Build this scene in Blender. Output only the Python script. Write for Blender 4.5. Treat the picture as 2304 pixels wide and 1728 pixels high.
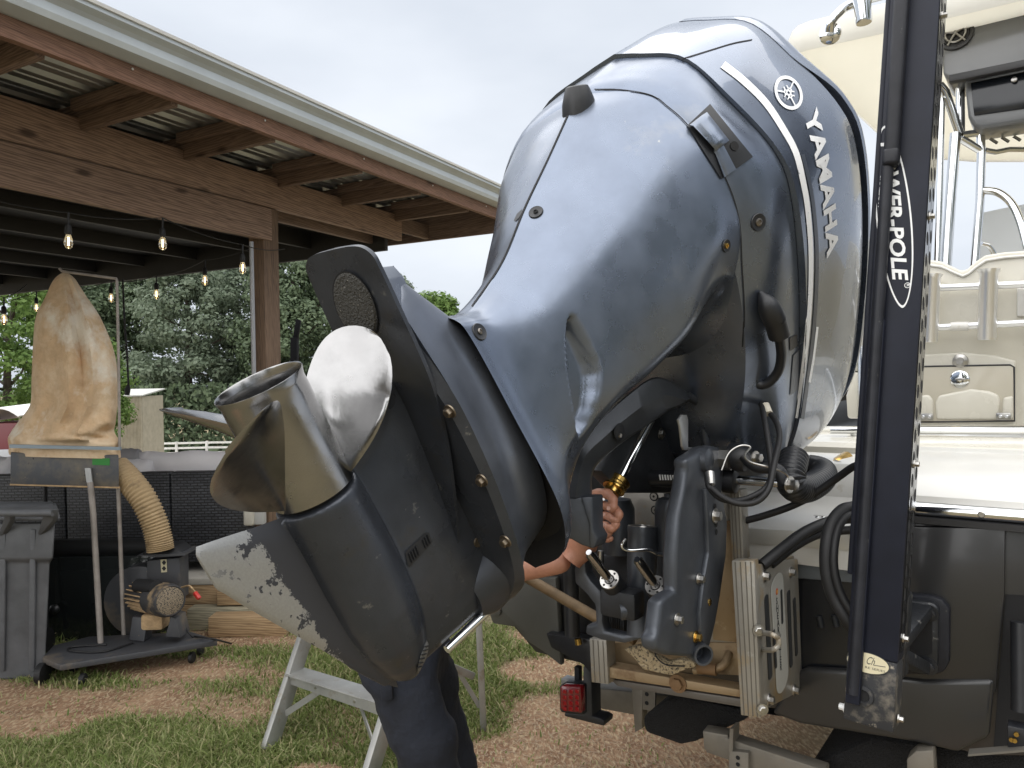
import bpy, bmesh, math, random
from mathutils import Vector, Matrix
from mathutils.bvhtree import BVHTree
R = math.radians
random.seed(7)
for o in list(bpy.data.objects): bpy.data.objects.remove(o)
SC = bpy.context.scene
COL = SC.collection

# ------------------------------------------------------------------ camera
FPX = 1700.0
PITCH, ROLL = R(0.5), R(1.0)
CAM = Vector((0, 0, 1.75))
F_ = Vector((0, math.cos(PITCH), -math.sin(PITCH)))
R0 = Vector((1, 0, 0)); U0 = Vector((0, math.sin(PITCH), math.cos(PITCH)))
R_ = R0*math.cos(ROLL) - U0*math.sin(ROLL)
U_ = R0*math.sin(ROLL) + U0*math.cos(ROLL)
cam = bpy.data.cameras.new('camera'); camo = bpy.data.objects.new('camera', cam); COL.objects.link(camo)
cam.sensor_width = 36.0; cam.lens = FPX/2304*36; cam.clip_start = 0.05; cam.clip_end = 2000
camo.matrix_world = Matrix(((R_.x, U_.x, -F_.x, CAM.x), (R_.y, U_.y, -F_.y, CAM.y), (R_.z, U_.z, -F_.z, CAM.z), (0, 0, 0, 1)))
SC.camera = camo
SC.render.resolution_x = 1024; SC.render.resolution_y = 768

# ------------------------------------------------------------------ sky, sun, exposure (overcast)
SUN_EL, SUN_AZ = R(66), R(-140)
world = bpy.data.worlds.new("World"); SC.world = world; world.use_nodes = True
nt = world.node_tree; nt.nodes.clear()
w_out = nt.nodes.new('ShaderNodeOutputWorld'); w_bg = nt.nodes.new('ShaderNodeBackground')
sky = nt.nodes.new('ShaderNodeTexSky'); sky.sky_type = 'NISHITA'; sky.sun_disc = False
sky.sun_elevation = SUN_EL; sky.sun_rotation = SUN_AZ; sky.air_density = 1.0; sky.dust_density = 3.0
tc = nt.nodes.new('ShaderNodeTexCoord'); mp = nt.nodes.new('ShaderNodeMapping'); mp.inputs['Scale'].default_value = (1.0, 1.0, 2.6)
no = nt.nodes.new('ShaderNodeTexNoise'); no.inputs['Scale'].default_value = 1.6; no.inputs['Detail'].default_value = 5; no.inputs['Roughness'].default_value = 0.5
cr = nt.nodes.new('ShaderNodeValToRGB')
cr.color_ramp.elements[0].position = 0.3; cr.color_ramp.elements[0].color = (5.3, 5.8, 6.6, 1)
cr.color_ramp.elements[1].position = 0.72; cr.color_ramp.elements[1].color = (7.9, 8.3, 8.9, 1)
mx = nt.nodes.new('ShaderNodeMixRGB'); mx.inputs[0].default_value = 0.93
L = nt.links.new
L(tc.outputs['Generated'], mp.inputs['Vector']); L(mp.outputs[0], no.inputs['Vector']); L(no.outputs['Fac'], cr.inputs[0])
L(sky.outputs[0], mx.inputs[1]); L(cr.outputs[0], mx.inputs[2]); L(mx.outputs[0], w_bg.inputs[0])
w_bg.inputs[1].default_value = 0.05; L(w_bg.outputs[0], w_out.inputs[0])
sun = bpy.data.lights.new('sun', 'SUN'); sun.energy = 2.35; sun.angle = R(130); sun.color = (1.0, 0.97, 0.93)
suno = bpy.data.objects.new('sun', sun); COL.objects.link(suno)
sd = Vector((math.sin(SUN_AZ)*math.cos(SUN_EL), math.cos(SUN_AZ)*math.cos(SUN_EL), math.sin(SUN_EL)))
suno.rotation_euler = sd.to_track_quat('Z', 'Y').to_euler()
SC.view_settings.view_transform = 'Standard'; SC.view_settings.look = 'None'
SC.view_settings.exposure = 1.3; SC.view_settings.gamma = 1.0
try: SC.cycles.use_denoising = True
except Exception: pass
SC.cycles.max_bounces = 6

# ------------------------------------------------------------------ pixel geometry (photo pixels, 2304 x 1728)
def ray(x, y): return F_ + R_*((x-1152)/FPX) - U_*((y-864)/FPX)
def P(x, y, d): return CAM + ray(x, y)*d
def hit(x, y, p0, n):
    d = ray(x, y); t = (Vector(p0)-CAM).dot(n)/d.dot(n); return CAM + d*t
def on_z(x, y, z): return hit(x, y, Vector((0, 0, z)), Vector((0, 0, 1)))

# boat frame: h forward, s to starboard, z up
BAZ = R(36)
HB = Vector((math.sin(BAZ), math.cos(BAZ), 0)); SB = Vector((math.cos(BAZ), -math.sin(BAZ), 0)); ZZ = Vector((0, 0, 1))
T0 = Vector((0.566, 2.18, 0))
def BW(h, s, z): return T0 + HB*h + SB*s + ZZ*z
def on_h(x, y, h): return hit(x, y, T0+HB*h, HB)
def on_s(x, y, s): return hit(x, y, T0+SB*s, SB)
# motor frame: a along the propeller shaft (aft), l down the leg, s to starboard
MAZ, TAU = R(44), R(62)
_H = Vector((math.sin(MAZ), math.cos(MAZ), 0))
MA = -_H*math.cos(TAU) + ZZ*math.sin(TAU); MLv = -_H*math.sin(TAU) - ZZ*math.cos(TAU); MS = Vector((math.cos(MAZ), -math.sin(MAZ), 0))
KM = 1.12/1.05
_O = P(582, 862, 1.05)
def MW(a, l, s): return CAM + (_O + MA*a + MLv*l + MS*s - CAM)*KM
def m_s(x, y, s):     # pixel -> motor plane s = const, returns world
    q = hit(x, y, _O + MS*s, MS); return CAM + (q-CAM)*KM
def m_l(x, y, l):
    q = hit(x, y, _O + MLv*l, MLv); return CAM + (q-CAM)*KM

# ------------------------------------------------------------------ materials
MATS = {}
def mat(name, col, rough=0.5, metal=0.0, coat=0.0, var=0.0, vscale=8.0, bump=0.0, bscale=60.0, coord='Object', stretch=(1, 1, 1),
        col2=None, spots=None, rvar=0.0, emit=None, trans=0.0, coatr=0.08, spec=0.5):
    if name in MATS: return MATS[name]
    m = bpy.data.materials.new(name); m.use_nodes = True; MATS[name] = m
    n = m.node_tree.nodes; l = m.node_tree.links.new
    b = n['Principled BSDF']
    b.inputs['Base Color'].default_value = (*col, 1); b.inputs['Roughness'].default_value = rough; b.inputs['Metallic'].default_value = metal
    b.inputs['Coat Weight'].default_value = coat; b.inputs['Coat Roughness'].default_value = coatr
    b.inputs['Specular IOR Level'].default_value = spec
    b.inputs['Transmission Weight'].default_value = trans
    if emit: b.inputs['Emission Color'].default_value = (*emit[0], 1); b.inputs['Emission Strength'].default_value = emit[1]
    if coord == 'lc':
        t = n.new('ShaderNodeAttribute'); t.attribute_name = 'lc'; vec = t.outputs['Vector']
    else:
        t = n.new('ShaderNodeTexCoord'); vec = t.outputs[coord]
    mp = n.new('ShaderNodeMapping'); mp.inputs['Scale'].default_value = stretch; l(vec, mp.inputs['Vector']); vec = mp.outputs[0]
    m['vec'] = 1
    last = None
    if var > 0 or col2:
        no = n.new('ShaderNodeTexNoise'); no.inputs['Scale'].default_value = vscale; no.inputs['Detail'].default_value = 6; no.inputs['Roughness'].default_value = 0.6
        l(vec, no.inputs['Vector'])
        r = n.new('ShaderNodeValToRGB'); r.color_ramp.elements[0].position = 0.32; r.color_ramp.elements[1].position = 0.68
        c2 = col2 if col2 else tuple(min(1, c*(1+var)) for c in col)
        c1 = col if col2 else tuple(c*(1-var) for c in col)
        r.color_ramp.elements[0].color = (*c1, 1); r.color_ramp.elements[1].color = (*c2, 1)
        l(no.outputs['Fac'], r.inputs[0]); last = r.outputs[0]
    if spots:   # list of (color, scale, threshold, softness)
        for i, (sc_, ss, th, so) in enumerate(spots):
            no = n.new('ShaderNodeTexNoise'); no.inputs['Scale'].default_value = ss; no.inputs['Detail'].default_value = 8; no.inputs['Roughness'].default_value = 0.65
            mp2 = n.new('ShaderNodeMapping'); mp2.inputs['Location'].default_value = (3.1*i+1.7, 5.3*i, 2.2); l(vec, mp2.inputs['Vector']); l(mp2.outputs[0], no.inputs['Vector'])
            r = n.new('ShaderNodeMapRange'); r.inputs['From Min'].default_value = th; r.inputs['From Max'].default_value = th+so; l(no.outputs['Fac'], r.inputs['Value'])
            mxx = n.new('ShaderNodeMixRGB'); l(r.outputs[0], mxx.inputs[0])
            if last: l(last, mxx.inputs[1])
            else: mxx.inputs[1].default_value = (*col, 1)
            mxx.inputs[2].default_value = (*sc_, 1); last = mxx.outputs[0]
    if last: l(last, b.inputs['Base Color'])
    if rvar > 0:
        no = n.new('ShaderNodeTexNoise'); no.inputs['Scale'].default_value = vscale*1.7; no.inputs['Detail'].default_value = 6; l(vec, no.inputs['Vector'])
        r = n.new('ShaderNodeMapRange'); r.inputs['From Min'].default_value = 0.3; r.inputs['From Max'].default_value = 0.7
        r.inputs['To Min'].default_value = max(0.02, rough-rvar); r.inputs['To Max'].default_value = min(1, rough+rvar); l(no.outputs['Fac'], r.inputs['Value']); l(r.outputs[0], b.inputs['Roughness'])
    if bump > 0:
        no = n.new('ShaderNodeTexNoise'); no.inputs['Scale'].default_value = bscale; no.inputs['Detail'].default_value = 5; l(vec, no.inputs['Vector'])
        bp = n.new('ShaderNodeBump'); bp.inputs['Strength'].default_value = bump; bp.inputs['Distance'].default_value = 0.02; l(no.outputs['Fac'], bp.inputs['Height']); l(bp.outputs[0], b.inputs['Normal'])
    return m

def wood(name, c1, c2, rough=0.75, ring=11.0, knots=True):
    """boards with grain along local x (attribute lc)"""
    m = bpy.data.materials.new(name); m.use_nodes = True; MATS[name] = m
    n = m.node_tree.nodes; l = m.node_tree.links.new; b = n['Principled BSDF']; b.inputs['Roughness'].default_value = rough
    t = n.new('ShaderNodeAttribute'); t.attribute_name = 'lc'
    mp = n.new('ShaderNodeMapping'); mp.inputs['Scale'].default_value = (0.9, 14, 14); l(t.outputs['Vector'], mp.inputs['Vector'])
    wv = n.new('ShaderNodeTexWave'); wv.wave_type = 'BANDS'; wv.bands_direction = 'DIAGONAL'; wv.inputs['Scale'].default_value = ring/4; wv.inputs['Distortion'].default_value = 9; wv.inputs['Detail'].default_value = 3; wv.inputs['Detail Scale'].default_value = 1.1
    l(mp.outputs[0], wv.inputs['Vector'])
    no = n.new('ShaderNodeTexNoise'); no.inputs['Scale'].default_value = 2.2; no.inputs['Detail'].default_value = 8; l(mp.outputs[0], no.inputs['Vector'])
    mp3 = n.new('ShaderNodeMapping'); mp3.inputs['Scale'].default_value = (2, 120, 120); l(t.outputs['Vector'], mp3.inputs['Vector'])
    fn = n.new('ShaderNodeTexNoise'); fn.inputs['Scale'].default_value = 1.0; fn.inputs['Detail'].default_value = 4; l(mp3.outputs[0], fn.inputs['Vector'])
    a1 = n.new('ShaderNodeMath'); a1.operation = 'MULTIPLY_ADD'; a1.inputs[1].default_value = 0.33; l(wv.outputs['Fac'], a1.inputs[0])
    a0 = n.new('ShaderNodeMath'); a0.operation = 'MULTIPLY'; a0.inputs[1].default_value = 0.42; l(no.outputs['Fac'], a0.inputs[0]); l(a0.outputs[0], a1.inputs[2])
    a2 = n.new('ShaderNodeMath'); a2.operation = 'MULTIPLY_ADD'; a2.inputs[1].default_value = 0.52; l(fn.outputs['Fac'], a2.inputs[0]); l(a1.outputs[0], a2.inputs[2])
    r = n.new('ShaderNodeValToRGB'); r.color_ramp.elements[0].position = 0.33; r.color_ramp.elements[1].position = 0.8
    r.color_ramp.elements[0].color = (*c1, 1); r.color_ramp.elements[1].color = (*c2, 1); l(a2.outputs[0], r.inputs[0]); last = r.outputs[0]
    if knots:
        mp2 = n.new('ShaderNodeMapping'); mp2.inputs['Scale'].default_value = (2.2, 6, 6); l(t.outputs['Vector'], mp2.inputs['Vector'])
        vo = n.new('ShaderNodeTexVoronoi'); vo.inputs['Scale'].default_value = 1.0; l(mp2.outputs[0], vo.inputs['Vector'])
        k = n.new('ShaderNodeMapRange'); k.inputs['From Min'].default_value = 0.07; k.inputs['From Max'].default_value = 0.16; k.inputs['To Min'].default_value = 0.85; k.inputs['To Max'].default_value = 0.0; l(vo.outputs['Distance'], k.inputs['Value'])
        mk = n.new('ShaderNodeMixRGB'); l(k.outputs[0], mk.inputs[0]); l(last, mk.inputs[1]); mk.inputs[2].default_value = (c1[0]*0.35, c1[1]*0.3, c1[2]*0.28, 1); last = mk.outputs[0]
    l(last, b.inputs['Base Color'])
    bp = n.new('ShaderNodeBump'); bp.inputs['Strength'].default_value = 0.25; bp.inputs['Distance'].default_value = 0.01; l(a2.outputs[0], bp.inputs['Height']); l(bp.outputs[0], b.inputs['Normal'])
    return m

# ------------------------------------------------------------------ mesh builder
def catmull(pts, n=8, closed=False):
    pts = [Vector(p) for p in pts]; out = []; N = len(pts)
    if N < 3: 
        return [pts[0].lerp(pts[-1], i/n) for i in range(n+1)]
    rng = range(N if closed else N-1)
    for i in rng:
        p1, p2 = pts[i], pts[(i+1) % N]
        p0 = pts[i-1] if (i > 0 or closed) else p1*2-p2
        p3 = pts[(i+2) % N] if (i+2 < N or closed) else p2*2-p1
        for k in range(n):
            t = k/n
            out.append(0.5*((2*p1) + (p2-p0)*t + (2*p0-5*p1+4*p2-p3)*t*t + (3*p1-p0-3*p2+p3)*t**3))
    if not closed: out.append(pts[-1].copy())
    return out

class MB:
    def __init__(s): s.v = []; s.f = []; s.lc = []; s.fm = []; s.mi = 0
    def add(s, vs, fs, lc=None):
        b = len(s.v); s.v += [Vector(q) for q in vs]; s.f += [tuple(i+b for i in f) for f in fs]
        s.lc += list(lc) if lc else [tuple(q) for q in vs]; s.fm += [s.mi]*len(fs); return s
    def box(s, c, X, Y, Z, hx, hy, hz, off=(0, 0, 0)):
        c = Vector(c); vs = []; lc = []
        for i in (-1, 1):
            for j in (-1, 1):
                for k in (-1, 1):
                    vs.append(c + X*(i*hx) + Y*(j*hy) + Z*(k*hz)); lc.append((i*hx+off[0], j*hy+off[1], k*hz+off[2]))
        return s.add(vs, [(0, 1, 3, 2), (4, 6, 7, 5), (0, 4, 5, 1), (2, 3, 7, 6), (0, 2, 6, 4), (1, 5, 7, 3)], lc)
    def bar(s, p, q, w, h, up=ZZ, off=None):
        """rectangular bar from p to q, w across, h along up"""
        p = Vector(p); q = Vector(q); X = (q-p).normalized(); Y = Vector(up).cross(X).normalized(); Z = X.cross(Y)
        o = off if off else (random.uniform(0, 40), random.uniform(0, 9), random.uniform(0, 9))
        return s.box((p+q)/2, X, Y, Z, (q-p).length/2, w/2, h/2, o)
    def prism(s, pts, vec):
        n = len(pts); pts = [Vector(q) for q in pts]; vec = Vector(vec)
        return s.add(pts+[q+vec for q in pts], [tuple(range(n))[::-1], tuple(range(n, 2*n))]+[(i, (i+1) % n, n+(i+1) % n, n+i) for i in range(n)])
    def tube(s, path, r, n=10, cap=True, squash=None):
        path = [Vector(q) for q in path]; N = len(path); rs = r if isinstance(r, (list, tuple)) else [r]*N
        T = (path[1]-path[0]).normalized(); up = Vector((0, 0, 1)) if abs(T.z) < 0.9 else Vector((1, 0, 0))
        X = T.cross(up).normalized(); vs = []; lc = []; ln = 0.0
        for i in range(N):
            a = path[max(0, i-1)]; b = path[min(N-1, i+1)]; T = (b-a).normalized() if (b-a).length > 1e-9 else T
            X = (X - T*X.dot(T)).normalized(); Y = T.cross(X)
            if i: ln += (path[i]-path[i-1]).length
            for k in range(n):
                t = 2*math.pi*k/n; vs.append(path[i] + (X*math.cos(t)+Y*math.sin(t))*rs[i]); lc.append((ln, math.cos(t)*rs[i], math.sin(t)*rs[i]))
        fs = [(i*n+k, i*n+(k+1) % n, (i+1)*n+(k+1) % n, (i+1)*n+k) for i in range(N-1) for k in range(n)]
        if cap: fs += [tuple(range(n))[::-1], tuple(range((N-1)*n, N*n))]
        return s.add(vs, fs, lc)
    def lathe(s, o, axis, prof, n=24, cap0=True, cap1=True):
        """prof: list of (axial, radius)"""
        o = Vector(o); T = Vector(axis).normalized(); up = Vector((0, 0, 1)) if abs(T.z) < 0.9 else Vector((1, 0, 0)); X = T.cross(up).normalized(); Y = T.cross(X)
        vs = []
        for (a, r) in prof:
            for k in range(n):
                t = 2*math.pi*k/n; vs.append(o + T*a + (X*math.cos(t)+Y*math.sin(t))*max(r, 1e-5))
        N = len(prof); fs = [(i*n+k, i*n+(k+1) % n, (i+1)*n+(k+1) % n, (i+1)*n+k) for i in range(N-1) for k in range(n)]
        if cap0: fs.append(tuple(range(n))[::-1])
        if cap1: fs.append(tuple(range((N-1)*n, N*n)))
        return s.add(vs, fs)
    def grid(s, rows, closeu=False, lc=None):
        m = len(rows[0]); N = len(rows); vs = [q for r_ in rows for q in r_]
        mm = m if closeu else m-1
        fs = [(i*m+k, i*m+(k+1) % m, (i+1)*m+(k+1) % m, (i+1)*m+k) for i in range(N-1) for k in range(mm)]
        return s.add(vs, fs, lc)
    def build(s, name, m, parent=None, smooth=True, ang=38, bevel=0.0, seg=2, weld=False, remesh=0.0, relax=0, kind=None, rootless=False, solid=0.0, subdiv=0):
        me = bpy.data.meshes.new(name)
        root = parent
        while root is not None and root.parent is not None: root = root.parent
        off = root.location if (root is not None) else Vector((0, 0, 0))
        me.from_pydata([q-off for q in s.v], [], s.f)
        at = me.attributes.new('lc', 'FLOAT_VECTOR', 'POINT'); at.data.foreach_set('vector', [c for q in s.lc for c in q])
        mlist = m if isinstance(m, (list, tuple)) else [m]
        for q in mlist: me.materials.append(q)
        if len(mlist) > 1: me.polygons.foreach_set('material_index', s.fm)
        bm = bmesh.new(); bm.from_mesh(me)
        if weld: bmesh.ops.remove_doubles(bm, verts=bm.verts, dist=1e-5)
        bmesh.ops.recalc_face_normals(bm, faces=bm.faces)
        if bevel > 0:
            ed = [e for e in bm.edges if len(e.link_faces) == 2 and e.calc_face_angle(0) > R(30)]
            bmesh.ops.bevel(bm, geom=ed, offset=bevel, segments=seg, affect='EDGES', profile=0.5, clamp_overlap=True)
        bm.to_mesh(me); bm.free()
        o = bpy.data.objects.new(name, me); COL.objects.link(o)
        if parent is not None: o.parent = parent
        if remesh > 0 or subdiv or solid:
            if solid: 
                md = o.modifiers.new('t', 'SOLIDIFY'); md.thickness = solid; md.offset = 0
            if remesh > 0:
                md = o.modifiers.new('r', 'REMESH'); md.mode = 'VOXEL'; md.voxel_size = remesh
                if relax: md = o.modifiers.new('s', 'SMOOTH'); md.iterations = relax; md.factor = 0.5
            if subdiv: md = o.modifiers.new('d', 'SUBSURF'); md.levels = subdiv; md.render_levels = subdiv
            dg = bpy.context.evaluated_depsgraph_get(); m2 = bpy.data.meshes.new_from_object(o.evaluated_get(dg)); o.modifiers.clear()
            old = o.data; o.data = m2; bpy.data.meshes.remove(old); m2.name = name; me = m2
            if not me.materials:
                for q in mlist: me.materials.append(q)
        if smooth:
            me.polygons.foreach_set('use_smooth', [True]*len(me.polygons)); me.set_sharp_from_angle(angle=R(ang))
        me.update()
        if kind: o['kind'] = kind
        return o

def thing(name, label, cat, loc=(0, 0, 0), group=None):
    o = bpy.data.objects.new(name, None); COL.objects.link(o); o.location = Vector(loc); o.empty_display_size = 0.1
    o['label'] = label; o['category'] = cat
    if group: o['group'] = group
    return o
def tag(o, label=None, cat=None, group=None, kind=None):
    if label: o['label'] = label
    if cat: o['category'] = cat
    if group: o['group'] = group
    if kind: o['kind'] = kind
    return o
def copy_tree(o, loc, rz=0.0, label=None, parent=None):
    c = o.copy(); COL.objects.link(c)
    if parent is None:
        c.location = loc; c.rotation_euler = (0, 0, rz)
        if label: c['label'] = label
    else: c.parent = parent
    for ch in list(o.children): copy_tree(ch, None, 0, None, c)
    return c
def text_geo(txt, size=1.0, bold=0.0, shear=0.0, spacing=1.0, cuts=0):
    cu = bpy.data.curves.new('t', 'FONT'); cu.body = txt; cu.size = size; cu.offset = bold; cu.shear = shear; cu.space_character = spacing; cu.resolution_u = 3
    ob = bpy.data.objects.new('t', cu); COL.objects.link(ob); dg = bpy.context.evaluated_depsgraph_get()
    me = bpy.data.meshes.new_from_object(ob.evaluated_get(dg)); bpy.data.objects.remove(ob); bpy.data.curves.remove(cu)
    bm = bmesh.new(); bm.from_mesh(me); bmesh.ops.triangulate(bm, faces=bm.faces)
    for _ in range(cuts): bmesh.ops.subdivide_edges(bm, edges=[e for e in bm.edges if e.calc_length() > size*0.2], cuts=1, use_grid_fill=False); bmesh.ops.triangulate(bm, faces=bm.faces)
    vs = [v.co.copy() for v in bm.verts]; bm.verts.index_update(); fs = [tuple(v.index for v in f.verts) for f in bm.faces]; bm.free(); bpy.data.meshes.remove(me)
    x0 = min(v.x for v in vs); x1 = max(v.x for v in vs); y0 = min(v.y for v in vs); y1 = max(v.y for v in vs)
    return vs, fs, (x0, x1, y0, y1)
def lerp(a, b, t): return a+(b-a)*t
# ================================================================== OUTBOARD MOTOR
M_paint = mat('motor_paint_satin', (0.160, 0.188, 0.243), 0.30, 0.82, coat=0.25, coatr=0.15, var=0.08, vscale=9, rvar=0.08, bump=0.02, bscale=1100, spots=[((0.22, 0.235, 0.26), 6, 0.60, 0.18), ((0.33, 0.335, 0.335), 42, 0.70, 0.05)])
M_gloss = mat('motor_paint_gloss', (0.155, 0.184, 0.24), 0.27, 0.82, coat=0.6, coatr=0.03, var=0.05, vscale=6, rvar=0.05)
M_gear = mat('gearcase_paint', (0.046, 0.051, 0.062), 0.33, 0.45, var=0.22, vscale=7, rvar=0.12, bump=0.04, bscale=300, spots=[((0.16, 0.16, 0.155), 26, 0.65, 0.07), ((0.055, 0.05, 0.044), 9, 0.58, 0.14), ((0.24, 0.24, 0.235), 110, 0.70, 0.03)])
M_cast = mat('bracket_casting', (0.068, 0.075, 0.088), 0.38, 0.45, var=0.2, vscale=10, bump=0.03, bscale=200)
M_black = mat('black_plastic', (0.012, 0.013, 0.016), 0.42, var=0.3, vscale=20)
M_gap = mat('seam_shadow_rubber', (0.006, 0.006, 0.007), 0.8)
M_decal = mat('silver_decal', (0.82, 0.83, 0.84), 0.5, 0.0, spots=[((0.2, 0.22, 0.26), 60, 0.66, 0.03)])
M_decal2 = mat('white_print', (0.75, 0.76, 0.76), 0.5)
M_stain = mat('stainless_steel', (0.285, 0.283, 0.283), 0.20, 1.0, var=0.10, vscale=14, rvar=0.09, bump=0.012, bscale=120, spots=[((0.16, 0.14, 0.12), 55, 0.69, 0.05)])
M_chrome = mat('polished_chrome', (0.72, 0.735, 0.75), 0.09, 1.0)
M_steel = mat('grey_steel_bolt', (0.42, 0.41, 0.39), 0.32, 1.0, var=0.2, vscale=60)
M_brass = mat('brass', (0.50, 0.33, 0.10), 0.25, 1.0, var=0.2, vscale=40)
M_anode = mat('rough_anode', (0.07, 0.068, 0.062), 0.75, 0.2, bump=0.9, bscale=220, spots=[((0.3, 0.29, 0.25), 160, 0.62, 0.05)])

motor = thing('outboard_motor', 'large grey outboard motor tilted up on the stern with its steel propeller raised', 'outboard motor', MW(-0.6, -0.7, 0))

def resample(pts, n):
    """pts: list of (a,s) from aft middle to front middle -> n points evenly along a spline"""
    c = catmull([Vector((p[0], p[1], 0)) for p in pts], 12)
    d = [0.0]
    for i in range(1, len(c)): d.append(d[-1]+(c[i]-c[i-1]).length)
    out = []; j = 0
    for k in range(n):
        t = d[-1]*k/(n-1)
        while j < len(d)-2 and d[j+1] < t: j += 1
        f = (t-d[j])/max(1e-9, d[j+1]-d[j]); q = c[j].lerp(c[j+1], min(1, max(0, f))); out.append((q.x, max(0.0, q.y)))
    return out
def loft(levels, nu=34, sub=6):
    """levels: [(l, [(a,s)...])] -> rows of (a,l,s) half sections, spline along l"""
    ls = [lv[0] for lv in levels]; secs = [resample(lv[1], nu) for lv in levels]
    rows = []
    cols = [catmull([Vector((secs[i][k][0], secs[i][k][1], ls[i])) for i in range(len(levels))], sub) for k in range(nu)]
    for i in range(len(cols[0])): rows.append([(cols[k][i].x, cols[k][i].z, max(0.0, cols[k][i].y)) for k in range(nu)])
    return rows
def mirror_rows(rows):
    out = []
    for r_ in rows:
        full = [MW(*q) for q in r_] + [MW(q[0], q[1], -q[2]*(1+0.42*max(0.0, min(1.0, (-0.55-q[1])/0.4)))) for q in r_[-2:0:-1]]
        out.append(full)
    return out
def lofted(levels, name, m, parent, nu=34, sub=6, cap0=True, cap1=True, ang=40, **kw):
    rows = mirror_rows(loft(levels, nu, sub)); b = MB(); b.grid(rows, closeu=True)
    n = len(rows[0])
    if cap0: b.add(rows[0], [tuple(range(n))])
    if cap1: b.add(rows[-1], [tuple(range(n))])
    return b.build(name, m, parent, ang=ang, weld=True, **kw), rows

# --- apron (the tapering lower cowling)
APR = [
 (-0.325, [(-0.055, 0), (-0.062, 0.055), (-0.10, 0.078), (-0.245, 0.104), (-0.40, 0.128), (-0.485, 0.117), (-0.545, 0.08), (-0.588, 0)]),
 (-0.36, [(-0.068, 0), (-0.075, 0.05), (-0.11, 0.074), (-0.245, 0.10), (-0.38, 0.121), (-0.47, 0.111), (-0.53, 0.078), (-0.57, 0)]),
 (-0.42, [(-0.080, 0), (-0.088, 0.045), (-0.12, 0.075), (-0.24, 0.108), (-0.335, 0.123), (-0.37, 0.112), (-0.42, 0.09), (-0.47, 0.06), (-0.50, 0)]),
 (-0.53, [(-0.038, 0), (-0.066, 0.06), (-0.115, 0.108), (-0.23, 0.142), (-0.30, 0.156), (-0.335, 0.148), (-0.36, 0.115), (-0.375, 0.06), (-0.38, 0)]),
 (-0.637, [(0.027, 0), (-0.01, 0.08), (-0.07, 0.14), (-0.20, 0.180), (-0.285, 0.186), (-0.325, 0.172), (-0.35, 0.13), (-0.362, 0.06), (-0.365, 0)]),
 (-0.743, [(0.087, 0), (0.042, 0.10), (-0.03, 0.172), (-0.17, 0.217), (-0.255, 0.222), (-0.298, 0.205), (-0.33, 0.16), (-0.35, 0.08), (-0.355, 0)]),
 (-0.865, [(0.153, 0), (0.118, 0.10), (0.035, 0.197), (-0.13, 0.25), (-0.215, 0.243), (-0.262, 0.218), (-0.32, 0.16), (-0.38, 0.09), (-0.40, 0)]),
 (-0.94, [(0.172, 0), (0.154, 0.085), (0.126, 0.15), (0.062, 0.206), (-0.015, 0.243), (-0.15, 0.264), (-0.25, 0.248), (-0.34, 0.228), (-0.43, 0.2), (-0.47, 0.10), (-0.48, 0)]),
]
SCAL = [(1278, 718), (1284, 711), (1294, 714), (1310, 740), (1328, 775), (1345, 815), (1351, 840), (1350, 880), (1342, 920), (1325, 955), (1305, 982), (1299, 970), (1293, 920), (1285, 870), (1278, 820), (1275, 760)]
def inside(px, py, poly):
    c = False; dmin = 1e9; n = len(poly)
    for i in range(n):
        x1, y1 = poly[i]; x2, y2 = poly[(i+1) % n]
        if (y1 > py) != (y2 > py) and px < (x2-x1)*(py-y1)/(y2-y1)+x1: c = not c
        t = max(0, min(1, ((px-x1)*(x2-x1)+(py-y1)*(y2-y1))/((x2-x1)**2+(y2-y1)**2))); dmin = min(dmin, math.hypot(px-x1-t*(x2-x1), py-y1-t*(y2-y1)))
    return dmin if c else -dmin
smooth_ = lambda t: (lambda q: q*q*(3-2*q))(max(0.0, min(1.0, t)))
_h = loft(APR, 140, 22); _rows = mirror_rows(_h); _ai = len(_h[0])
for _r in _rows:
    for _k in range(1, _ai-1):
        v_ = _r[_k]-CAM; d_ = v_.dot(F_); x_ = 1152+FPX*v_.dot(R_)/d_; y_ = 864-FPX*v_.dot(U_)/d_; e_ = inside(x_, y_, SCAL)
        if e_ > -6: _r[_k] = _r[_k] - MS*0.030*smooth_((e_+3)/17)
_b = MB(); _b.grid(_rows, closeu=True); apron = _b.build('apron', M_paint, motor, ang=45, weld=True)
# hollow underside lip of the apron
b = MB(); r0 = mirror_rows(loft(APR, 48, 8))[0]; c0 = MW(-0.3, -0.345, 0); r1 = [q.lerp(c0, 0.14) + (-MLv)*0.03 for q in r0]
b.grid([r0, r1], closeu=True); b.add(r1, [tuple(range(len(r1)))]); b.build('apron_lining', M_gap, apron)

# --- band between apron and cowl, with the pan underneath
BAND = [
 (-0.905, [(0.10, 0), (0.09, 0.08), (0.06, 0.15), (0.0, 0.20), (-0.13, 0.235), (-0.30, 0.24), (-0.50, 0.20), (-0.66, 0.12), (-0.70, 0)]),
 (-0.947, [(0.174, 0), (0.157, 0.087), (0.129, 0.152), (0.066, 0.209), (-0.011, 0.247), (-0.15, 0.272), (-0.31, 0.265), (-0.52, 0.215), (-0.68, 0.15), (-0.79, 0.13), (-0.82, 0)]),
 (-1.0, [(0.195, 0), (0.178, 0.09), (0.148, 0.157), (0.075, 0.226), (-0.02, 0.275), (-0.15, 0.297), (-0.31, 0.285), (-0.53, 0.240), (-0.69, 0.20), (-0.80, 0.16), (-0.835, 0)]),
 (-1.075, [(0.215, 0), (0.20, 0.06), (0.163, 0.158), (0.06, 0.231), (-0.049, 0.295), (-0.14, 0.313), (-0.313, 0.294), (-0.53, 0.250), (-0.725, 0.195), (-0.835, 0.11), (-0.86, 0)]),
]
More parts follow.
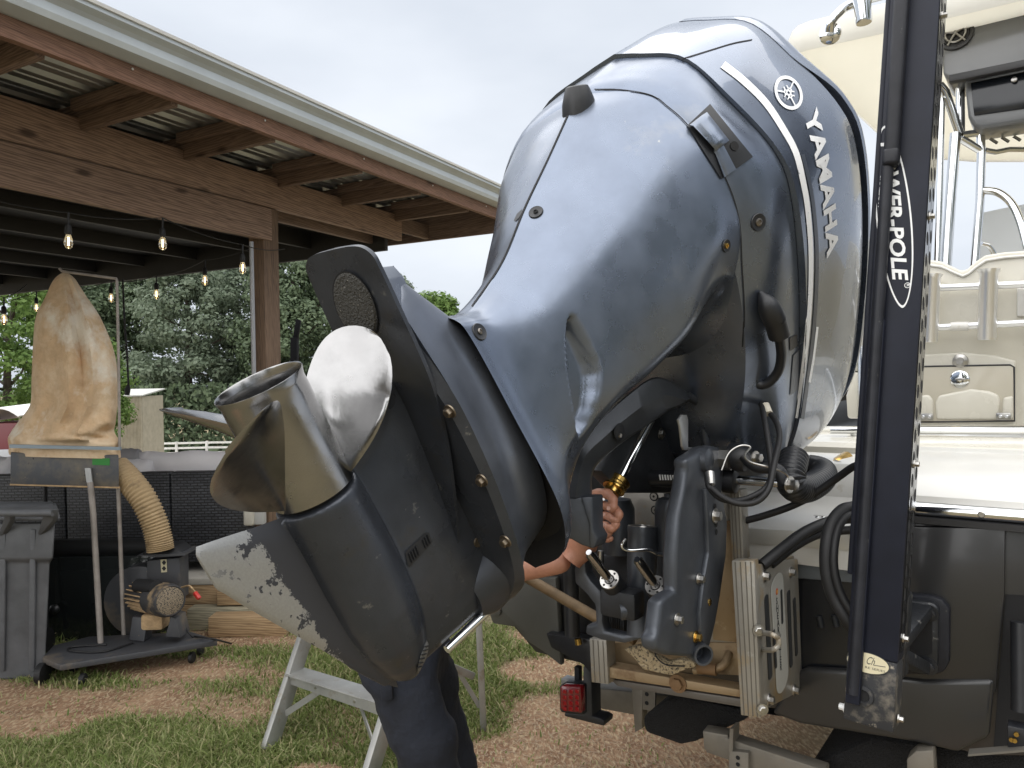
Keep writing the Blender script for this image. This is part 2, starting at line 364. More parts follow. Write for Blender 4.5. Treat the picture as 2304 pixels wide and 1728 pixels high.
band, band_rows = lofted(BAND, 'lower_cowl', M_paint, motor, nu=48, sub=6, cap0=True, cap1=True)
# --- top cowl
def sec(k, da=0.0): return [(0.225*k+da, 0), (0.208*k+da, 0.062*k), (0.170*k+da, 0.16*k), (0.066*k+da, 0.238*k), (-0.047*k+da, 0.304*k), (-0.14*k+da, 0.325*k), (-0.313*k+da, 0.310*k), (-0.53*k+da, 0.264*k), (-0.735*k+da, 0.20*k), (-0.845*k+da, 0.115*k), (-0.87*k+da, 0)]
COWL = [
 (-1.078, sec(1.0)), (-1.15, sec(1.025)), (-1.25, sec(1.06)), (-1.34, sec(1.07)), (-1.41, sec(1.05)),
]
cowl, cowl_rows = lofted(COWL, 'top_cowl', M_gloss, motor, nu=64, sub=6, cap0=True, cap1=True)
VENT = [(-1.40, sec(1.0)), (-1.456, sec(0.97))]
lofted(VENT, 'air_intake', M_gap, motor, nu=64, sub=2)
LID = [(-1.445, sec(1.06)), (-1.468, sec(1.055)), (-1.498, sec(0.985, -0.01)), (-1.53, sec(0.86, -0.03)), (-1.55, sec(0.68, -0.08)), (-1.56, sec(0.35, -0.16)), (-1.562, sec(0.03, -0.26))]
_rows = loft(LID, 64, 5)
for _i, _r in enumerate(_rows):
    for _j, (a_, l_, s_) in enumerate(_r):
        w_ = max(0.0, 1-(-1.445-l_)/0.05)
        t_ = max(0.0, min(1.0, (a_+0.04)/0.13)); _r[_j] = (a_, l_+0.05*w_*t_*t_*(3-2*t_), s_)
_rows = mirror_rows(_rows); _b = MB(); _b.grid(_rows, closeu=True); _b.add(_rows[0], [tuple(range(len(_rows[0])))]); _b.add(_rows[-1], [tuple(range(len(_rows[0])))])
lid = _b.build('cowl_lid', M_gloss, motor, ang=40, weld=True)

def bvh_of(*objs):
    vs = []; fs = []
    for o in objs:
        b0 = len(vs); off = motor.location
        vs += [v.co + off for v in o.data.vertices]; fs += [tuple(i+b0 for i in p.vertices) for p in o.data.polygons]
    return BVHTree.FromPolygons(vs, fs)
BV = bvh_of(apron, band, cowl, lid)
def onskin(x, y, lift=0.0015):
    """photo pixel -> point on the motor's skin and normal"""
    d = ray(x, y).normalized(); q, n, i, t = BV.ray_cast(CAM, d)
    if q is None: q = P(x, y, 1.9); n = -d
    if n.dot(d) > 0: n = -n
    return q + n*lift, n
def skin_patch(px, name, m, parent, lift=0.0015, thick=0.0, sub=1):
    """polygon of photo pixels draped on the motor's skin as a sticker"""
    cx = sum(p[0] for p in px)/len(px); cy = sum(p[1] for p in px)/len(px)
    b = MB(); rings = []
    for k in (1.0, 0.72, 0.42, 0.12): rings.append([onskin(cx+(p[0]-cx)*k, cy+(p[1]-cy)*k, lift)[0] for p in px])
    b.grid(rings, closeu=True); b.add(rings[-1], [tuple(range(len(px)))])
    return b.build(name, m, parent, ang=60)
def skin_ribbon(px, w, name, m, parent, lift=0.0015, n=10, taper=None):
    """ribbon along a pixel path draped on the skin; w in pixels (across)"""
    pts = catmull([Vector((p[0], p[1], 0)) for p in px], n); rows = []
    for i, q in enumerate(pts):
        t = (pts[min(i+1, len(pts)-1)]-pts[max(i-1, 0)]).normalized(); nn = Vector((-t.y, t.x, 0)); ww = w if not taper else w*taper(i/(len(pts)-1))
        rows.append([onskin(q.x+nn.x*ww*k, q.y+nn.y*ww*k, lift)[0] for k in (-0.5, 0, 0.5)])
    return MB().grid(rows).build(name, m, parent, ang=60)

# seams that show as thin dark joints
skin_ribbon([(1282, 250), (1230, 365), (1180, 470), (1130, 590), (1062, 690)], 3.0, 'center_seam', M_gap, apron, lift=0.0012)
skin_ribbon([(1536, 133), (1600, 113), (1650, 98), (1692, 90)], 2.5, 'panel_seam', M_gap, cowl, lift=0.0012)
skin_ribbon([(1338, 202), (1400, 203), (1465, 215), (1502, 241), (1541, 276), (1600, 350), (1640, 420), (1663, 500), (1669, 600), (1674, 700), (1671, 780)], 2.4, 'apron_seam', M_gap, apron, lift=0.002)
# silver stripe with thin dark companion
STR = [(1626, 146), (1672, 182), (1722, 232), (1762, 292), (1790, 345), (1806, 410), (1816, 470), (1823, 560), (1822, 660), (1815, 760), (1803, 860), (1792, 940)]
skin_ribbon(STR, 13, 'stripe', M_decal, cowl, lift=0.0016, taper=lambda t: 1.35-0.8*t)
skin_ribbon([(x+15-4*i/11, y+2) for i, (x, y) in enumerate(STR[4:])], 8, 'shadow_stripe', mat('dark_decal', (0.05, 0.06, 0.08), 0.4), cowl, lift=0.0014)
skin_ribbon([(1838, 735), (1830, 800), (1820, 860)], 5, 'side_number_decal', M_decal, cowl, lift=0.0018)

# lettering: each letter mapped through pixels along a path
def skin_text(txt, path, height, name, m, parent, bold=0.02, lift=0.0022, cuts=2, shear=0.0, spacing=1.05):
    vs, fs, bb = text_geo(txt, 1.0, bold, shear, spacing, cuts)
    c = catmull([Vector((p[0], p[1], 0)) for p in path], 16); d = [0.0]
    for i in range(1, len(c)): d.append(d[-1]+(c[i]-c[i-1]).length)
    out = []
    for v in vs:
        t = (v.x-bb[0])/(bb[1]-bb[0])*d[-1]; j = 0
        while j < len(d)-2 and d[j+1] < t: j += 1
        f = (t-d[j])/max(1e-9, d[j+1]-d[j]); q = c[j].lerp(c[j+1], f); tt = (c[j+1]-c[j]).normalized()
        k = i_h = (v.y-bb[2])/(bb[3]-bb[2]); hgt = height(t/d[-1]) if callable(height) else height
        # "up" of the letters is towards the top of the motor (right in the photo)
        up = hgt if isinstance(hgt, tuple) else (-tt.y*-1*hgt, tt.x*-1*hgt)
        out.append(onskin(q.x+up[0]*k, q.y+up[1]*k, lift)[0])
    return MB().add(out, fs).build(name, m, parent, smooth=False)
# base line (outer edge of the letters nearest the stripe) from the first to the last letter
skin_text('YAMAHA', [(1806, 258), (1826, 330), (1838, 385), (1848, 450), (1855, 520), (1859, 582)], lambda t: (30-4*t, -17), 'lettering', M_decal, cowl, bold=0.035)
# round emblem: ring and three crossed tuning forks
def em(u, v):   # unit disc -> pixels (ellipse in the photo)
    cx, cy = 1773, 210; ax = (30*0.62, 36); ay = (26, -14)
    return (cx+ax[0]*v*1.0+ay[0]*u, cy+ax[1]*v+ay[1]*u)
b = MB(); rows = []
for k in range(33):
    t = 2*math.pi*k/32; rows.append([onskin(*em(math.cos(t)*r_, math.sin(t)*r_), 0.0022)[0] for r_ in (0.80, 1.0)])
b.grid(rows)
for k in range(3):
    th = R(90+120*k); c_, s_ = math.cos(th), math.sin(th)
    def q_(x, y): return onskin(*em(x*c_-y*s_, x*s_+y*c_), 0.0022)[0]
    def strip(x0, y0, x1, y1, w=0.075):
        n = 5; dx, dy = x1-x0, y1-y0; ln = math.hypot(dx, dy); nx, ny = -dy/ln*w/2, dx/ln*w/2
        b.grid([[q_(x0+dx*i/n+nx, y0+dy*i/n+ny), q_(x0+dx*i/n-nx, y0+dy*i/n-ny)] for i in range(n+1)])
    strip(0.28, 0.0, 0.84, 0.0, 0.09); strip(0.28, -0.12, 0.28, 0.12); strip(0.28, 0.12, -0.42, 0.12); strip(0.28, -0.12, -0.42, -0.12)
b.build('emblem', M_decal, cowl, smooth=False)

# telltale nozzle
q, n = onskin(1302, 232, 0); ax = (n*0.5 + MA*0.75 - MLv*0.35).normalized()
b = MB(); b.lathe(q-ax*0.03, ax, [(0, 0.040), (0.03, 0.037), (0.055, 0.029), (0.064, 0.025), (0.066, 0.021)], 20, cap1=False)
noz = b.build('nozzle', M_black, apron); MB().lathe(q-ax*0.03, ax, [(0.066, 0.021), (0.045, 0.016)], 20, cap0=False).build('nozzle_bore', M_gap, noz)

# lift latch recess and flap
def skin_quad(c, name, m, parent, lift, nu=8, nv=12, bulge=None, solid=0.0):
    rows = []
    for i in range(nv+1):
        v = i/nv; r_ = []
        for j in range(nu+1):
            u = j/nu; x = lerp(lerp(c[0][0], c[1][0], u), lerp(c[3][0], c[2][0], u), v); y = lerp(lerp(c[0][1], c[1][1], u), lerp(c[3][1], c[2][1], u), v)
            r_.append(onskin(x, y, lift+(bulge(u, v) if bulge else 0))[0])
        rows.append(r_)
    return MB().grid(rows).build(name, m, parent, ang=50, solid=solid)
rec = skin_quad([(1545, 284), (1596, 236), (1692, 354), (1621, 404)], 'latch_recess', M_black, band, 0.003)
skin_quad([(1549, 287), (1588, 256), (1637, 318), (1604, 344)], 'latch_handle', M_paint, band, 0.004, bulge=lambda u, v: 0.011*math.sin(math.pi*min(1, 0.25+u*0.75))*(1 if 0.02 < v < 0.98 else 0.3), solid=0.003)
skin_quad([(1604, 344), (1624, 329), (1652, 382), (1625, 401)], 'latch_flap', M_paint, band, 0.006, bulge=lambda u, v: 0.002*math.sin(math.pi*u), solid=0.003)
q, n = onskin(1650, 330, 0.001); MB().lathe(q, n, [(0, 0.010), (0.004, 0.010), (0.004, 0.006)], 14).build('latch_screw', M_gap, band)
M_bronze0 = mat('dull_bolt', (0.22, 0.20, 0.18), 0.35, 1.0)
def recessed_bolt(px, py, r_, parent, r2=None, nm='bolt', m2=None):
    q, n = onskin(px, py, 0.0012); r2 = r2 or r_*0.5
    o = MB().lathe(q, n, [(0, r_*1.08), (0.0018, r_*1.0), (0.0012, r_*0.9), (0.0008, r_*0.3)], 24, cap0=False).build(nm+'_socket', M_black, parent)
    MB().lathe(q, n, [(0.001, r2), (0.003, r2*0.95), (0.004, r2*0.6), (0.002, r2*0.5)], 16, cap0=False).build(nm, m2 or M_bronze0, o)
    return o
recessed_bolt(1706, 500, 0.018, band, 0.009); recessed_bolt(1633, 553, 0.013, apron, 0.006, m2=M_brass)
recessed_bolt(1206, 478, 0.0145, apron, 0.005, m2=M_gap); recessed_bolt(1078, 747, 0.0155, apron, 0.006)
skin_patch([(1157, 497), (1164, 482), (1176, 471), (1176, 478), (1168, 492), (1160, 499)], 'bolt_socket', M_black, apron)
# plug boot, small label plates
skin_patch([(1775, 760), (1792, 752), (1793, 778), (1776, 790)], 'grommet', M_black, band, lift=0.002)
skin_patch([(1783, 800), (1797, 786), (1794, 876), (1776, 890)], 'rating_plate', mat('plate_grey', (0.12, 0.13, 0.15), 0.4, 0.4), band, lift=0.002)
def m_tube(px, r, name, m, parent, n=12, sub=8):   # px: (x, y, depth)
    return MB().tube(catmull([P(*q) for q in px], sub), r, n).build(name, m, parent)
q, n = onskin(1712, 700, 0.0)
pts = [onskin(1707, 655, 0.004)[0], onskin(1712, 680, 0.022)[0], onskin(1722, 712, 0.03)[0]]
plug = MB().tube(catmull(pts, 6), [0.004+0.022*math.sin(min(1, i/9)*1.5) for i in range(13)], 16).build('plug_boot', M_black, band)
plug2 = MB().tube([onskin(1722, 712, 0.03)[0], onskin(1729, 745, 0.034)[0]], 0.024, 16).build('plug_collar', M_black, plug)
pp = [onskin(1728, 742, 0.034)[0], onskin(1737, 790, 0.03)[0], onskin(1735, 830, 0.022)[0], onskin(1718, 862, 0.006)[0], onskin(1700, 870, -0.02)[0]]
MB().tube(catmull(pp, 8), 0.0115, 12).build('fuel_hose', M_black, plug)

# --- exhaust housing between gearcase flange and apron
EXH = [
 (-0.222, [(0.035, 0), (0.02, 0.058), (-0.06, 0.088), (-0.177, 0.115), (-0.338, 0.119), (-0.49, 0.096), (-0.545, 0.05), (-0.572, 0)]),
 (-0.236, [(0.040, 0), (0.02, 0.052), (-0.06, 0.082), (-0.177, 0.108), (-0.338, 0.112), (-0.48, 0.088), (-0.54, 0.045), (-0.562, 0)]),
 (-0.27, [(0.050, 0), (0.03, 0.035), (-0.06, 0.066), (-0.177, 0.09), (-0.338, 0.098), (-0.46, 0.08), (-0.52, 0.04), (-0.54, 0)]),
 (-0.30, [(0.010, 0), (-0.005, 0.03), (-0.08, 0.06), (-0.19, 0.082), (-0.338, 0.095), (-0.45, 0.078), (-0.51, 0.04), (-0.53, 0)]),
 (-0.345, [(-0.06, 0), (-0.07, 0.03), (-0.11, 0.058), (-0.20, 0.08), (-0.338, 0.095), (-0.44, 0.078), (-0.50, 0.04), (-0.52, 0)]),
]
exh, _ = lofted(EXH, 'exhaust_housing', mat('housing_paint', (0.15, 0.165, 0.195), 0.34, 0.75, var=0.12, vscale=9, rvar=0.08), motor, nu=40, sub=6)
# second flared lip inside the apron edge
LIP = [(-0.30, [(-0.12, 0), (-0.14, 0.06), (-0.22, 0.098), (-0.34, 0.125), (-0.44, 0.122), (-0.51, 0.092), (-0.55, 0.05), (-0.565, 0)]), (-0.318, [(-0.08, 0), (-0.10, 0.068), (-0.22, 0.098), (-0.36, 0.12), (-0.45, 0.115), (-0.52, 0.085), (-0.55, 0.05), (-0.575, 0)])]
# --- gearcase: torpedo, strut and nose blended into one casting
b = MB()
tor = [(-0.186, 0.0645), (-0.194, 0.066), (-0.24, 0.067), (-0.32, 0.068), (-0.40, 0.066), (-0.46, 0.058), (-0.505, 0.044), (-0.53, 0.030), (-0.546, 0.014), (-0.551, 0.002)]
rows = []
for (a, r_) in tor: rows.append([MW(a, -r_*math.cos(2*math.pi*k/32), r_*math.sin(2*math.pi*k/32)) for k in range(32)])
b.grid(rows, closeu=True); b.add(rows[0], [tuple(range(32))]); b.add(rows[-1], [tuple(range(32))])
def foil(l, le, te, th, tpos=0.45, n=14):
    pts = []
    for i in range(n+1):
        t = 0.5-0.5*math.cos(math.pi*i/n); y = th*(2.6*(math.sqrt(t)*0.55 - 0.28*t - 0.27*t*t))*1.05
        pts.append((lerp(le, te, t), max(0.0042, y)))
    up = [MW(a, l, s) for a, s in pts]; dn = [MW(a, l, -s) for a, s in pts[-2:0:-1]]
    return up+dn
rows = [foil(l, le, te, th) for (l, le, te, th) in [(0.02, -0.54, -0.19, 0.05), (-0.04, -0.545, -0.185, 0.055), (-0.08, -0.548, -0.178, 0.06), (-0.12, -0.553, -0.165, 0.064), (-0.155, -0.558, -0.145, 0.060), (-0.185, -0.564, -0.115, 0.058), (-0.205, -0.568, -0.10, 0.058), (-0.222, -0.57, -0.09, 0.06)]]
b.grid(rows, closeu=True); b.add(rows[0], [tuple(range(len(rows[0])))]); b.add(rows[-1], [tuple(range(len(rows[0])))])
# skeg root fairing
rows = [foil(l, le, te, th) for (l, le, te, th) in [(0.0, -0.535, -0.185, 0.024), (0.05, -0.525, -0.19, 0.018), (0.085, -0.45, -0.185, 0.012)]]
b.grid(rows, closeu=True); b.add(rows[0], [tuple(range(len(rows[0])))]); b.add(rows[-1], [tuple(range(len(rows[0])))])
gear = b.build('gearcase', M_gear, motor, remesh=0.0034, relax=10, ang=60)
# gearcase flange under the exhaust housing
FL = [(-0.205, [(-0.03, 0), (-0.05, 0.05), (-0.10, 0.082), (-0.19, 0.108), (-0.338, 0.115), (-0.48, 0.094), (-0.545, 0.05), (-0.572, 0)]), (-0.2215, [(-0.0, 0), (-0.03, 0.06), (-0.09, 0.093), (-0.18, 0.117), (-0.338, 0.121), (-0.495, 0.098), (-0.555, 0.05), (-0.585, 0)])]
lofted(FL, 'gearcase_flange', M_gear, motor, nu=40, sub=3)
NOSE = [(-0.215, [(-0.44, 0), (-0.46, 0.05), (-0.50, 0.078), (-0.55, 0.05), (-0.583, 0)]), (-0.19, [(-0.46, 0), (-0.475, 0.035), (-0.51, 0.052), (-0.56, 0.036), (-0.585, 0)]), (-0.16, [(-0.48, 0), (-0.49, 0.02), (-0.52, 0.03), (-0.555, 0.02), (-0.570, 0)])]
lofted(NOSE, 'flange_nose', M_gear, motor, nu=24, sub=4)
# skeg with bare aluminium showing where the paint is gone
def skeg_mat():
    m = bpy.data.materials.new('skeg_worn_paint'); m.use_nodes = True; n = m.node_tree.nodes; l = m.node_tree.links.new; bs = n['Principled BSDF']
    at = n.new('ShaderNodeAttribute'); at.attribute_name = 'lc'
    sp = n.new('ShaderNodeSeparateXYZ'); l(at.outputs['Vector'], sp.inputs[0])      # x: distance from the tip edge in paint-front units
    no = n.new('ShaderNodeTexNoise'); no.inputs['Scale'].default_value = 34; no.inputs['Detail'].default_value = 8; no.inputs['Roughness'].default_value = 0.62; l(at.outputs['Vector'], no.inputs['Vector'])
    no2 = n.new('ShaderNodeTexNoise'); no2.inputs['Scale'].default_value = 300; no2.inputs['Detail'].default_value = 4; l(at.outputs['Vector'], no2.inputs['Vector'])
    a = n.new('ShaderNodeMath'); a.operation = 'MULTIPLY_ADD'; a.inputs[1].default_value = 0.055; l(no.outputs['Fac'], a.inputs[0]); l(sp.outputs['X'], a.inputs[2])
    a2 = n.new('ShaderNodeMath'); a2.operation = 'MULTIPLY_ADD'; a2.inputs[1].default_value = 0.02; l(no2.outputs['Fac'], a2.inputs[0]); l(a.outputs[0], a2.inputs[2])
    r1 = n.new('ShaderNodeMapRange'); r1.inputs['From Min'].default_value = 0.036; r1.inputs['From Max'].default_value = 0.039; l(a2.outputs[0], r1.inputs['Value'])
    pt = n.new('ShaderNodeMapRange'); pt.inputs['From Min'].default_value = 0.59; pt.inputs['From Max'].default_value = 0.605; l(no.outputs['Fac'], pt.inputs['Value'])
    lim = n.new('ShaderNodeMapRange'); lim.inputs['From Min'].default_value = -0.085; lim.inputs['From Max'].default_value = -0.03; l(sp.outputs['X'], lim.inputs['Value'])
    pm = n.new('ShaderNodeMath'); pm.operation = 'MULTIPLY'; l(pt.outputs[0], pm.inputs[0]); l(lim.outputs[0], pm.inputs[1])
    mxm = n.new('ShaderNodeMath'); mxm.operation = 'MAXIMUM'; l(r1.outputs[0], mxm.inputs[0]); l(pm.outputs[0], mxm.inputs[1])
    c = n.new('ShaderNodeMixRGB'); l(mxm.outputs[0], c.inputs[0]); c.inputs[2].default_value = (0.04, 0.042, 0.05, 1)
    al = n.new('ShaderNodeValToRGB'); al.color_ramp.elements[0].color = (0.31, 0.315, 0.32, 1); al.color_ramp.elements[1].color = (0.44, 0.445, 0.45, 1); l(no2.outputs['Fac'], al.inputs[0]); l(al.outputs[0], c.inputs[1])
    l(c.outputs[0], bs.inputs['Base Color']); bs.inputs['Roughness'].default_value = 0.45
    inv = n.new('ShaderNodeMapRange'); inv.inputs['To Min'].default_value = 0.75; inv.inputs['To Max'].default_value = 0.2; l(mxm.outputs[0], inv.inputs['Value']); l(inv.outputs[0], bs.inputs['Metallic'])
    bp = n.new('ShaderNodeBump'); bp.inputs['Strength'].default_value = 0.2; bp.inputs['Distance'].default_value = 0.004; l(mxm.outputs[0], bp.inputs['Height']); l(bp.outputs[0], bs.inputs['Normal'])
    return m
_u0 = (m_s(558, 1202, 0)-MW(0, 0, 0))/KM; _u1 = (m_s(737, 1454, 0)-MW(0, 0, 0))/KM
_ua = (_u0.dot(MA), _u0.dot(MLv)); _ub = (_u1.dot(MA), _u1.dot(MLv)); _dn = math.hypot(_ub[0]-_ua[0], _ub[1]-_ua[1])
def SKX(a, l): # signed distance from the worn paint edge, positive on the painted side
    return -((_ub[0]-_ua[0])*(l-_ua[1]) - (_ub[1]-_ua[1])*(a-_ua[0]))/_dn*SKS
SKS = -1.0
SK0 = [(-0.186, 0.055), (-0.172, 0.10), (-0.143, 0.181), (-0.160, 0.186), (-0.213, 0.186)]      # trailing edge to tip
# rows run from the trailing edge (te) to the leading edge (le) for each l
lev = [(0.03, -0.190, -0.545), (0.055, -0.186, -0.51), (0.08, -0.178, -0.455), (0.105, -0.170, -0.395), (0.13, -0.161, -0.340), (0.15, -0.154, -0.295), (0.168, -0.148, -0.255), (0.181, -0.144, -0.222), (0.186, -0.152, -0.212)]
b = MB(); rows = []; lcs = []
for sgn in (1,):
    for (l_, te, le) in lev:
        th = lerp(0.013, 0.0045, (l_-0.03)/0.156); n_ = 14; r1 = []; c1 = []
        prof = [(t/n_, th*(0.25+0.75*min(1, math.sin(math.pi*min(0.999, max(0.001, t/n_)))**0.5*1.1)) if 0 < t < n_ else 0.0008) for t in range(n_+1)]
        for (t, s_) in prof: a = lerp(te, le, t); r1.append(MW(a, l_, s_)); c1.append((SKX(a, l_), a, l_))
        for (t, s_) in prof[-2:0:-1]: a = lerp(te, le, t); r1.append(MW(a, l_, -s_)); c1.append((SKX(a, l_), a, l_))
        rows.append(r1); lcs += c1
b.grid(rows, closeu=True, lc=lcs); n = len(rows[0]); b.add(rows[-1], [tuple(range(n))], lcs[-n:])
skeg = b.build('skeg', skeg_mat(), motor, ang=50, weld=True)

# --- cavitation plate
half = [(0.118, 0.0), (0.117, 0.045), (0.112, 0.072), (0.098, 0.089), (0.075, 0.093), (0.013, 0.096), (-0.086, 0.099), (-0.16, 0.09), (-0.24, 0.077), (-0.345, 0.049), (-0.457, 0.012), (-0.47, 0.0)]
def plate_l(a): return -0.2 + (0.0 if a > -0.15 else (-0.15-a)*0.13)
b = MB(); edge = [(q.x, q.y) for q in catmull([Vector((a, s_, 0)) for a, s_ in half], 4)]
full = edge+[(a, -s_) for a, s_ in edge[-2:0:-1]]
top = [MW(a, plate_l(a)-0.007, s_*0.995) for a, s_ in full]; bot = [MW(a, plate_l(a), s_) for a, s_ in full]; in_t = [MW(a, plate_l(a)-0.010, s_*0.45) for a, s_ in full]
b.grid([in_t, top, bot], closeu=True)
ne = len(edge)
fs = []
bot2 = [MW(a, plate_l(a), s_) for a, s_ in edge] + [MW(a, plate_l(a), -s_) for a, s_ in edge]
b.grid([bot2[:ne], bot2[ne:]])
b.build('cavitation_plate', M_gear, motor, ang=30)
# raised spine under the plate's aft end up to the housing
b = MB()
rows = []
for (l_, a0, a1, w) in [(-0.212, 0.085, -0.2, 0.075), (-0.235, 0.07, -0.2, 0.058), (-0.262, 0.062, -0.2, 0.04), (-0.282, 0.056, -0.2, 0.03)]:
    rows.append([MW(a0, l_, w*0.6), MW(a0-0.02, l_, w), MW(a1, l_, w*1.25), MW(a1, l_, -w*1.25), MW(a0-0.02, l_, -w), MW(a0, l_, -w*0.6)])
b.grid(rows, closeu=True); b.add(rows[-1], [tuple(range(6))])
b.build('plate_fairing', MATS['housing_paint'], motor, bevel=0.003)
# oval anode
ov = [MW(0.025+0.056*math.cos(t)*1.0, -0.1975, -0.002+0.05*math.sin(t)-0.018*math.cos(t)*-0.6) for t in [2*math.pi*k/40 for k in range(40)]]
b = MB(); cen = MW(0.025, -0.1975, 0); b.grid([[q for q in ov], [cen+(q-cen)*0.93 + MLv*0.0035 for q in ov], [cen+(q-cen)*0.5 + MLv*0.004 for q in ov]], closeu=True); b.add([cen+(q-cen)*0.5 + MLv*0.004 for q in ov], [tuple(range(40))])
b.build('oval_anode', M_anode, motor)
b = MB(); b.grid([[cen+(q-cen)*1.045 + MLv*0.0006 for q in ov], [cen+(q-cen)*1.0 + MLv*0.0006 for q in ov]], closeu=True); b.build('anode_joint', M_gap, motor)
# flange bolts, intake grille, screw
def bolt(p, ax, r_, name, m, parent, hgt=0.008):
    p = Vector(p); ax = Vector(ax).normalized(); b = MB(); b.lathe(p, ax, [(0, r_*1.55), (0.0025, r_*1.5), (0.0026, r_)], 16); b.lathe(p, ax, [(0.0025, r_), (hgt, r_), (hgt+0.001, r_*0.8)], 6)
    return b.build(name, m, parent, ang=25)
BG = bvh_of(gear)
def ongear(x, y, lift=0.001):
    d = ray(x, y).normalized(); q, n, i, t = BG.ray_cast(CAM, d)
    if q is None: q = m_s(x, y, 0.06); n = MS
    if n.dot(d) > 0: n = -n
    return q+n*lift, n
M_bronze = mat('bronzed_bolt', (0.19, 0.155, 0.115), 0.4, 0.9)
for (x, y) in [(1013, 925), (1085, 1080), (1138, 1217)]:
    q = m_l(x, y, -0.203); bolt(q, MLv, 0.0082, 'flange_bolt', M_bronze, motor, 0.010)
q, n = ongear(1074, 1219); MB().lathe(q, n, [(0, 0.010), (0.003, 0.009), (0.002, 0.002)], 16).build('screw', M_bronze, motor)
def gear_patch(px, name, m, parent, lift=0.0015):
    cx = sum(p[0] for p in px)/len(px); cy = sum(p[1] for p in px)/len(px); b = MB(); rings = []
    for k in (1.0, 0.6, 0.2): rings.append([ongear(cx+(p[0]-cx)*k, cy+(p[1]-cy)*k, lift)[0] for p in px])
    b.grid(rings, closeu=True); b.add(rings[-1], [tuple(range(len(px)))]); return b.build(name, m, parent, ang=60)
gr = gear_patch([(911, 1243), (914, 1238), (958, 1198), (964, 1198), (970, 1218), (966, 1226), (925, 1272), (919, 1275), (915, 1268)], 'intake_grille', M_black, gear, 0.002)
for i in range(9):
    if i in (4, 5): continue
    t = i/8; x = lerp(921, 962, t); y = lerp(1256, 1214, t)
    MB().tube([ongear(x-3, y-14*0.8, 0.004)[0], ongear(x+4, y+10*0.8, 0.004)[0]], 0.0014, 6).build('grille_slat', M_black, gr)
gr2 = gear_patch([(957, 1440), (962, 1446), (962, 1462), (955, 1485), (942, 1508), (938, 1512), (938, 1500), (944, 1475)], 'nose_intake', mat('dull_grille', (0.16, 0.16, 0.155), 0.5, 0.4), gear, 0.002)
for i in range(6):
    y = 1452+i*9; x = 958-i*3.2
    MB().tube([ongear(x-6, y+2, 0.0035)[0], ongear(x+3, y, 0.0035)[0]], 0.0012, 6).build('grille_slat', M_gap, gr2)
# water-pressure tube in front of the strut
MB().tube([m_s(1135, 1338, 0.012), m_s(1075, 1395, 0.01), m_s(1005, 1462, 0.006)], [0.010, 0.009, 0.008], 14).build('pickup_tube', M_chrome, motor)

# --- propeller
prop = MB()
hubp = [(-0.178, 0.0620), (-0.15, 0.0616), (-0.11, 0.0612), (-0.06, 0.0612), (-0.03, 0.0618), (-0.012, 0.0615), (0.0, 0.0645)]
def mlathe(b, prof, n=48):
    rows = [[MW(a, -r_*math.cos(2*math.pi*k/n), r_*math.sin(2*math.pi*k/n)) for k in range(n)] for (a, r_) in prof]; b.grid(rows, closeu=True); return rows
mlathe(prop, hubp + [(0.001, 0.0640), (-0.001, 0.0626), (-0.02, 0.0608), (-0.05, 0.0590), (-0.13, 0.056)])
ends = mlathe(prop, [(-0.13, 0.054), (-0.13, 0.02)])
propo = prop.build('propeller', M_stain, motor, ang=50)
b = MB(); mlathe(b, [(-0.129, 0.052), (-0.128, 0.0)]); b.build('hub_bore', M_gap, propo)
b = MB(); mlathe(b, [(-0.192, 0.052), (-0.178, 0.0525)]); b.build('hub_washer', M_gap, propo)
c_p = 0.128; RAKE = 0.69
def blade(phi0):
    nr, nu = 16, 14; up = []; 
    for i in range(nr+1):
        t = i/nr; rr = lerp(0.052, 0.186, 1-(1-t)**1.6)
        rt = (rr-0.052)/0.134; w = R(28)*(0.98+0.25*rt)*math.sqrt(max(0.0012, 1-rt**2.6))
        sk = R(-4) - R(10)*t*t*0; row = []
        for j in range(nu+1):
            u = -1+2*j/nu; th = phi0+sk+u*w
            a = -0.114 - c_p*(u*w)*(1-0.12*t) + RAKE*(rr-0.055)
            thk = 0.0045*(1-0.7*t)*(1-u*u)**0.5+0.0007
            cup = 0.010*max(0, -u-0.55)*t
            row.append((a, rr, th, thk, cup))
        up.append(row)
    b = MB()
    fr = [[MW(a+thk+cup, -rr*math.cos(th), rr*math.sin(th)) for (a, rr, th, thk, cup) in row] for row in up]
    bk = [[MW(a-thk+cup, -rr*math.cos(th), rr*math.sin(th)) for (a, rr, th, thk, cup) in row] for row in up]
    b.grid([f_+k_[::-1] for f_, k_ in zip(fr, bk)], closeu=True); b.add(fr[-1]+bk[-1][::-1], [tuple(range(2*(nu+1)))])
    o = b.build('blade', M_stain, propo, ang=70, weld=True)
    return o
for k in range(3): blade(R(21.3+120*k))
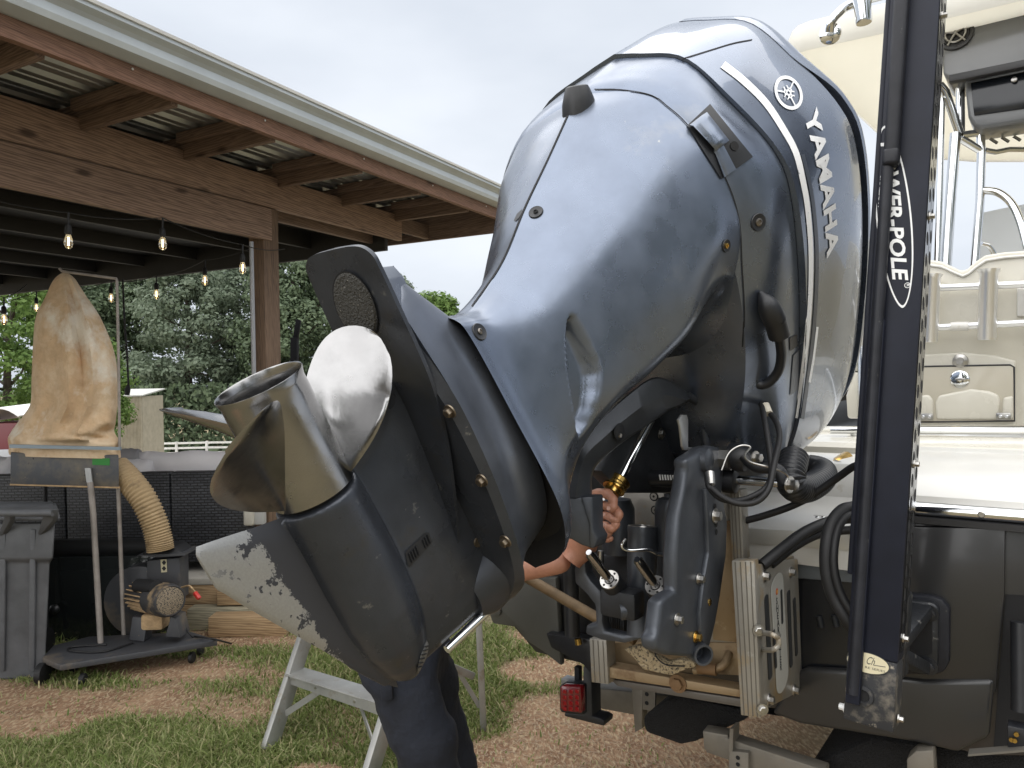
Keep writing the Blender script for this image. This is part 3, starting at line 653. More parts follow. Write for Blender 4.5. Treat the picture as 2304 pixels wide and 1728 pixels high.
# ================================================================== GROUND
def smooth(a, b, x): t = max(0.0, min(1.0, (x-a)/(b-a))); return t*t*(3-2*t)
from mathutils import noise as NZ
def gz(x, y):
    d = math.hypot(x*0.35, y)
    return -4.3*smooth(8.5, 60, d)*1.0 + 0.018*NZ.noise(Vector((x*0.9, y*0.9, 3)))*smooth(0.5, 3, d)
DIRT = [((120, 1580), 400, 62), ((-60, 1640), 260, 60), ((300, 1500), 210, 30), ((1195, 1510), 90, 28), ((1280, 1610), 130, 45), ((1420, 1720), 420, 62), ((1120, 1730), 150, 30), ((520, 1440), 130, 16), ((1600, 1560), 300, 120), ((1240, 1430), 90, 22), ((700, 1740), 60, 18)]
def grassness(x, y):
    """0 = bare earth, 1 = thick grass (world position)"""
    n = NZ.fractal(Vector((x*0.55, y*0.55, 1.3)), 1.0, 2.0, 4)*0.6 + 0.80
    v = Vector((x, y, 0))-CAM; dd = v.dot(F_)
    if dd > 0.6:
        px = 1152+FPX*v.dot(R_)/dd; py = 864-FPX*v.dot(U_)/dd
        for (c, rx, ry) in DIRT:
            q = ((px-c[0])/rx)**2 + ((py-c[1])/ry)**2
            n -= 0.85*math.exp(-q*1.1)
    n += 0.18*NZ.noise(Vector((x*3.1, y*3.1, 9)))
    return max(0.0, min(1.0, n))
def ground_mat():
    m = bpy.data.materials.new('earth_and_thatch'); m.use_nodes = True; n = m.node_tree.nodes; l = m.node_tree.links.new; b = n['Principled BSDF']; b.inputs['Roughness'].default_value = 0.95; b.inputs['Specular IOR Level'].default_value = 0.15
    t = n.new('ShaderNodeTexCoord'); at = n.new('ShaderNodeAttribute'); at.attribute_name = 'cover'
    n1 = n.new('ShaderNodeTexNoise'); n1.inputs['Scale'].default_value = 5; n1.inputs['Detail'].default_value = 9; n1.inputs['Roughness'].default_value = 0.7; l(t.outputs['Object'], n1.inputs['Vector'])
    mp = n.new('ShaderNodeMapping'); mp.inputs['Scale'].default_value = (60, 25, 1); mp.inputs['Rotation'].default_value = (0, 0, 0.5); l(t.outputs['Object'], mp.inputs['Vector'])
    n2 = n.new('ShaderNodeTexNoise'); n2.inputs['Scale'].default_value = 1.0; n2.inputs['Detail'].default_value = 6; l(mp.outputs[0], n2.inputs['Vector'])
    r1 = n.new('ShaderNodeValToRGB'); e = r1.color_ramp.elements; e[0].position = 0.3; e[0].color = (0.20, 0.108, 0.066, 1); e[1].position = 0.72; e[1].color = (0.45, 0.305, 0.19, 1); l(n1.outputs['Fac'], r1.inputs[0])
    r2 = n.new('ShaderNodeValToRGB'); e = r2.color_ramp.elements; e[0].position = 0.5; e[0].color = (0, 0, 0, 1); e[1].position = 0.62; e[1].color = (1, 1, 1, 1); l(n2.outputs['Fac'], r2.inputs[0])
    mx1 = n.new('ShaderNodeMixRGB'); l(r2.outputs[0], mx1.inputs[0]); l(r1.outputs[0], mx1.inputs[1]); mx1.inputs[2].default_value = (0.49, 0.37, 0.24, 1)
    r3 = n.new('ShaderNodeValToRGB'); e = r3.color_ramp.elements; e[0].position = 0.3; e[0].color = (0.13, 0.12, 0.068, 1); e[1].position = 0.7; e[1].color = (0.32, 0.27, 0.17, 1); l(n2.outputs['Fac'], r3.inputs[0])
    cf = n.new('ShaderNodeMapRange'); cf.inputs['From Min'].default_value = 0.3; cf.inputs['From Max'].default_value = 0.75; l(at.outputs['Fac'], cf.inputs['Value'])
    mx2 = n.new('ShaderNodeMixRGB'); l(cf.outputs[0], mx2.inputs[0]); l(mx1.outputs[0], mx2.inputs[1]); l(r3.outputs[0], mx2.inputs[2])
    l(mx2.outputs[0], b.inputs['Base Color'])
    ad = n.new('ShaderNodeMath'); ad.operation = 'ADD'; l(n1.outputs['Fac'], ad.inputs[0]); l(n2.outputs['Fac'], ad.inputs[1])
    bp = n.new('ShaderNodeBump'); bp.inputs['Strength'].default_value = 0.8; bp.inputs['Distance'].default_value = 0.04; l(ad.outputs[0], bp.inputs['Height']); l(bp.outputs[0], b.inputs['Normal'])
    return m
def axis_vals(lo, hi, fine_lo, fine_hi, fine, coarse):
    v = []; x = fine_lo
    while x <= fine_hi: v.append(x); x += fine
    x = fine_lo; s = fine
    while x > lo: s *= coarse; x -= s; v.insert(0, x)
    x = v[-1]; s = fine
    while x < hi: s *= coarse; x += s; v.append(x)
    return v
xs = axis_vals(-400, 400, -4.5, 3.5, 0.07, 1.25); ys = axis_vals(-300, 600, 1.5, 8.0, 0.07, 1.25)
vs = []; cov = []
for y in ys:
    for x in xs:
        vs.append((x, y, gz(x, y))); cov.append(grassness(x, y) if (-9 < x < 9 and 0 < y < 16) else 0.7)
me = bpy.data.meshes.new('ground'); nx = len(xs)
me.from_pydata(vs, [], [(j*nx+i, j*nx+i+1, (j+1)*nx+i+1, (j+1)*nx+i) for j in range(len(ys)-1) for i in range(nx-1)])
a_ = me.attributes.new('cover', 'FLOAT', 'POINT'); a_.data.foreach_set('value', cov)
me.polygons.foreach_set('use_smooth', [True]*len(me.polygons)); me.materials.append(ground_mat())
ground = bpy.data.objects.new('ground', me); COL.objects.link(ground); tag(ground, kind='structure')

# grass blades (nobody could count them)
def leaf_mat(name, cols, rough=0.6, transl=0.45):
    m = bpy.data.materials.new(name); m.use_nodes = True; n = m.node_tree.nodes; l = m.node_tree.links.new; b = n['Principled BSDF']; b.inputs['Roughness'].default_value = rough
    b.inputs['Specular IOR Level'].default_value = 0.3
    g = n.new('ShaderNodeNewGeometry'); r = n.new('ShaderNodeValToRGB'); e = r.color_ramp.elements
    e[0].position = 0; e[0].color = (*cols[0], 1); e[1].position = 1; e[1].color = (*cols[-1], 1)
    for i, c in enumerate(cols[1:-1]): q = e.new((i+1)/(len(cols)-1)); q.color = (*c, 1)
    l(g.outputs['Random Per Island'], r.inputs[0]); l(r.outputs[0], b.inputs['Base Color'])
    if transl:
        tr = n.new('ShaderNodeBsdfTranslucent'); l(r.outputs[0], tr.inputs[0]); ms = n.new('ShaderNodeMixShader'); ms.inputs[0].default_value = transl
        l(b.outputs[0], ms.inputs[1]); l(tr.outputs[0], ms.inputs[2]); l(ms.outputs[0], n['Material Output'].inputs[0])
    return m
M_grass = leaf_mat('grass_blades', [(0.13, 0.18, 0.05), (0.19, 0.25, 0.07), (0.27, 0.32, 0.11), (0.34, 0.37, 0.17), (0.52, 0.45, 0.26)])
rg = random.Random(3); vs = []; fs = []
cnt = 0
for _ in range(150000):
    px = rg.uniform(-60, 1500); py = 1400 + 400*rg.random()**0.8
    q = on_z(px, py, 0.0)
    if q.y > 7.5: continue
    g = grassness(q.x, q.y)
    if rg.random() > smooth(0.36, 0.74, g)*0.93+0.012: continue
    z = gz(q.x, q.y); h = (rg.uniform(0.014, 0.048)+0.05*rg.random()**5)*(0.6+0.7*g)*(0.75+0.7*max(0, NZ.noise(Vector((q.x*1.7, q.y*1.7, 5))))); an = rg.uniform(0, 6.283); w = rg.uniform(0.0016, 0.0034)*(0.6+0.25*q.y)
    lean = rg.uniform(0.2, 1.3)*h; c, s = math.cos(an), math.sin(an); la = rg.uniform(0, 6.283); lx, ly = math.cos(la)*lean, math.sin(la)*lean
    i0 = len(vs)
    vs += [(q.x-c*w, q.y-s*w, z-0.004), (q.x+c*w, q.y+s*w, z-0.004), (q.x+lx*0.4+c*w*0.8, q.y+ly*0.4+s*w*0.8, z+h*0.6), (q.x+lx*0.4-c*w*0.8, q.y+ly*0.4-s*w*0.8, z+h*0.6), (q.x+lx, q.y+ly, z+h*rg.uniform(0.7, 1.0))]
    fs += [(i0, i0+1, i0+2, i0+3), (i0+3, i0+2, i0+4)]; cnt += 1
me = bpy.data.meshes.new('grass'); me.from_pydata(vs, [], fs); me.materials.append(M_grass)
go = bpy.data.objects.new('grass', me); COL.objects.link(go); tag(go, 'patchy green lawn grass growing over reddish bare earth', 'grass', kind='stuff')
# straw and chips lying on the bare earth
M_straw = leaf_mat('dry_straw', [(0.30, 0.21, 0.13), (0.38, 0.29, 0.19), (0.46, 0.37, 0.25), (0.2, 0.13, 0.085)], transl=0.0)
vs = []; fs = []
for _ in range(12000):
    px = rg.uniform(-60, 1750); py = 1400 + 420*rg.random()
    q = on_z(px, py, 0.0)
    if q.y > 7: continue
    z = gz(q.x, q.y)+rg.uniform(0.002, 0.008); an = rg.uniform(0, 6.283); ln = rg.uniform(0.004, 0.024); w = rg.uniform(0.0006, 0.0018); c, s = math.cos(an), math.sin(an); tz = rg.uniform(-0.004, 0.01)
    i0 = len(vs); vs += [(q.x-c*ln-s*w, q.y-s*ln+c*w, z), (q.x-c*ln+s*w, q.y-s*ln-c*w, z), (q.x+c*ln+s*w, q.y+s*ln-c*w, z+tz), (q.x+c*ln-s*w, q.y+s*ln+c*w, z+tz)]; fs.append((i0, i0+1, i0+2, i0+3))
me = bpy.data.meshes.new('straw_litter'); me.from_pydata(vs, [], fs); me.materials.append(M_straw)
so = bpy.data.objects.new('straw_litter', me); COL.objects.link(so); tag(so, 'dry straw and wood chips littering the bare reddish earth', 'litter', kind='stuff')

# ================================================================== TREES
M_bark = mat('bark', (0.07, 0.055, 0.045), 0.9, var=0.4, vscale=3, bump=0.6, bscale=12)
M_leafA = leaf_mat('foliage_dark', [(0.095, 0.13, 0.08), (0.12, 0.165, 0.095), (0.145, 0.195, 0.11), (0.17, 0.215, 0.13)])  # greens greyed in place of distance haze
M_leafB = leaf_mat('foliage_bright', [(0.08, 0.14, 0.035), (0.12, 0.20, 0.05), (0.16, 0.255, 0.07), (0.2, 0.29, 0.09)])
M_leafC = leaf_mat('foliage_hazed', [(0.135, 0.175, 0.12), (0.16, 0.205, 0.14), (0.185, 0.23, 0.16), (0.21, 0.25, 0.18)])  # paler, greyer greens; distance haze is put into the leaf colour
def tree_meshes(seed, H, W, leafm, nclump, per, leaf, base=0.18):
    r = random.Random(seed); tb = MB()
    trunk = [Vector((0, 0, -0.3)), Vector((r.uniform(-.2, .2), r.uniform(-.2, .2), H*0.3)), Vector((r.uniform(-.5, .5), r.uniform(-.5, .5), H*0.62)), Vector((r.uniform(-.6, .6), r.uniform(-.6, .6), H*0.9))]
    tb.tube(catmull(trunk, 4), [0.032*H*(1-0.85*i/12) for i in range(13)], 8)
    vs = []; fs = []
    for c in range(nclump):
        t = r.random()**0.85; z = H*(base+(0.97-base)*t); prof = W*(0.55+0.62*math.sin(math.pi*min(1, (t*0.86+0.12)))**1.0)*0.62
        an = r.uniform(0, 6.283); rad = prof*math.sqrt(r.uniform(0.08, 1.0))
        cc = Vector((math.cos(an)*rad, math.sin(an)*rad, z)); cs = r.uniform(0.045, 0.115)*H
        if c % 9 == 0:
            st = trunk[1].lerp(trunk[3], max(0, min(1, (t-0.15)))); tb.tube([st, st.lerp(cc, 0.6)+Vector((0, 0, -0.02*H)), cc], [0.008*H, 0.005*H, 0.002*H], 5)
        for k in range(per):
            while True:
                d = Vector((r.uniform(-1, 1), r.uniform(-1, 1), r.uniform(-1, 1)))
                if d.length < 1: break
            d = d*(0.55+0.45*r.random())/max(0.25, d.length**0.6); p = cc + Vector((d.x*cs*1.15, d.y*cs*1.15, d.z*cs*0.75))
            nrm = (Vector((r.gauss(0, .38), r.gauss(0, .38), 0.45+r.gauss(0, .38)))+d.normalized()*1.25).normalized(); t1 = nrm.cross(Vector((r.gauss(0, 1), r.gauss(0, 1), r.gauss(0, 1)))).normalized(); t2 = nrm.cross(t1)
            s1 = leaf*r.uniform(0.55, 1.2); s2 = s1*r.uniform(0.4, 0.7); i0 = len(vs)
            vs += [p-t1*s1, p+t2*s2-t1*s1*0.1, p+t1*s1, p-t2*s2+t1*s1*0.15]; fs.append((i0, i0+1, i0+2, i0+3))
    me = bpy.data.meshes.new('crown'); me.from_pydata(vs, [], fs); me.materials.append(leafm)
    return tb, me
def tree(name, label, x, y, z, seed, H, W, leafm, nclump, per, leaf, group=None, base=0.18):
    t = thing(name, label, 'tree', (x, y, z), group); tb, me = tree_meshes(seed, H, W, leafm, nclump, per, leaf, base)
    tb.v = [q+t.location for q in tb.v]; tb.build('trunk', M_bark, t)
    o = bpy.data.objects.new('crown', me); COL.objects.link(o); o.parent = t
    return t
def at_depth(px, d): q = P(px, 860, d); return q.x, q.y
TG = 'broadleaf trees beyond the pasture fence'
TREES = [  # px, depth, H, W, material, label
 (300, 74, 18.5, 5.8, M_leafA, 'dark green tree rising behind the tan metal shed'),
 (425, 66, 17.6, 6.0, M_leafC, 'greyish green tree standing behind the tilted propeller blades'),
 (545, 72, 19.5, 6.0, M_leafC, 'tall pale green tree seen just left of the wooden pavilion post'),
 (660, 66, 17.5, 5.8, M_leafA, 'tree seen between the wooden post and the motor plate, behind the black mast'),
 (765, 72, 17.0, 5.6, M_leafC, 'tree half covered by the dark cavitation plate'),
 (985, 66, 13.4, 3.8, M_leafB, 'thin feathery treetop against the sky beside the motor neck'),
 (880, 76, 16.6, 3.8, M_leafC, 'small tree tip peeking out above the cavitation plate fairing'),
 (170, 70, 16.8, 5.8, M_leafA, 'shadowy tree behind the tan filter bag'),
]
for i, (px, d, H, W, lm, lab) in enumerate(TREES):
    x, y = at_depth(px, d); tree('broadleaf_tree', lab, x, y, gz(x, y), 20+i, H, W, lm, 130, 190, 0.21, TG, base=0.13)
for i, (px, d, H, W, lab) in enumerate([(20, 38, 10.0, 4.6, 'bright green tree at the far left under the pavilion roof'), (215, 46, 8.0, 2.6, 'young bright green tree beside the hanging cable')]):
    x, y = at_depth(px, d); tree('broadleaf_tree', lab, x, y, gz(x, y), 50+i, H, W, M_leafB, 90, 150, 0.14, TG, base=0.3)
# trees behind the photographer (they show as dark reflections in the glossy cowl)
for i, (x, y, H, W) in enumerate([(9, -7, 9, 4.5), (16, -4, 10, 5), (3, -13, 10, 5), (-6, -14, 10, 5)]):
    tree('broadleaf_tree', ['broad tree behind the photographer, right of the others', 'broad tree far to the right of the boat stern', 'tall tree standing straight behind the photographer', 'leafy tree behind the photographer on the pavilion side'][i], x, y, gz(x, y)-0.1, 80+i, H, W, M_leafA, 60, 40, 0.34, base=0.12)
# low dark undergrowth under the trees
b = MB(); r = random.Random(5); vs = []; fs = []
for _ in range(14000):
    px = r.uniform(-100, 1060); d = r.uniform(61, 64.5); x, y = at_depth(px, d); hz = gz(x, y)+r.random()**1.3*6.0
    n_ = Vector((r.gauss(0, 1), r.gauss(-.5, 1), r.gauss(.5, .7))).normalized(); t1 = n_.cross(Vector((r.gauss(0, 1), r.gauss(0, 1), r.gauss(0, 1)))).normalized(); t2 = n_.cross(t1); s1 = r.uniform(.14, .34); p = Vector((x, y, hz)); i0 = len(vs)
    vs += [p-t1*s1, p+t2*s1*.6, p+t1*s1, p-t2*s1*.6]; fs.append((i0, i0+1, i0+2, i0+3))
me = bpy.data.meshes.new('undergrowth'); me.from_pydata(vs, [], fs); me.materials.append(M_leafA)
uo = bpy.data.objects.new('undergrowth', me); COL.objects.link(uo); tag(uo, 'dark undergrowth along the foot of the far trees', 'undergrowth', kind='stuff')

# ================================================================== PASTURE FENCE, SHED, CANOPY, BARN
M_white = mat('weathered_white_paint', (0.62, 0.62, 0.60), 0.6, var=0.15, vscale=4)
x0, y0 = at_depth(250, 58); fe = thing('pasture_fence', 'white four rail pasture fence running in front of the far trees', 'fence', (x0, y0, gz(x0, y0)))
prev = None
for i in range(16):
    px = 258+68*i; x, y = at_depth(px, 58); z = gz(x, y)
    MB().tube([(x, y, z-0.2), (x, y, z+1.55)], 0.11, 8).build('post', M_white, fe)
    if prev:
        for k in range(4):
            zz = 0.3+0.38*k; MB().bar((prev[0], prev[1], prev[2]+zz), (x, y, z+zz), 0.06, 0.15).build('rail', M_white, fe)
    prev = (x, y, z)
M_tan = mat('tan_sheet_metal', (0.42, 0.38, 0.30), 0.5, 0.2, var=0.12, vscale=3)
xa, ya = at_depth(235, 50); xb, yb = at_depth(318, 50); sh = thing('metal_shed', 'tan ribbed metal shed among the far trees', 'shed', (xa, ya, gz(xa, ya)))
b = MB(); n = 26; zt = 1.75-(890-862)/FPX*50; rows = []
for i in range(n*4+1):
    t = i/(n*4); k = i % 4; dep = 0.05 if k in (1, 2) else 0.0; rows.append([Vector((lerp(xa, xb, t), ya-dep, gz(xa, ya)-0.3)), Vector((lerp(xa, xb, t), ya-dep, zt))])
b.grid(rows); b.build('ribbed_wall', M_tan, sh, smooth=False)
MB().prism([(xa, ya+0.05, zt), (xb, ya+0.05, zt), (xb, ya+0.05, gz(xb, yb)-0.3), (xa, ya+0.05, gz(xa, ya)-0.3)], (0, 3, 0)).build('side_walls', M_tan, sh)
MB().prism([(xa-0.1, ya-0.1, zt), (xb+0.1, ya-0.1, zt), (xb+0.1, ya+3.2, zt+0.4), (xa-0.1, ya+3.2, zt+0.4)], (0, 0, 0.08)).build('roof', mat('shed_roof', (0.5, 0.5, 0.48), 0.5, 0.3), sh)
# white canopy over a dark red trailer at the far left
xa, ya = at_depth(-60, 24); xb, yb = at_depth(36, 24); zg = gz(xa, ya)
tr_ = thing('covered_trailer', 'dark red trailer under a rounded white canopy at the left edge', 'trailer', (xa, ya, zg))
def zpx(py, d): return 1.75-(py-867)/FPX*d
b = MB(); rows = []
for i in range(11):
    t = i/10; zz = lerp(zpx(950, 24), zpx(916, 24), math.sin(math.pi*min(1, 0.15+t*0.85))); 
    rows.append([Vector((lerp(xa, xb+0.12, 1-t), ya-0.1, zz)), Vector((lerp(xa, xb+0.12, 1-t), ya+2.2, zz+0.1))])
b.grid(rows); b.build('canopy', mat('white_tarp', (0.7, 0.7, 0.72), 0.5), tr_, solid=0.05)
MB().box(((xa+xb)/2, ya+1.1, (zg+zpx(950, 24))/2), Vector((1, 0, 0)), Vector((0, 1, 0)), ZZ, (xb-xa)/2, 1.0, (zpx(951, 24)-zg)/2).build('body', mat('dark_red_paint', (0.10, 0.012, 0.016), 0.45), tr_, bevel=0.03)
MB().box(((xa+xb)/2+0.2, ya+0.08, zg+0.5), Vector((1, 0, 0)), Vector((0, 1, 0)), ZZ, 0.35, 0.04, 0.25).build('tailgate', mat('grey_tailgate', (0.3, 0.31, 0.33), 0.5), tr_, bevel=0.02)
# open barn far behind the boat
bn = thing('open_barn', 'dark open sided barn with grey posts behind the boat', 'barn', P(1850, 985, 16))
bn.location.z = gz(bn.location.x, bn.location.y)
M_barn = mat('barn_dark', (0.05, 0.048, 0.045), 0.9); M_galv = mat('galvanised_steel', (0.42, 0.43, 0.44), 0.45, 0.7, var=0.15, vscale=6)
b = MB(); q0 = P(1690, 980, 18.5); q1 = P(2040, 980, 18.5); zb = bn.location.z-0.2
MB().prism([(q0.x, q0.y, zb), (q1.x, q1.y, zb), (q1.x, q1.y, 2.14), (q0.x, q0.y, 2.14)], (0, 0.15, 0)).build('back_wall', M_barn, bn)
q2 = P(1660, 800, 15.5); q3 = P(2060, 800, 15.5)
MB().prism([(q2.x, q2.y, 2.1), (q3.x, q3.y, 2.1), (q1.x+1, q1.y+0.5, 2.15), (q0.x-1, q0.y+0.5, 2.15)], (0, 0, 0.12)).build('roof', mat('barn_roof', (0.22, 0.2, 0.18), 0.6), bn)
for px in (1778, 1822, 1862):
    q = P(px, 900, 15.8); MB().bar((q.x, q.y, zb), (q.x, q.y, 2.1), 0.16, 0.10, up=(1, 0, 0)).build('post', M_galv, bn)
for (px, py) in ((1900, 930), (1850, 955)):
    q = P(px, py, 17.5); MB().box(q, Vector((1, 0, 0)), Vector((0, 1, 0)), ZZ, 0.35, 0.3, 0.12).build('beam_scrap', mat('rusty_scrap', (0.13, 0.06, 0.035), 0.8), bn)
# black mast seen between the post and the motor
q = P(660, 900, 12); ms_ = thing('black_mast', 'tall slim black mast beyond the pavilion post', 'mast', (q.x, q.y, gz(q.x, q.y)))
M_mast = mat('mast_black', (0.004, 0.004, 0.005), 0.8, spec=0.1)
b = MB(); b.bar((q.x-0.02, q.y, gz(q.x, q.y)), P(663, 760, 12), 0.14, 0.10, up=(1, 0, 0)); b.build('lower_sleeve', M_mast, ms_, bevel=0.008)
b = MB(); b.bar(P(663, 775, 12), P(672, 720, 12), 0.085, 0.07, up=(1, 0, 0)); b.build('upper_rod', M_mast, ms_, bevel=0.006)

# ================================================================== PATIO
PZ = 0.335
M_conc = mat('patio_concrete', (0.36, 0.34, 0.30), 0.85, var=0.15, vscale=5, bump=0.2, bscale=80)
pf = P(440, 900, 5.5); patio_y = 5.5
b = MB(); b.prism([(-9, patio_y-0.04, PZ-0.05), (-1.62, patio_y-0.04, PZ-0.05), (-1.62, 14, PZ-0.05), (-9, 14, PZ-0.05)], (0, 0, 0.05)); b.build('patio', M_conc, None, bevel=0.008); tag(bpy.data.objects['patio'], kind='structure')
W_timber = wood('pressure_treated_timber', (0.17, 0.105, 0.055), (0.40, 0.275, 0.15))
W_timber2 = wood('weathered_timber', (0.14, 0.125, 0.085), (0.34, 0.31, 0.22))
GT = 'timbers edging the patio and its step'
def timber(p, q, w, h, label, m=W_timber):
    p = Vector(p); q = Vector(q); o = MB().bar(p, q, w, h).build('landscape_timber', m, None, bevel=0.006); tag(o, label, 'timber', GT); return o
timber((-9, 5.53, 0.07), (-1.66, 5.53, 0.07), 0.13, 0.139, 'lower long patio edge timber resting on the ground')
timber((-9, 5.53, 0.212), (-1.66, 5.53, 0.212), 0.13, 0.139, 'long patio edge timber under the concrete slab')
x1 = P(424, 1400, 5.36).x; x2 = P(520, 1400, 5.36).x
timber((x1, 5.39, 0.075), (P(640, 1400, 5.39).x, 5.39, 0.075), 0.135, 0.15, 'greenish weathered step timber behind the light brown front one', W_timber2)
timber((P(476, 1400, 5.24).x, 5.235, 0.07), (P(650, 1400, 5.24).x, 5.235, 0.07), 0.14, 0.138, 'light brown step timber lying in front on the earth')
timber((P(492, 1350, 5.42).x, 5.42, 0.215), (P(560, 1350, 5.42).x, 5.42, 0.215), 0.10, 0.11, 'short timber block set on the greenish step timber')

# ================================================================== PAVILION
KP = 5.7/5.2
Q0 = Vector((-1.69, 5.2, 0)); D1 = Vector((0.466, 0.885, 0)).normalized(); E1 = Vector((0.885, -0.466, 0)).normalized()
def PV(t, e, z): q = Q0 + D1*t + E1*e + ZZ*z; return CAM + (q-CAM)*KP
pav = thing('pavilion', 'open timber pavilion with a low metal roof and white gutter', 'pavilion', PV(0, 0, 0))
pav.location.z = PZ
W_beam = wood('stained_beam_timber', (0.115, 0.070, 0.052), (0.335, 0.225, 0.165))
W_dark = wood('rafter_timber', (0.080, 0.053, 0.042), (0.22, 0.15, 0.115), knots=True)
W_fascia = wood('fascia_timber', (0.10, 0.052, 0.034), (0.25, 0.14, 0.095), ring=16)
W_post = wood('post_timber', (0.07, 0.045, 0.03), (0.20, 0.13, 0.085), ring=14, knots=False)
def pbar(t0, e0, t1, e1, z0, z1, w, name, m, **k): return MB().bar(PV(t0, e0, (z0+z1)/2), PV(t1, e1, (z0+z1)/2), w*KP, (z1-z0)*KP, **k).build(name, m, pav, bevel=0.004)
p0 = PV(0.06, -0.06, 0); MB().bar((p0.x, p0.y, PZ), (p0.x, p0.y, PV(0, 0, 2.95).z), 0.155, 0.155, up=D1).build('post', W_post, pav, bevel=0.006)
pbar(-7, 0, 0.06, 0, 2.725, 2.945, 0.045, 'beam', W_beam); pbar(-7, 0, 1.58, 0, 2.955, 3.17, 0.045, 'beam', W_beam)
pbar(-7, -0.20, 1.58, -0.20, 2.93, 3.17, 0.045, 'beam', W_dark)
MB().bar(PV(0.08, -0.02, 2.69), PV(0.08, -0.02, 2.93), 0.05, 0.06, up=D1).build('post_cleat', W_dark, pav)
for t in (-3.9, -3.25, -2.6, -1.93, -1.283, -0.634, 0.141, 0.816, 1.50):
    pbar(t, 0.74, t, -0.24, 3.11, 3.25, 0.042, 'rafter', W_dark)
    pbar(t-0.05, 0.74, t-0.05, 0.02, 3.20, 3.26, 0.04, 'nailer', W_dark)
pbar(-7, 0.776, 2.05, 0.776, 3.118, 3.262, 0.04, 'fascia_board', W_fascia)
pbar(2.05, 0.79, 2.05, -7.8, 3.03, 3.262, 0.04, 'end_fascia', W_dark)
pbar(1.60, -0.02, 2.03, -0.02, 3.04, 3.17, 0.04, 'end_block', W_dark)
W_black = mat('near_black_ceiling', (0.016, 0.015, 0.015), 0.7, var=0.2, vscale=4)  # near-black colour shared by ceiling panel, joists and end beam
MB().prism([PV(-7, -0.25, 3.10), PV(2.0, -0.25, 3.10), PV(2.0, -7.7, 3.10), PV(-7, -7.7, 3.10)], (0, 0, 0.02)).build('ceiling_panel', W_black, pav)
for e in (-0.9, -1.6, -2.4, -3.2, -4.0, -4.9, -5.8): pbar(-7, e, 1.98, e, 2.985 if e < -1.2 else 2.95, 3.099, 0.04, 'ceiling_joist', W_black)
for e, t in ((-3.9, 0.0), (-7.4, 0.0)):
    q = PV(t, e, 0); MB().bar((q.x, q.y, PZ), (q.x, q.y, PV(0, 0, 3.0).z), 0.155, 0.155, up=D1).build('post', W_post, pav, bevel=0.006)
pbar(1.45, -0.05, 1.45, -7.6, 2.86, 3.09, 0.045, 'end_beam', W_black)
# corrugated roof: ribs run along the eave
M_roof = mat('galvalume_roof', (0.44, 0.47, 0.49), 0.34, 0.85, var=0.12, vscale=3)
b = MB(); rows = []; e = 0.83
while e > -7.9:
    for de, dz in ((0, 0), (0.02, 0.022), (0.05, 0.022), (0.07, 0), (0.115, 0), (0.12, 0.006), (0.13, 0.006), (0.135, 0)): rows.append([PV(-7.2, e-de, 3.262+dz), PV(2.1, e-de, 3.262+dz)])
    e -= 0.19
b.grid(rows); b.build('roof_sheet', M_roof, pav, smooth=False)
b = MB(); b.prism([PV(-7.2, 0.84, 3.29), PV(2.11, 0.84, 3.29), PV(2.11, -7.9, 3.29), PV(-7.2, -7.9, 3.29)], (0, 0, 0.012)); b.build('roof_cap_sheet', M_roof, pav)
# gutter: K profile
M_gut = mat('white_gutter_metal', (0.47, 0.51, 0.53), 0.38, 0.2, var=0.06, vscale=5)
prof = [(0.80, 3.205), (0.815, 3.205), (0.875, 3.225), (0.885, 3.25), (0.885, 3.285), (0.90, 3.30), (0.925, 3.318), (0.925, 3.335), (0.915, 3.335), (0.895, 3.31), (0.80, 3.24)]
b = MB(); b.prism([PV(-7.2, e, z) for e, z in prof], (PV(2.06, 0, 0)-PV(-7.2, 0, 0))); b.build('gutter', M_gut, pav, smooth=False)
b = MB(); b.prism([PV(-7.2, e, z) for e, z in [(0.78, 3.335), (0.935, 3.337), (0.94, 3.35), (0.78, 3.36)]], (PV(2.11, 0, 0)-PV(-7.2, 0, 0))); b.build('drip_edge', mat('white_drip_edge', (0.75, 0.76, 0.76), 0.4), pav, smooth=False)
for t in (-2.4, -1.55, -0.75, 0.1, 0.9, 1.7):
    q = PV(t, 0.80, 3.185); MB().lathe(q, E1, [(0, 0.006), (0.003, 0.006), (0.004, 0.003)], 8).build('nail_head', M_white, pav)
# conduit on the post and its outlet box
cd = [P(563, 560, 5.52), P(577, 740, 5.52), P(585, 840, 5.52), P(600, 1110, 5.5)]
c_top = PV(-0.09, -0.02, 2.7); cb = Vector((c_top.x, c_top.y, 0.9))
MB().tube([c_top, cb], 0.016, 10).build('conduit', mat('grey_conduit', (0.35, 0.36, 0.38), 0.4, 0.5), pav)
q = P(585, 1155, 5.42); ob = thing('outlet_box', 'grey outdoor outlet box with a bulging cover on the post', 'outlet box', q)
MB().box(q, Vector((1, 0, 0)), Vector((0, 1, 0)), ZZ, 0.035, 0.035, 0.075).build('box_body', mat('outlet_grey', (0.36, 0.36, 0.35), 0.5), ob, bevel=0.006)
MB().box(q+Vector((-0.065, -0.01, -0.01)), Vector((1, 0, 0)), Vector((0, 1, 0)), ZZ, 0.038, 0.05, 0.07).build('cover', mat('outlet_cover', (0.42, 0.40, 0.35), 0.35), ob, bevel=0.018, seg=3)
MB().tube([q+Vector((0.0, 0, 0.07)), q+Vector((0, 0.0, 0.25))], 0.016, 8).build('conduit_stub', mat('grey_conduit', (0.35, 0.36, 0.38), 0.4, 0.5), ob)
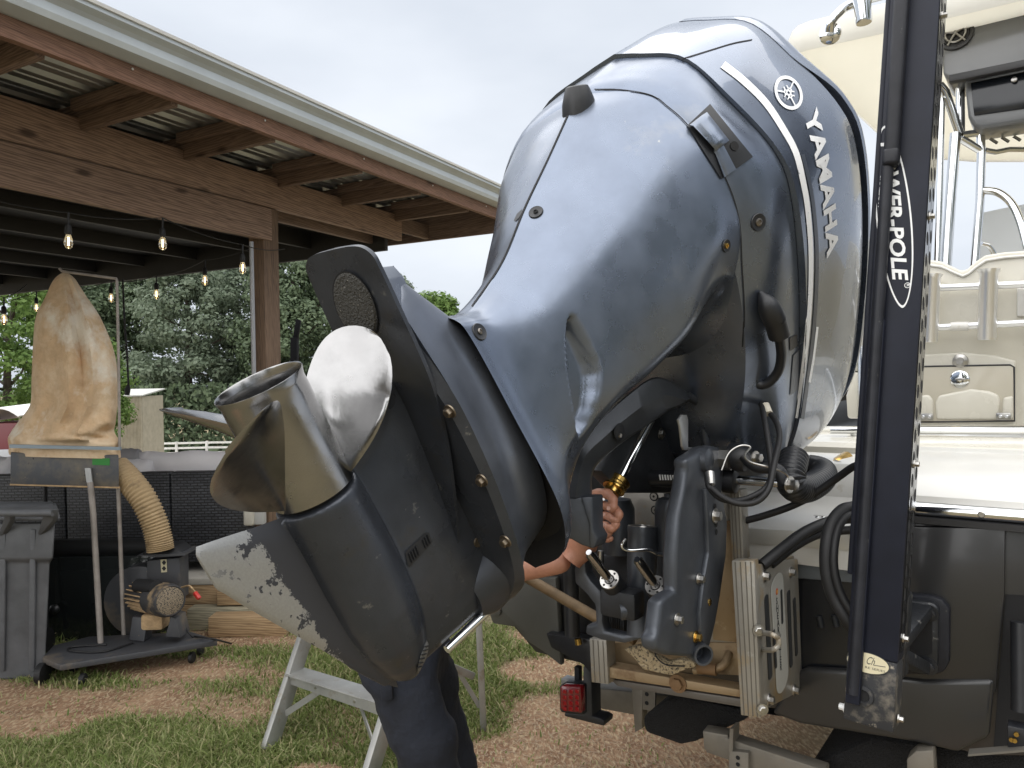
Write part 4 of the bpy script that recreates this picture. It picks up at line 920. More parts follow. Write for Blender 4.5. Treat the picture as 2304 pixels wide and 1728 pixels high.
# string lights
M_bulb = mat('bulb_glass', (0.9, 0.86, 0.75), 0.03, trans=0.92); M_fil = mat('glowing_filament', (1, 0.8, 0.5), 0.5, emit=((1.0, 0.72, 0.36), 3.5)); M_cord = mat('black_cord', (0.008, 0.008, 0.009), 0.6)
def string_lights(label, bulbs, lead):
    q0 = P(*bulbs[0]); s_ = thing('string_lights', label, 'string lights', q0, 'festoon bulbs under the pavilion roof')
    tops = [P(x, y-62*4.2/d, d) for (x, y, d) in bulbs]; pts = [P(*lead[0])]+tops+[P(*lead[1])]; path = []
    for i in range(len(pts)-1):
        for k in range(8): t = k/8; path.append(pts[i].lerp(pts[i+1], t)-ZZ*0.07*4*t*(1-t)*(pts[i]-pts[i+1]).length*0.5)
    path.append(pts[-1]); MB().tube(path, 0.0035, 6).build('cord', M_cord, s_)
    for (x, y, d) in bulbs:
        p = P(x, y, d); tp = P(x, y-62*4.2/d, d)
        MB().tube([tp, p+ZZ*0.055], [0.006, 0.006], 6).build('drop_wire', M_cord, s_)
        MB().lathe(p+ZZ*0.03, ZZ, [(0, 0.014), (0.01, 0.018), (0.05, 0.017), (0.062, 0.008)], 12).build('socket', M_cord, s_)
        bu = MB().lathe(p-ZZ*0.052, ZZ, [(0, 0.001), (0.004, 0.011), (0.015, 0.02), (0.035, 0.0235), (0.055, 0.021), (0.082, 0.013)], 16).build('bulb', M_bulb, s_)
        MB().tube([p-ZZ*0.03, p+ZZ*0.014], 0.0035, 6).build('filament', M_fil, bu)
string_lights('string of lit bulbs in front, hanging inside the big beam', [(154, 540, 4.25), (366, 545, 4.75), (546, 600, 5.25)], ((-120, 420, 3.9), (640, 560, 5.9)))
string_lights('string of small lit bulbs farther back, along the roof\'s far edge', [(82, 690, 7.6), (250, 668, 7.0), (352, 660, 6.5), (461, 628, 6.0)], ((-80, 690, 8.2), (560, 560, 5.9)))
string_lights('single lit bulb low at the left picture edge', [(9, 716, 5.6)], ((-60, 640, 5.4), (60, 640, 6.0)))
hc = thing('hanging_cable', 'black cable hanging from the pavilion roof, ending in a plug', 'cable', P(278, 640, 5.9))
MB().tube(catmull([P(276, 628, 5.9), P(280, 720, 5.9), P(286, 800, 5.9), P(289, 868, 5.9)], 6), 0.008, 8).build('cord', M_cord, hc)
MB().tube([P(289, 866, 5.9), P(287, 876, 5.9), P(286, 889, 5.9)], [0.010, 0.022, 0.018], 10).build('plug', M_cord, hc)

# ================================================================== WICKER SOFAS AND CUSHIONS
def wicker_mat():
    m = bpy.data.materials.new('woven_resin'); m.use_nodes = True; n = m.node_tree.nodes; l = m.node_tree.links.new; b = n['Principled BSDF']; b.inputs['Roughness'].default_value = 0.45
    t = n.new('ShaderNodeAttribute'); t.attribute_name = 'lc'; mp = n.new('ShaderNodeMapping'); mp.inputs['Rotation'].default_value = (math.pi/2, 0, 0); l(t.outputs['Vector'], mp.inputs['Vector'])
    br = n.new('ShaderNodeTexBrick'); br.inputs['Scale'].default_value = 1.0; br.inputs['Brick Width'].default_value = 0.05; br.inputs['Row Height'].default_value = 0.021; br.inputs['Mortar Size'].default_value = 0.005; br.inputs['Mortar Smooth'].default_value = 0.6
    br.inputs['Color1'].default_value = (0.034, 0.036, 0.042, 1); br.inputs['Color2'].default_value = (0.058, 0.062, 0.07, 1); br.inputs['Mortar'].default_value = (0.010, 0.010, 0.011, 1); l(mp.outputs[0], br.inputs['Vector']); l(br.outputs['Color'], b.inputs['Base Color'])
    bp = n.new('ShaderNodeBump'); bp.inputs['Strength'].default_value = 1.0; bp.inputs['Distance'].default_value = 0.01; bp.invert = True; l(br.outputs['Fac'], bp.inputs['Height']); l(bp.outputs[0], b.inputs['Normal'])
    return m
M_wick = wicker_mat()
X1 = Vector((1, 0, 0)); Y1 = Vector((0, 1, 0))
def sofa(px0, px1, label):
    y = 5.62; a = P(px0+1.5, 1180, y).x; c = P(px1-1.5, 1180, y).x; zt = 1.75-(1063-863)/FPX*y
    s_ = thing('wicker_sofa', label, 'sofa', ((a+c)/2, y+0.4, PZ), 'black woven sofa sections on the patio')
    MB().box(((a+c)/2, y+0.05, (zt+PZ+0.08)/2), X1, Y1, ZZ, (c-a)/2, 0.05, (zt-PZ-0.08)/2, (random.uniform(0, 3), 0, 0)).build('back_panel', M_wick, s_, bevel=0.012)
    MB().box(((a+c)/2, y+0.45, PZ+0.22), X1, Y1, ZZ, (c-a)/2-0.005, 0.345, 0.14).build('seat_base', M_wick, s_, bevel=0.012)
    for dx in (a+0.04, c-0.04):
        for dy in (0.05, 0.75): MB().box((dx, y+dy, PZ+0.042), X1, Y1, ZZ, 0.03, 0.03, 0.042).build('leg', M_wick, s_)
    return a, c
sofa(-85, 147, 'left woven sofa section, behind the grey bin'); sofa(147, 383, 'middle woven sofa section behind the dust collector poles'); sofa(383, 560, 'right woven sofa section next to the outlet box')
M_cush = mat('grey_cushion_fabric', (0.60, 0.585, 0.60), 0.9, var=0.06, vscale=4, bump=0.1, bscale=300); M_cush2 = mat('dark_grey_cushion', (0.24, 0.235, 0.24), 0.9, bump=0.1, bscale=300)
def cushion(px0, px1, py0, label, y=5.85, m=M_cush, th=0.10, h=0.5, tilt=0.15):
    a = P(px0, 1050, y).x; c = P(px1, 1050, y).x; zt = 1.75-(py0-864)/FPX*y
    b = MB(); X = X1; Z = Vector((0, -tilt, 1)).normalized(); Y = X.cross(Z)*-1; cen = Vector(((a+c)/2, y, zt))-Z*h/2; rows = []
    nu, nv = 14, 10
    for sg in (1, -1):
        rows = []
        for i in range(nu+1):
            u = -1+2*i/nu; r_ = []
            for j in range(nv+1):
                v = -1+2*j/nv; puff = (max(0, 1-abs(u)**3.5))**0.5*(max(0, 1-abs(v)**3.5))**0.5
                wob = 0.012*NZ.noise(Vector((u*3+px0, v*3, sg)))
                r_.append(cen + X*(u*(c-a)/2) + Z*(v*h/2*(1-0.03*u*u) + 0.02*NZ.noise(Vector((u*2.2+px0*0.1, 0, v)))) + Y*(sg*th*puff+wob*puff))
            rows.append(r_)
        b.grid(rows)
    o = b.build('cushion', m, None, weld=True, ang=80); tag(o, label, 'cushion', 'loose sofa back cushions'); return o
cushion(313, 545, 1017, 'long pale grey cushion resting on the right sofa section'); cushion(262, 343, 1034, 'small pale grey cushion beside the tan ribbed hose', y=5.75, h=0.42)
cushion(262, 318, 1009, 'dark grey cushion tucked behind the pale ones', y=6.05, m=M_cush2); cushion(-90, 30, 1020, 'pale grey cushion at the left edge behind the filter box')

# ================================================================== DUST COLLECTOR
dc = thing('dust_collector', 'dusty bag dust collector with a ribbed hose and motor on a black wheeled board', 'dust collector', on_z(300, 1450, 0.0))
M_dkmetal = mat('dusty_black_metal', (0.055, 0.057, 0.063), 0.55, 0.2, spots=[((0.20, 0.155, 0.10), 3.5, 0.54, 0.25), ((0.30, 0.22, 0.13), 24, 0.68, 0.04)])
M_box = mat('dusty_filter_box', (0.075, 0.08, 0.09), 0.55, 0.3, spots=[((0.16, 0.14, 0.11), 4.0, 0.47, 0.2), ((0.5, 0.36, 0.2), 15, 0.68, 0.03), ((0.022, 0.024, 0.032), 9, 0.64, 0.05)])
M_dust = mat('saw_dust', (0.42, 0.29, 0.16), 0.95, var=0.2, vscale=30, bump=0.4, bscale=90)
BZ = 0.145
tp = [on_z(95, 1479, BZ), on_z(136, 1496, BZ), on_z(489, 1440, BZ), on_z(430, 1421, BZ), on_z(200, 1432, BZ), on_z(120, 1452, BZ)]
MB().prism([q-ZZ*0.035 for q in tp], (0, 0, 0.035)).build('base_board', M_dkmetal, dc, bevel=0.004)
for (x, y) in ((170, 1496), (420, 1448), (150, 1468), (440, 1432)):
    q = on_z(x, y, BZ); q.z = 0.034; MB().lathe(q-X1*0.015+Y1*0.07, X1, [(0, 0.028), (0.005, 0.034), (0.025, 0.034), (0.03, 0.028)], 16).build('caster', M_cord, dc)
# filter box
DD = 4.75
def DP(x, y, dd=0.0): return P(x, y, DD+dd)
fb = [DP(24, 1018), DP(267, 1024), DP(268, 1097), DP(23.5, 1090)]
_vd = ray(146, 1050); _vd = Vector((_vd.x, _vd.y, 0)).normalized()
MB().prism(fb, _vd*0.42).build('filter_box', M_box, dc, bevel=0.006)
MB().prism([DP(22, 1089, -0.012), DP(270, 1096, -0.012), DP(270, 1099, -0.012), DP(22, 1092, -0.012)], _vd*0.44).build('bottom_flange', M_dust, dc)
MB().prism([DP(208, 1030, -0.002), DP(247, 1031.5, -0.002), DP(247, 1047, -0.002), DP(208, 1046, -0.002)], (0, -0.0015, 0)).build('sticker', mat('green_sticker', (0.02, 0.20, 0.03), 0.5), dc)
# bag
bagL = [(614, 140), (618, 133), (628, 122), (645, 112), (671, 101), (715, 80), (782, 74), (850, 71), (905, 69), (930, 56), (950, 40), (968, 27), (981, 20), (992, 19), (1004, 21), (1014, 20), (1020, 22)]
bagR = [(614, 150), (618, 158), (628, 169), (645, 180), (671, 197), (715, 226), (782, 254), (850, 266), (905, 265), (930, 262), (950, 260), (968, 257), (981, 262), (992, 270), (1004, 268), (1014, 270), (1026, 271)]
b = MB(); rows = []; nn = 56
for (yl, xl), (yr, xr) in zip(bagL, bagR):
    cx = (xl+xr)/2; hw = (xr-xl)/2; cy = (yl+yr)/2; row = []; t = (cy-614)/412
    for k in range(nn):
        th = 2*math.pi*k/nn; c_, s_ = math.cos(th), math.sin(th)
        ex = 0.55 if cy > 975 else 0.85
        ux = math.copysign(abs(c_)**ex, c_); uy = math.copysign(abs(s_)**ex, s_)
        fold = 0.0
        if uy < 0 and 0.03 < t < 0.9:
            X_ = ux+0.25*(t-0.5); fold = 2.1*(0.20*math.exp(-((X_+0.10)/0.13)**2)*(1-t*0.6)*min(1, t*6) - 0.16*math.exp(-((X_-0.14)/0.09)**2)*(1-t)*min(1, t*6) + 0.12*math.exp(-((X_-0.5+0.2*t)/0.10)**2) - 0.12*math.exp(-((X_+0.52)/0.10)**2)*t)
            dg = (cy-1000)+0.42*(cx+ux*hw-120) ; fold += 0.30*math.exp(-(dg/16)**2)*(1 if cx+ux*hw > 110 else 0.3) - 0.24*math.exp(-((dg-26)/16)**2)
            fold += 0.12*NZ.fractal(Vector((ux*2.2, t*7, 2)), 1, 2, 4)
        depth = min(hw, 95)*(1.0+fold)/FPX*DD*0.95
        vd_ = ray(146, 900); vd_ = Vector((vd_.x, vd_.y, 0)).normalized(); p = P(cx+ux*hw, lerp(yl, yr, (ux+1)/2), DD+0.20); row.append(p+vd_*(uy*depth))
    rows.append(row)
rr = []
for k in range(nn):
    col = catmull([r_[k] for r_ in rows], 4); rr.append(col)
b.grid([list(z_) for z_ in zip(*rr)], closeu=True); b.add([Vector(q) for q in rr and [c[0] for c in rr]], [tuple(range(nn))])
M_bag = mat('dusty_canvas', (0.58, 0.41, 0.25), 0.95, spots=[((0.70, 0.55, 0.38), 4.0, 0.47, 0.16), ((0.74, 0.67, 0.56), 2.3, 0.55, 0.10), ((0.25, 0.16, 0.08), 85, 0.68, 0.03)], bump=0.35, bscale=40, var=0.12, vscale=12)
bag = b.build('filter_bag', M_bag, dc, ang=80, weld=True)
MB().prism([DP(21, 1000, -0.05), DP(270, 1006, -0.05), DP(270, 1013, -0.05), DP(21, 1008, -0.05)], (0, 0.02, 0)).build('bag_strap', mat('steel_blue_strap', (0.22, 0.27, 0.31), 0.4, 0.4), bag)
M_pole = mat('dusty_grey_pole', (0.30, 0.27, 0.245), 0.55, 0.2, var=0.2, vscale=12)
MB().tube(catmull([DP(269, 1012, 0.05), DP(267, 830, 0.05), DP(263, 632, 0.05)], 6)+[DP(262, 627, 0.05), DP(150, 612, 0.1), DP(139, 610, 0.1), DP(134, 604, 0.1)], 0.009, 8).build('bag_hanger', M_pole, dc)
MB().tube([DP(203, 1085, -0.03), DP(209, 1145, -0.03), DP(228, 1473, -0.05)], 0.018, 10).build('support_pole', M_pole, dc)
MB().tube([DP(266, 1095, 0.05), DP(279, 1447, 0.1)], 0.013, 10).build('support_pole', M_pole, dc)
MB().tube([DP(102, 1090, 0.35), DP(106, 1440, 0.3)], 0.013, 10).build('support_pole', M_cord, dc)
MB().prism([DP(193, 1053, -0.012), DP(206, 1053, -0.012), DP(210, 1085, -0.012), DP(197, 1085, -0.012)], (0, -0.012, 0)).build('pole_bracket', M_galv, dc)
# ribbed hose
hp = catmull([DP(262, 1052, 0.15), DP(290, 1080, 0.12), DP(322, 1122, 0.10), DP(345, 1170, 0.10), DP(357, 1210, 0.10), DP(361, 1238, 0.10)], 26)
MB().tube(hp, [0.083 if i % 4 < 2 else 0.074 for i in range(len(hp))], 20).build('ribbed_hose', mat('dusty_tan_hose', (0.33, 0.235, 0.125), 0.7, spots=[((0.20, 0.14, 0.075), 10, 0.55, 0.1), ((0.48, 0.37, 0.22), 18, 0.6, 0.1)]), dc, ang=70)
# blower
bl_c = DP(322, 1348, 0.24)
MB().lathe(bl_c-Y1*0.06, Y1, [(0, 0.215), (0.004, 0.23), (0.13, 0.23), (0.14, 0.225)], 40).build('blower_housing', M_dkmetal, dc, ang=30)
MB().prism([DP(330, 1262, 0.175), DP(404, 1255, 0.175), DP(405, 1350, 0.175), DP(330, 1330, 0.175)], (0, 0.14, 0)).build('blower_outlet', M_dkmetal, dc, bevel=0.006)
MB().prism([DP(308, 1250, 0.12), DP(352, 1247, 0.10), DP(416, 1245, 0.10), DP(416, 1250, 0.10), DP(352, 1254, 0.10)], (0, 0.22, 0)).build('outlet_flange', M_dkmetal, dc)
MB().prism([DP(317, 1247, 0.12), DP(334, 1232, 0.14), DP(392, 1231, 0.14), DP(410, 1245, 0.12)], (0, 0.18, 0)).build('hose_hood', M_cord, dc, bevel=0.01)
MB().prism([DP(361, 1259, 0.172), DP(375, 1258, 0.172), DP(376, 1287, 0.172), DP(363, 1288, 0.172)], (0, -0.001, 0)).build('warning_label', mat('cream_label', (0.55, 0.5, 0.33), 0.6), dc)
for yy in (1266, 1279): MB().prism([DP(369, yy-6, 0.170), DP(374, yy, 0.170), DP(369, yy+6, 0.170), DP(364, yy, 0.170)], (0, -0.0008, 0)).build('warning_mark', M_cord, dc)
mo_a = DP(312, 1338, 0.15); mo_b = DP(384, 1352, -0.16); ax = (mo_b-mo_a).normalized(); ln = (mo_b-mo_a).length
MB().lathe(mo_a, ax, [(0, 0.075), (0.0, 0.082), (ln*0.55, 0.082), (ln*0.56, 0.1), (ln*0.9, 0.102), (ln*0.99, 0.094), (ln, 0.088), (ln-0.006, 0.084)], 28).build('motor_body', mat('dusty_motor_casing', (0.03, 0.03, 0.032), 0.6, spots=[((0.28, 0.2, 0.11), 8, 0.55, 0.15)]), dc, ang=30)
up_ = ax.cross(X1).normalized() if abs(ax.x) < 0.9 else ZZ; s2_ = ax.cross(ZZ).normalized(); u2_ = s2_.cross(ax)
for k in range(22):
    th = 2*math.pi*k/22; d_ = s2_*math.cos(th)+u2_*math.sin(th)
    MB().bar(mo_a+d_*0.088+ax*0.02, mo_a+d_*0.088+ax*(ln*0.53), 0.006, 0.022, up=d_).build('cooling_fin', M_dust, dc)
MB().lathe(mo_b-ax*0.005, ax, [(0, 0.083), (0.002, 0.08), (0.003, 0.001)], 28, cap0=False).build('fan_grille', mat('dusty_fan_grille', (0.24, 0.19, 0.13), 0.8, spots=[((0.02, 0.02, 0.02), 160, 0.5, 0.06)]), dc)
MB().tube([DP(312, 1318, 0.02), DP(352, 1322, -0.12)], 0.045, 16).build('capacitor', M_cord, dc, ang=30)
MB().prism([DP(298, 1388, -0.02), DP(332, 1390, -0.04), DP(324, 1444, -0.06), DP(290, 1440, -0.02)], (0.0, 0.10, 0)).build('motor_leg', M_dkmetal, dc, bevel=0.003)
MB().prism([DP(384, 1388, -0.10), DP(396, 1392, -0.10), DP(406, 1435, -0.10), DP(372, 1432, -0.10)], (0.0, 0.14, 0)).build('motor_leg', M_dkmetal, dc, bevel=0.003)
MB().box(DP(350, 1395, 0.0), X1, Y1, ZZ, 0.07, 0.06, 0.05).build('motor_foot', M_dust, dc, bevel=0.02)
MB().tube(catmull([DP(398, 1385, 0.0), DP(430, 1430, 0.0), on_z(440, 1432, 0.15), on_z(480, 1438, 0.16), on_z(520, 1448, 0.01)], 8), 0.006, 8).build('power_cord', M_cord, dc)
MB().tube(catmull([on_z(300, 1446, BZ+0.01), on_z(230, 1466, BZ+0.01), on_z(160, 1464, BZ+0.01), on_z(165, 1455, BZ+0.01), on_z(240, 1450, BZ+0.01)], 8), 0.006, 8).build('cord_loop', M_cord, dc)
MB().tube(catmull([DP(408, 1322, 0.1), DP(425, 1318, 0.05), DP(433, 1325, 0.03), DP(442, 1336, 0.0)], 6), 0.006, 8).build('loose_lead', M_dust, dc)
MB().bar(DP(438, 1333, 0.0), DP(449, 1347, -0.02), 0.025, 0.02).build('rocker_switch', mat('red_switch', (0.5, 0.04, 0.03), 0.4), dc, bevel=0.003)

# ================================================================== BLACK CABINET BEHIND
cb_ = thing('glossy_cabinet', 'glossy black rounded cabinet standing behind the dust collector', 'cabinet', on_z(230, 1452, 0.0))
M_gblack = mat('glossy_black_paint', (0.016, 0.019, 0.019), 0.12, coat=0.6, coatr=0.03); M_satb = mat('satin_black_paint', (0.016, 0.017, 0.018), 0.4)
yc = 5.12; xa = P(40, 1300, yc).x; xb = P(345, 1300, yc).x; zc = lambda py: 1.75-(py-865)/FPX*yc
MB().prism([(xa, yc, 0.03), (xb, yc, 0.03), (xb, yc, zc(1252)), (xa, yc, zc(1252))], (0, 0.32, 0)).build('body', M_gblack, cb_, bevel=0.015)
MB().tube([(xa, yc+0.07, zc(1238)), (xb+0.01, yc+0.07, zc(1238))], 0.062, 20).build('rolled_top', M_satb, cb_, ang=50)
MB().prism([(P(122, 1300, yc).x, yc-0.003, zc(1440)), (P(330, 1300, yc).x, yc-0.003, zc(1440)), (P(330, 1300, yc).x, yc-0.003, zc(1278)), (P(134, 1300, yc).x, yc-0.003, zc(1283)), (P(124, 1300, yc).x, yc-0.003, zc(1300))], (0, -0.012, 0)).build('door', M_gblack, cb_, bevel=0.004)
MB().prism([(xa-0.02, yc-0.02, zc(1438)), (xb, yc-0.02, zc(1438)), (xb, yc-0.02, 0.0), (xa-0.02, yc-0.02, 0.0)], (0, 0.3, 0)).build('plinth', M_satb, cb_)
MB().lathe(P(125, 1370, yc-0.02), -Y1, [(0, 0.03), (0.015, 0.034), (0.03, 0.022), (0.033, 0.01)], 18).build('knob', M_satb, cb_)

# ================================================================== WHEELED BIN
M_bin = mat('weathered_bin_plastic', (0.10, 0.104, 0.112), 0.55, var=0.25, vscale=5, rvar=0.1, spots=[((0.15, 0.145, 0.135), 6, 0.62, 0.1)])
bq = on_z(30, 1545, 0.0); bn2 = thing('wheeled_bin', 'weathered grey wheeled refuse bin at the left edge', 'bin', bq)
BD = 4.42
def BP(x, y, dd=0.0): return P(x, y, BD+dd)
_vb = ray(60, 1300); _vb = Vector((_vb.x, _vb.y, 0)).normalized()
top = [BP(-110, 1176), BP(124, 1176), BP(124, 1176, 0.55), BP(-110, 1176, 0.55)]; mid = [BP(-104, 1258), BP(119, 1258), BP(119, 1258, 0.53), BP(-104, 1258, 0.53)]
mid2 = [BP(-99, 1266, .03), BP(112, 1266, .03), BP(112, 1266, 0.5), BP(-99, 1266, 0.5)]; bot = [BP(-84, 1528, 0.08), BP(100, 1528, 0.08), BP(100, 1528, 0.45), BP(-84, 1528, 0.45)]
b = MB(); b.grid([top, mid, mid2, bot], closeu=True); b.add(bot, [(0, 1, 2, 3)]); b.add(top, [(0, 1, 2, 3)]); body = b.build('body', M_bin, bn2, weld=True, bevel=0.02, seg=3)
for x_ in (8, 75): MB().bar(BP(x_, 1190, 0.0), BP(x_-3, 1510, 0.07), 0.035, 0.02, up=-Y1).build('rib', M_bin, bn2, bevel=0.008)
MB().prism([BP(-118, 1163, -0.03), BP(136, 1163, -0.03), BP(136, 1172, -0.03), BP(-118, 1172, -0.03)], _vb*0.62).build('rim', M_bin, bn2, bevel=0.008)
MB().prism([BP(-118, 1156, 0.0), BP(126, 1156, 0.0), BP(126, 1163, 0.0), BP(-118, 1163, 0.0)], _vb*0.55).build('lid', M_bin, bn2, bevel=0.006)
MB().tube(catmull([BP(-40, 1152, -0.13), BP(40, 1154, -0.13), BP(119, 1154, -0.13)], 6), 0.021, 12).build('handle_bar', M_bin, bn2)
MB().prism([BP(100, 1147, -0.14), BP(120, 1147, -0.14), BP(118, 1172, -0.10), BP(92, 1203, -0.005), BP(84, 1203, -0.005)], (0.014, 0.03, 0)).build('handle_arm', M_bin, bn2, bevel=0.004)
MB().prism([BP(14, 1147, -0.14), BP(24, 1147, -0.14), BP(22, 1172, -0.10), BP(4, 1206, -0.005), BP(-4, 1206, -0.005)], (0.014, 0.03, 0)).build('handle_arm', M_bin, bn2, bevel=0.004)
for px in (98, -84): w_ = BP(px, 1525, 0.42); w_.z = 0.10; MB().lathe(w_, X1, [(-0.025, 0.07), (-0.02, 0.1), (0.02, 0.1), (0.025, 0.07)], 22).build('wheel', M_cord, bn2)
w_ = BP(96, 1530, 0.02); w_.z = 0.06; MB().lathe(w_, X1, [(-0.02, 0.04), (-0.018, 0.06), (0.018, 0.06), (0.02, 0.04)], 18).build('wheel', M_cord, bn2)

# ================================================================== STEPLADDER
M_alu = mat('worn_aluminium', (0.36, 0.36, 0.345), 0.45, 0.6, var=0.12, vscale=9, spots=[((0.30, 0.27, 0.22), 10, 0.58, 0.1), ((0.62, 0.62, 0.6), 30, 0.66, 0.05)])
f1 = on_z(604, 1688, 0); f2 = on_z(818, 1790, 0); r1 = on_z(1088, 1640, 0); r2 = r1 + (f2-f1)*1.05
ld = thing('stepladder', 'old aluminium stepladder standing on the grass behind the skeg', 'stepladder', (f1+f2+r1+r2)/4)
H_L = 1.12
topA = ((f1+r1)/2).lerp((f2+r2)/2, 0.10); topB = ((f1+r1)/2).lerp((f2+r2)/2, 0.90)
lean = (P(686, 1428, (f1.y)+0.35))
fa_top = P(690, 1424, f1.y+0.30); dirA = (fa_top-f1); t_ = H_L/dirA.z; fa = f1+dirA*t_
fb2 = P(905, 1500, f2.y+0.30); dirB = (fb2-f2); fbt = f2+dirB*(H_L/dirB.z)
wdir = (f2-f1).normalized(); ndir = wdir.cross(ZZ).normalized()
def stile(p, q, nm='front_rail'):
    d_ = (q-p).normalized(); n_ = d_.cross(wdir).normalized()
    b = MB(); b.bar(p, q, 0.034, 0.08, up=n_); b.build(nm, M_alu, ld, bevel=0.003)
stile(f1, fa); stile(f2, fbt)
for z in (0.30, 0.60, 0.88):
    a = f1+dirA*(z/dirA.z); c = f2+dirB*(z/dirB.z); d_ = (dirA.normalized()+dirB.normalized()).normalized(); nrm = Vector((d_.x, d_.y, 0)).normalized()
    MB().bar(a+nrm*0.0, c+nrm*0.02, 0.115, 0.008).build('step', M_alu, ld, bevel=0.002)
    MB().bar(a-nrm*0.04-ZZ*0.02, c-nrm*0.04-ZZ*0.02, 0.006, 0.05).build('step_lip', M_alu, ld)
    if z < 0.5:
        for t in (0.3, 0.7): MB().lathe(a.lerp(c, t)-nrm*0.044-ZZ*0.02, -nrm, [(0, 0.007), (0.003, 0.006)], 8).build('rivet', M_steel, ld)
        MB().bar(a.lerp(c, 0.36)+nrm*0.02-ZZ*0.02, f1+dirA*(0.12/dirA.z)+nrm*0.02, 0.006, 0.028).build('brace', M_alu, ld)
        MB().bar(a.lerp(c, 0.64)+nrm*0.02-ZZ*0.02, f2+dirB*(0.12/dirB.z)+nrm*0.02, 0.006, 0.028).build('brace', M_alu, ld)
rt1 = fa+Vector((0.10, 0.03, 0)); rt2 = fbt+Vector((0.10, 0.03, 0))
r1t = P(1077, 1395, r1.y-0.05); rr1 = r1+(r1t-r1)*(H_L/(r1t-r1).z)
rr1 = Vector((rr1.x*0.35+rt1.x*0.65, rr1.y, H_L)) if False else rr1
r2b = r1 + Vector((-0.30, -0.42, 0))
MB().bar(r1, r1t, 0.04, 0.03, up=(1, 0, 0)).build('rear_leg', M_alu, ld, bevel=0.003)
MB().bar(r1t, Vector((r1t.x-0.22, r1t.y-0.15, H_L)), 0.04, 0.03, up=(1, 0, 0)).build('rear_leg', M_alu, ld, bevel=0.003)
z5 = P(1066, 1522, r1.y-0.02); z4 = P(900, 1450, r1.y-0.25)
MB().bar(z5, z4, 0.012, 0.035).build('rear_rail', M_alu, ld, bevel=0.002)
MB().bar(P(1032, 1512, r1.y-0.05), P(1079, 1590, r1.y), 0.008, 0.022).build('rear_brace', M_alu, ld)
MB().box(Vector((r1t.x-0.35, (fa.y+r1t.y)/2-0.1, H_L)), X1, Y1, ZZ, 0.30, 0.2, 0.02).build('top_platform', M_alu, ld, bevel=0.005)
# ================================================================== MOTOR MOUNT (clamps, cylinders, hoses) - parts of the motor
def slab_h(px, h, t, name, m, parent, bevel=0.004, seg=2, **k):
    """outline of photo pixels on the plane h = const (parallel to the transom), thickness t forward"""
    return MB().prism([on_h(x, y, h) for x, y in px], HB*t).build(name, m, parent, bevel=bevel, seg=seg, **k)
def slab_s(px, s, t, name, m, parent, bevel=0.004, seg=2, **k):
    """outline on the plane s = const (fore and aft, upright), thickness t to port"""
    return MB().prism([on_s(x, y, s) for x, y in px], -SB*t).build(name, m, parent, bevel=bevel, seg=seg, **k)
HC = -0.42
def Hh(x, y, h=HC): return on_h(x, y, h)
# starboard clamp casting
near = [(1545, 1034), (1587, 1006), (1605, 1003), (1628, 1008), (1637, 1022), (1631, 1053), (1625, 1113), (1637, 1178), (1635, 1251), (1624, 1330), (1611, 1406), (1597, 1461), (1578, 1478), (1559, 1479), (1501, 1475), (1475, 1464), (1473, 1437), (1481, 1420), (1488, 1354), (1500, 1342), (1522, 1330), (1521, 1290), (1522, 1250), (1528, 1165), (1541, 1097), (1547, 1060)]
cl = slab_s(near, 0.15, 0.035, 'clamp_bracket', M_cast, motor, bevel=0.010, seg=3)
# raised outer flange on its forward half, with adjustment holes
fl_ = [(1590, 1100), (1626, 1113), (1637, 1178), (1634, 1251), (1622, 1330), (1609, 1406), (1592, 1462), (1580, 1440), (1577, 1380), (1586, 1300), (1596, 1245), (1594, 1180)]
slab_s(fl_, 0.162, 0.014, 'clamp_flange', M_cast, cl, bevel=0.004)
def on_clamp(x, y, s=0.1635): return on_s(x, y, s)
for (x, y, r_) in ((1609, 1140, 6.5), (1612, 1179, 6), (1612, 1197, 6)): MB().lathe(on_clamp(x, y), SB, [(0, r_*0.00115), (0.0006, r_*0.0011)], 16, cap0=False).build('adjuster_hole', M_gap, cl)
bolt(on_clamp(1609, 1160), SB, 0.012, 'clamp_bolt', M_steel, cl, 0.014)
for (x, y, m_) in ((1572, 1302, M_steel), (1586, 1353, M_brass), (1523, 1393, M_steel), (1565, 1433, M_brass)): bolt(on_clamp(x, y, 0.151), SB, 0.009, 'clamp_bolt', m_, cl, 0.013)
MB().tube([on_s(1585, 1275, 0.153), on_s(1583, 1310, 0.153)], 0.006, 10).build('slot', M_gap, cl)
MB().tube([on_s(1590, 1345, 0.153), on_s(1592, 1390, 0.153)], 0.006, 10).build('slot', M_gap, cl)
q = on_s(1583, 1462, 0.155); MB().lathe(q-SB*0.03, (SB*0.8-HB*0.6).normalized(), [(0, 0.024), (0.055, 0.024), (0.055, 0.019), (0.02, 0.019)], 20, cap1=True).build('tilt_tube', M_cast, cl)
MB().lathe(on_s(1583, 1035, 0.148)-SB*0.012, SB, [(0, 0.03), (0.026, 0.028), (0.03, 0.02)], 20).build('pivot_boss', M_cast, cl)
# port clamp (open frame seen behind the cylinders)
far = [(1302, 1238), (1291, 1282), (1293, 1313), (1319, 1337), (1338, 1362), (1340, 1403), (1318, 1407), (1316, 1427), (1353, 1441), (1405, 1448), (1446, 1437), (1440, 1425), (1400, 1430), (1360, 1420), (1355, 1400), (1356, 1350), (1350, 1330), (1330, 1308), (1318, 1290), (1316, 1262), (1322, 1240)]
slab_h(far, -0.36, 0.04, 'clamp_bracket', M_cast, motor, bevel=0.007)
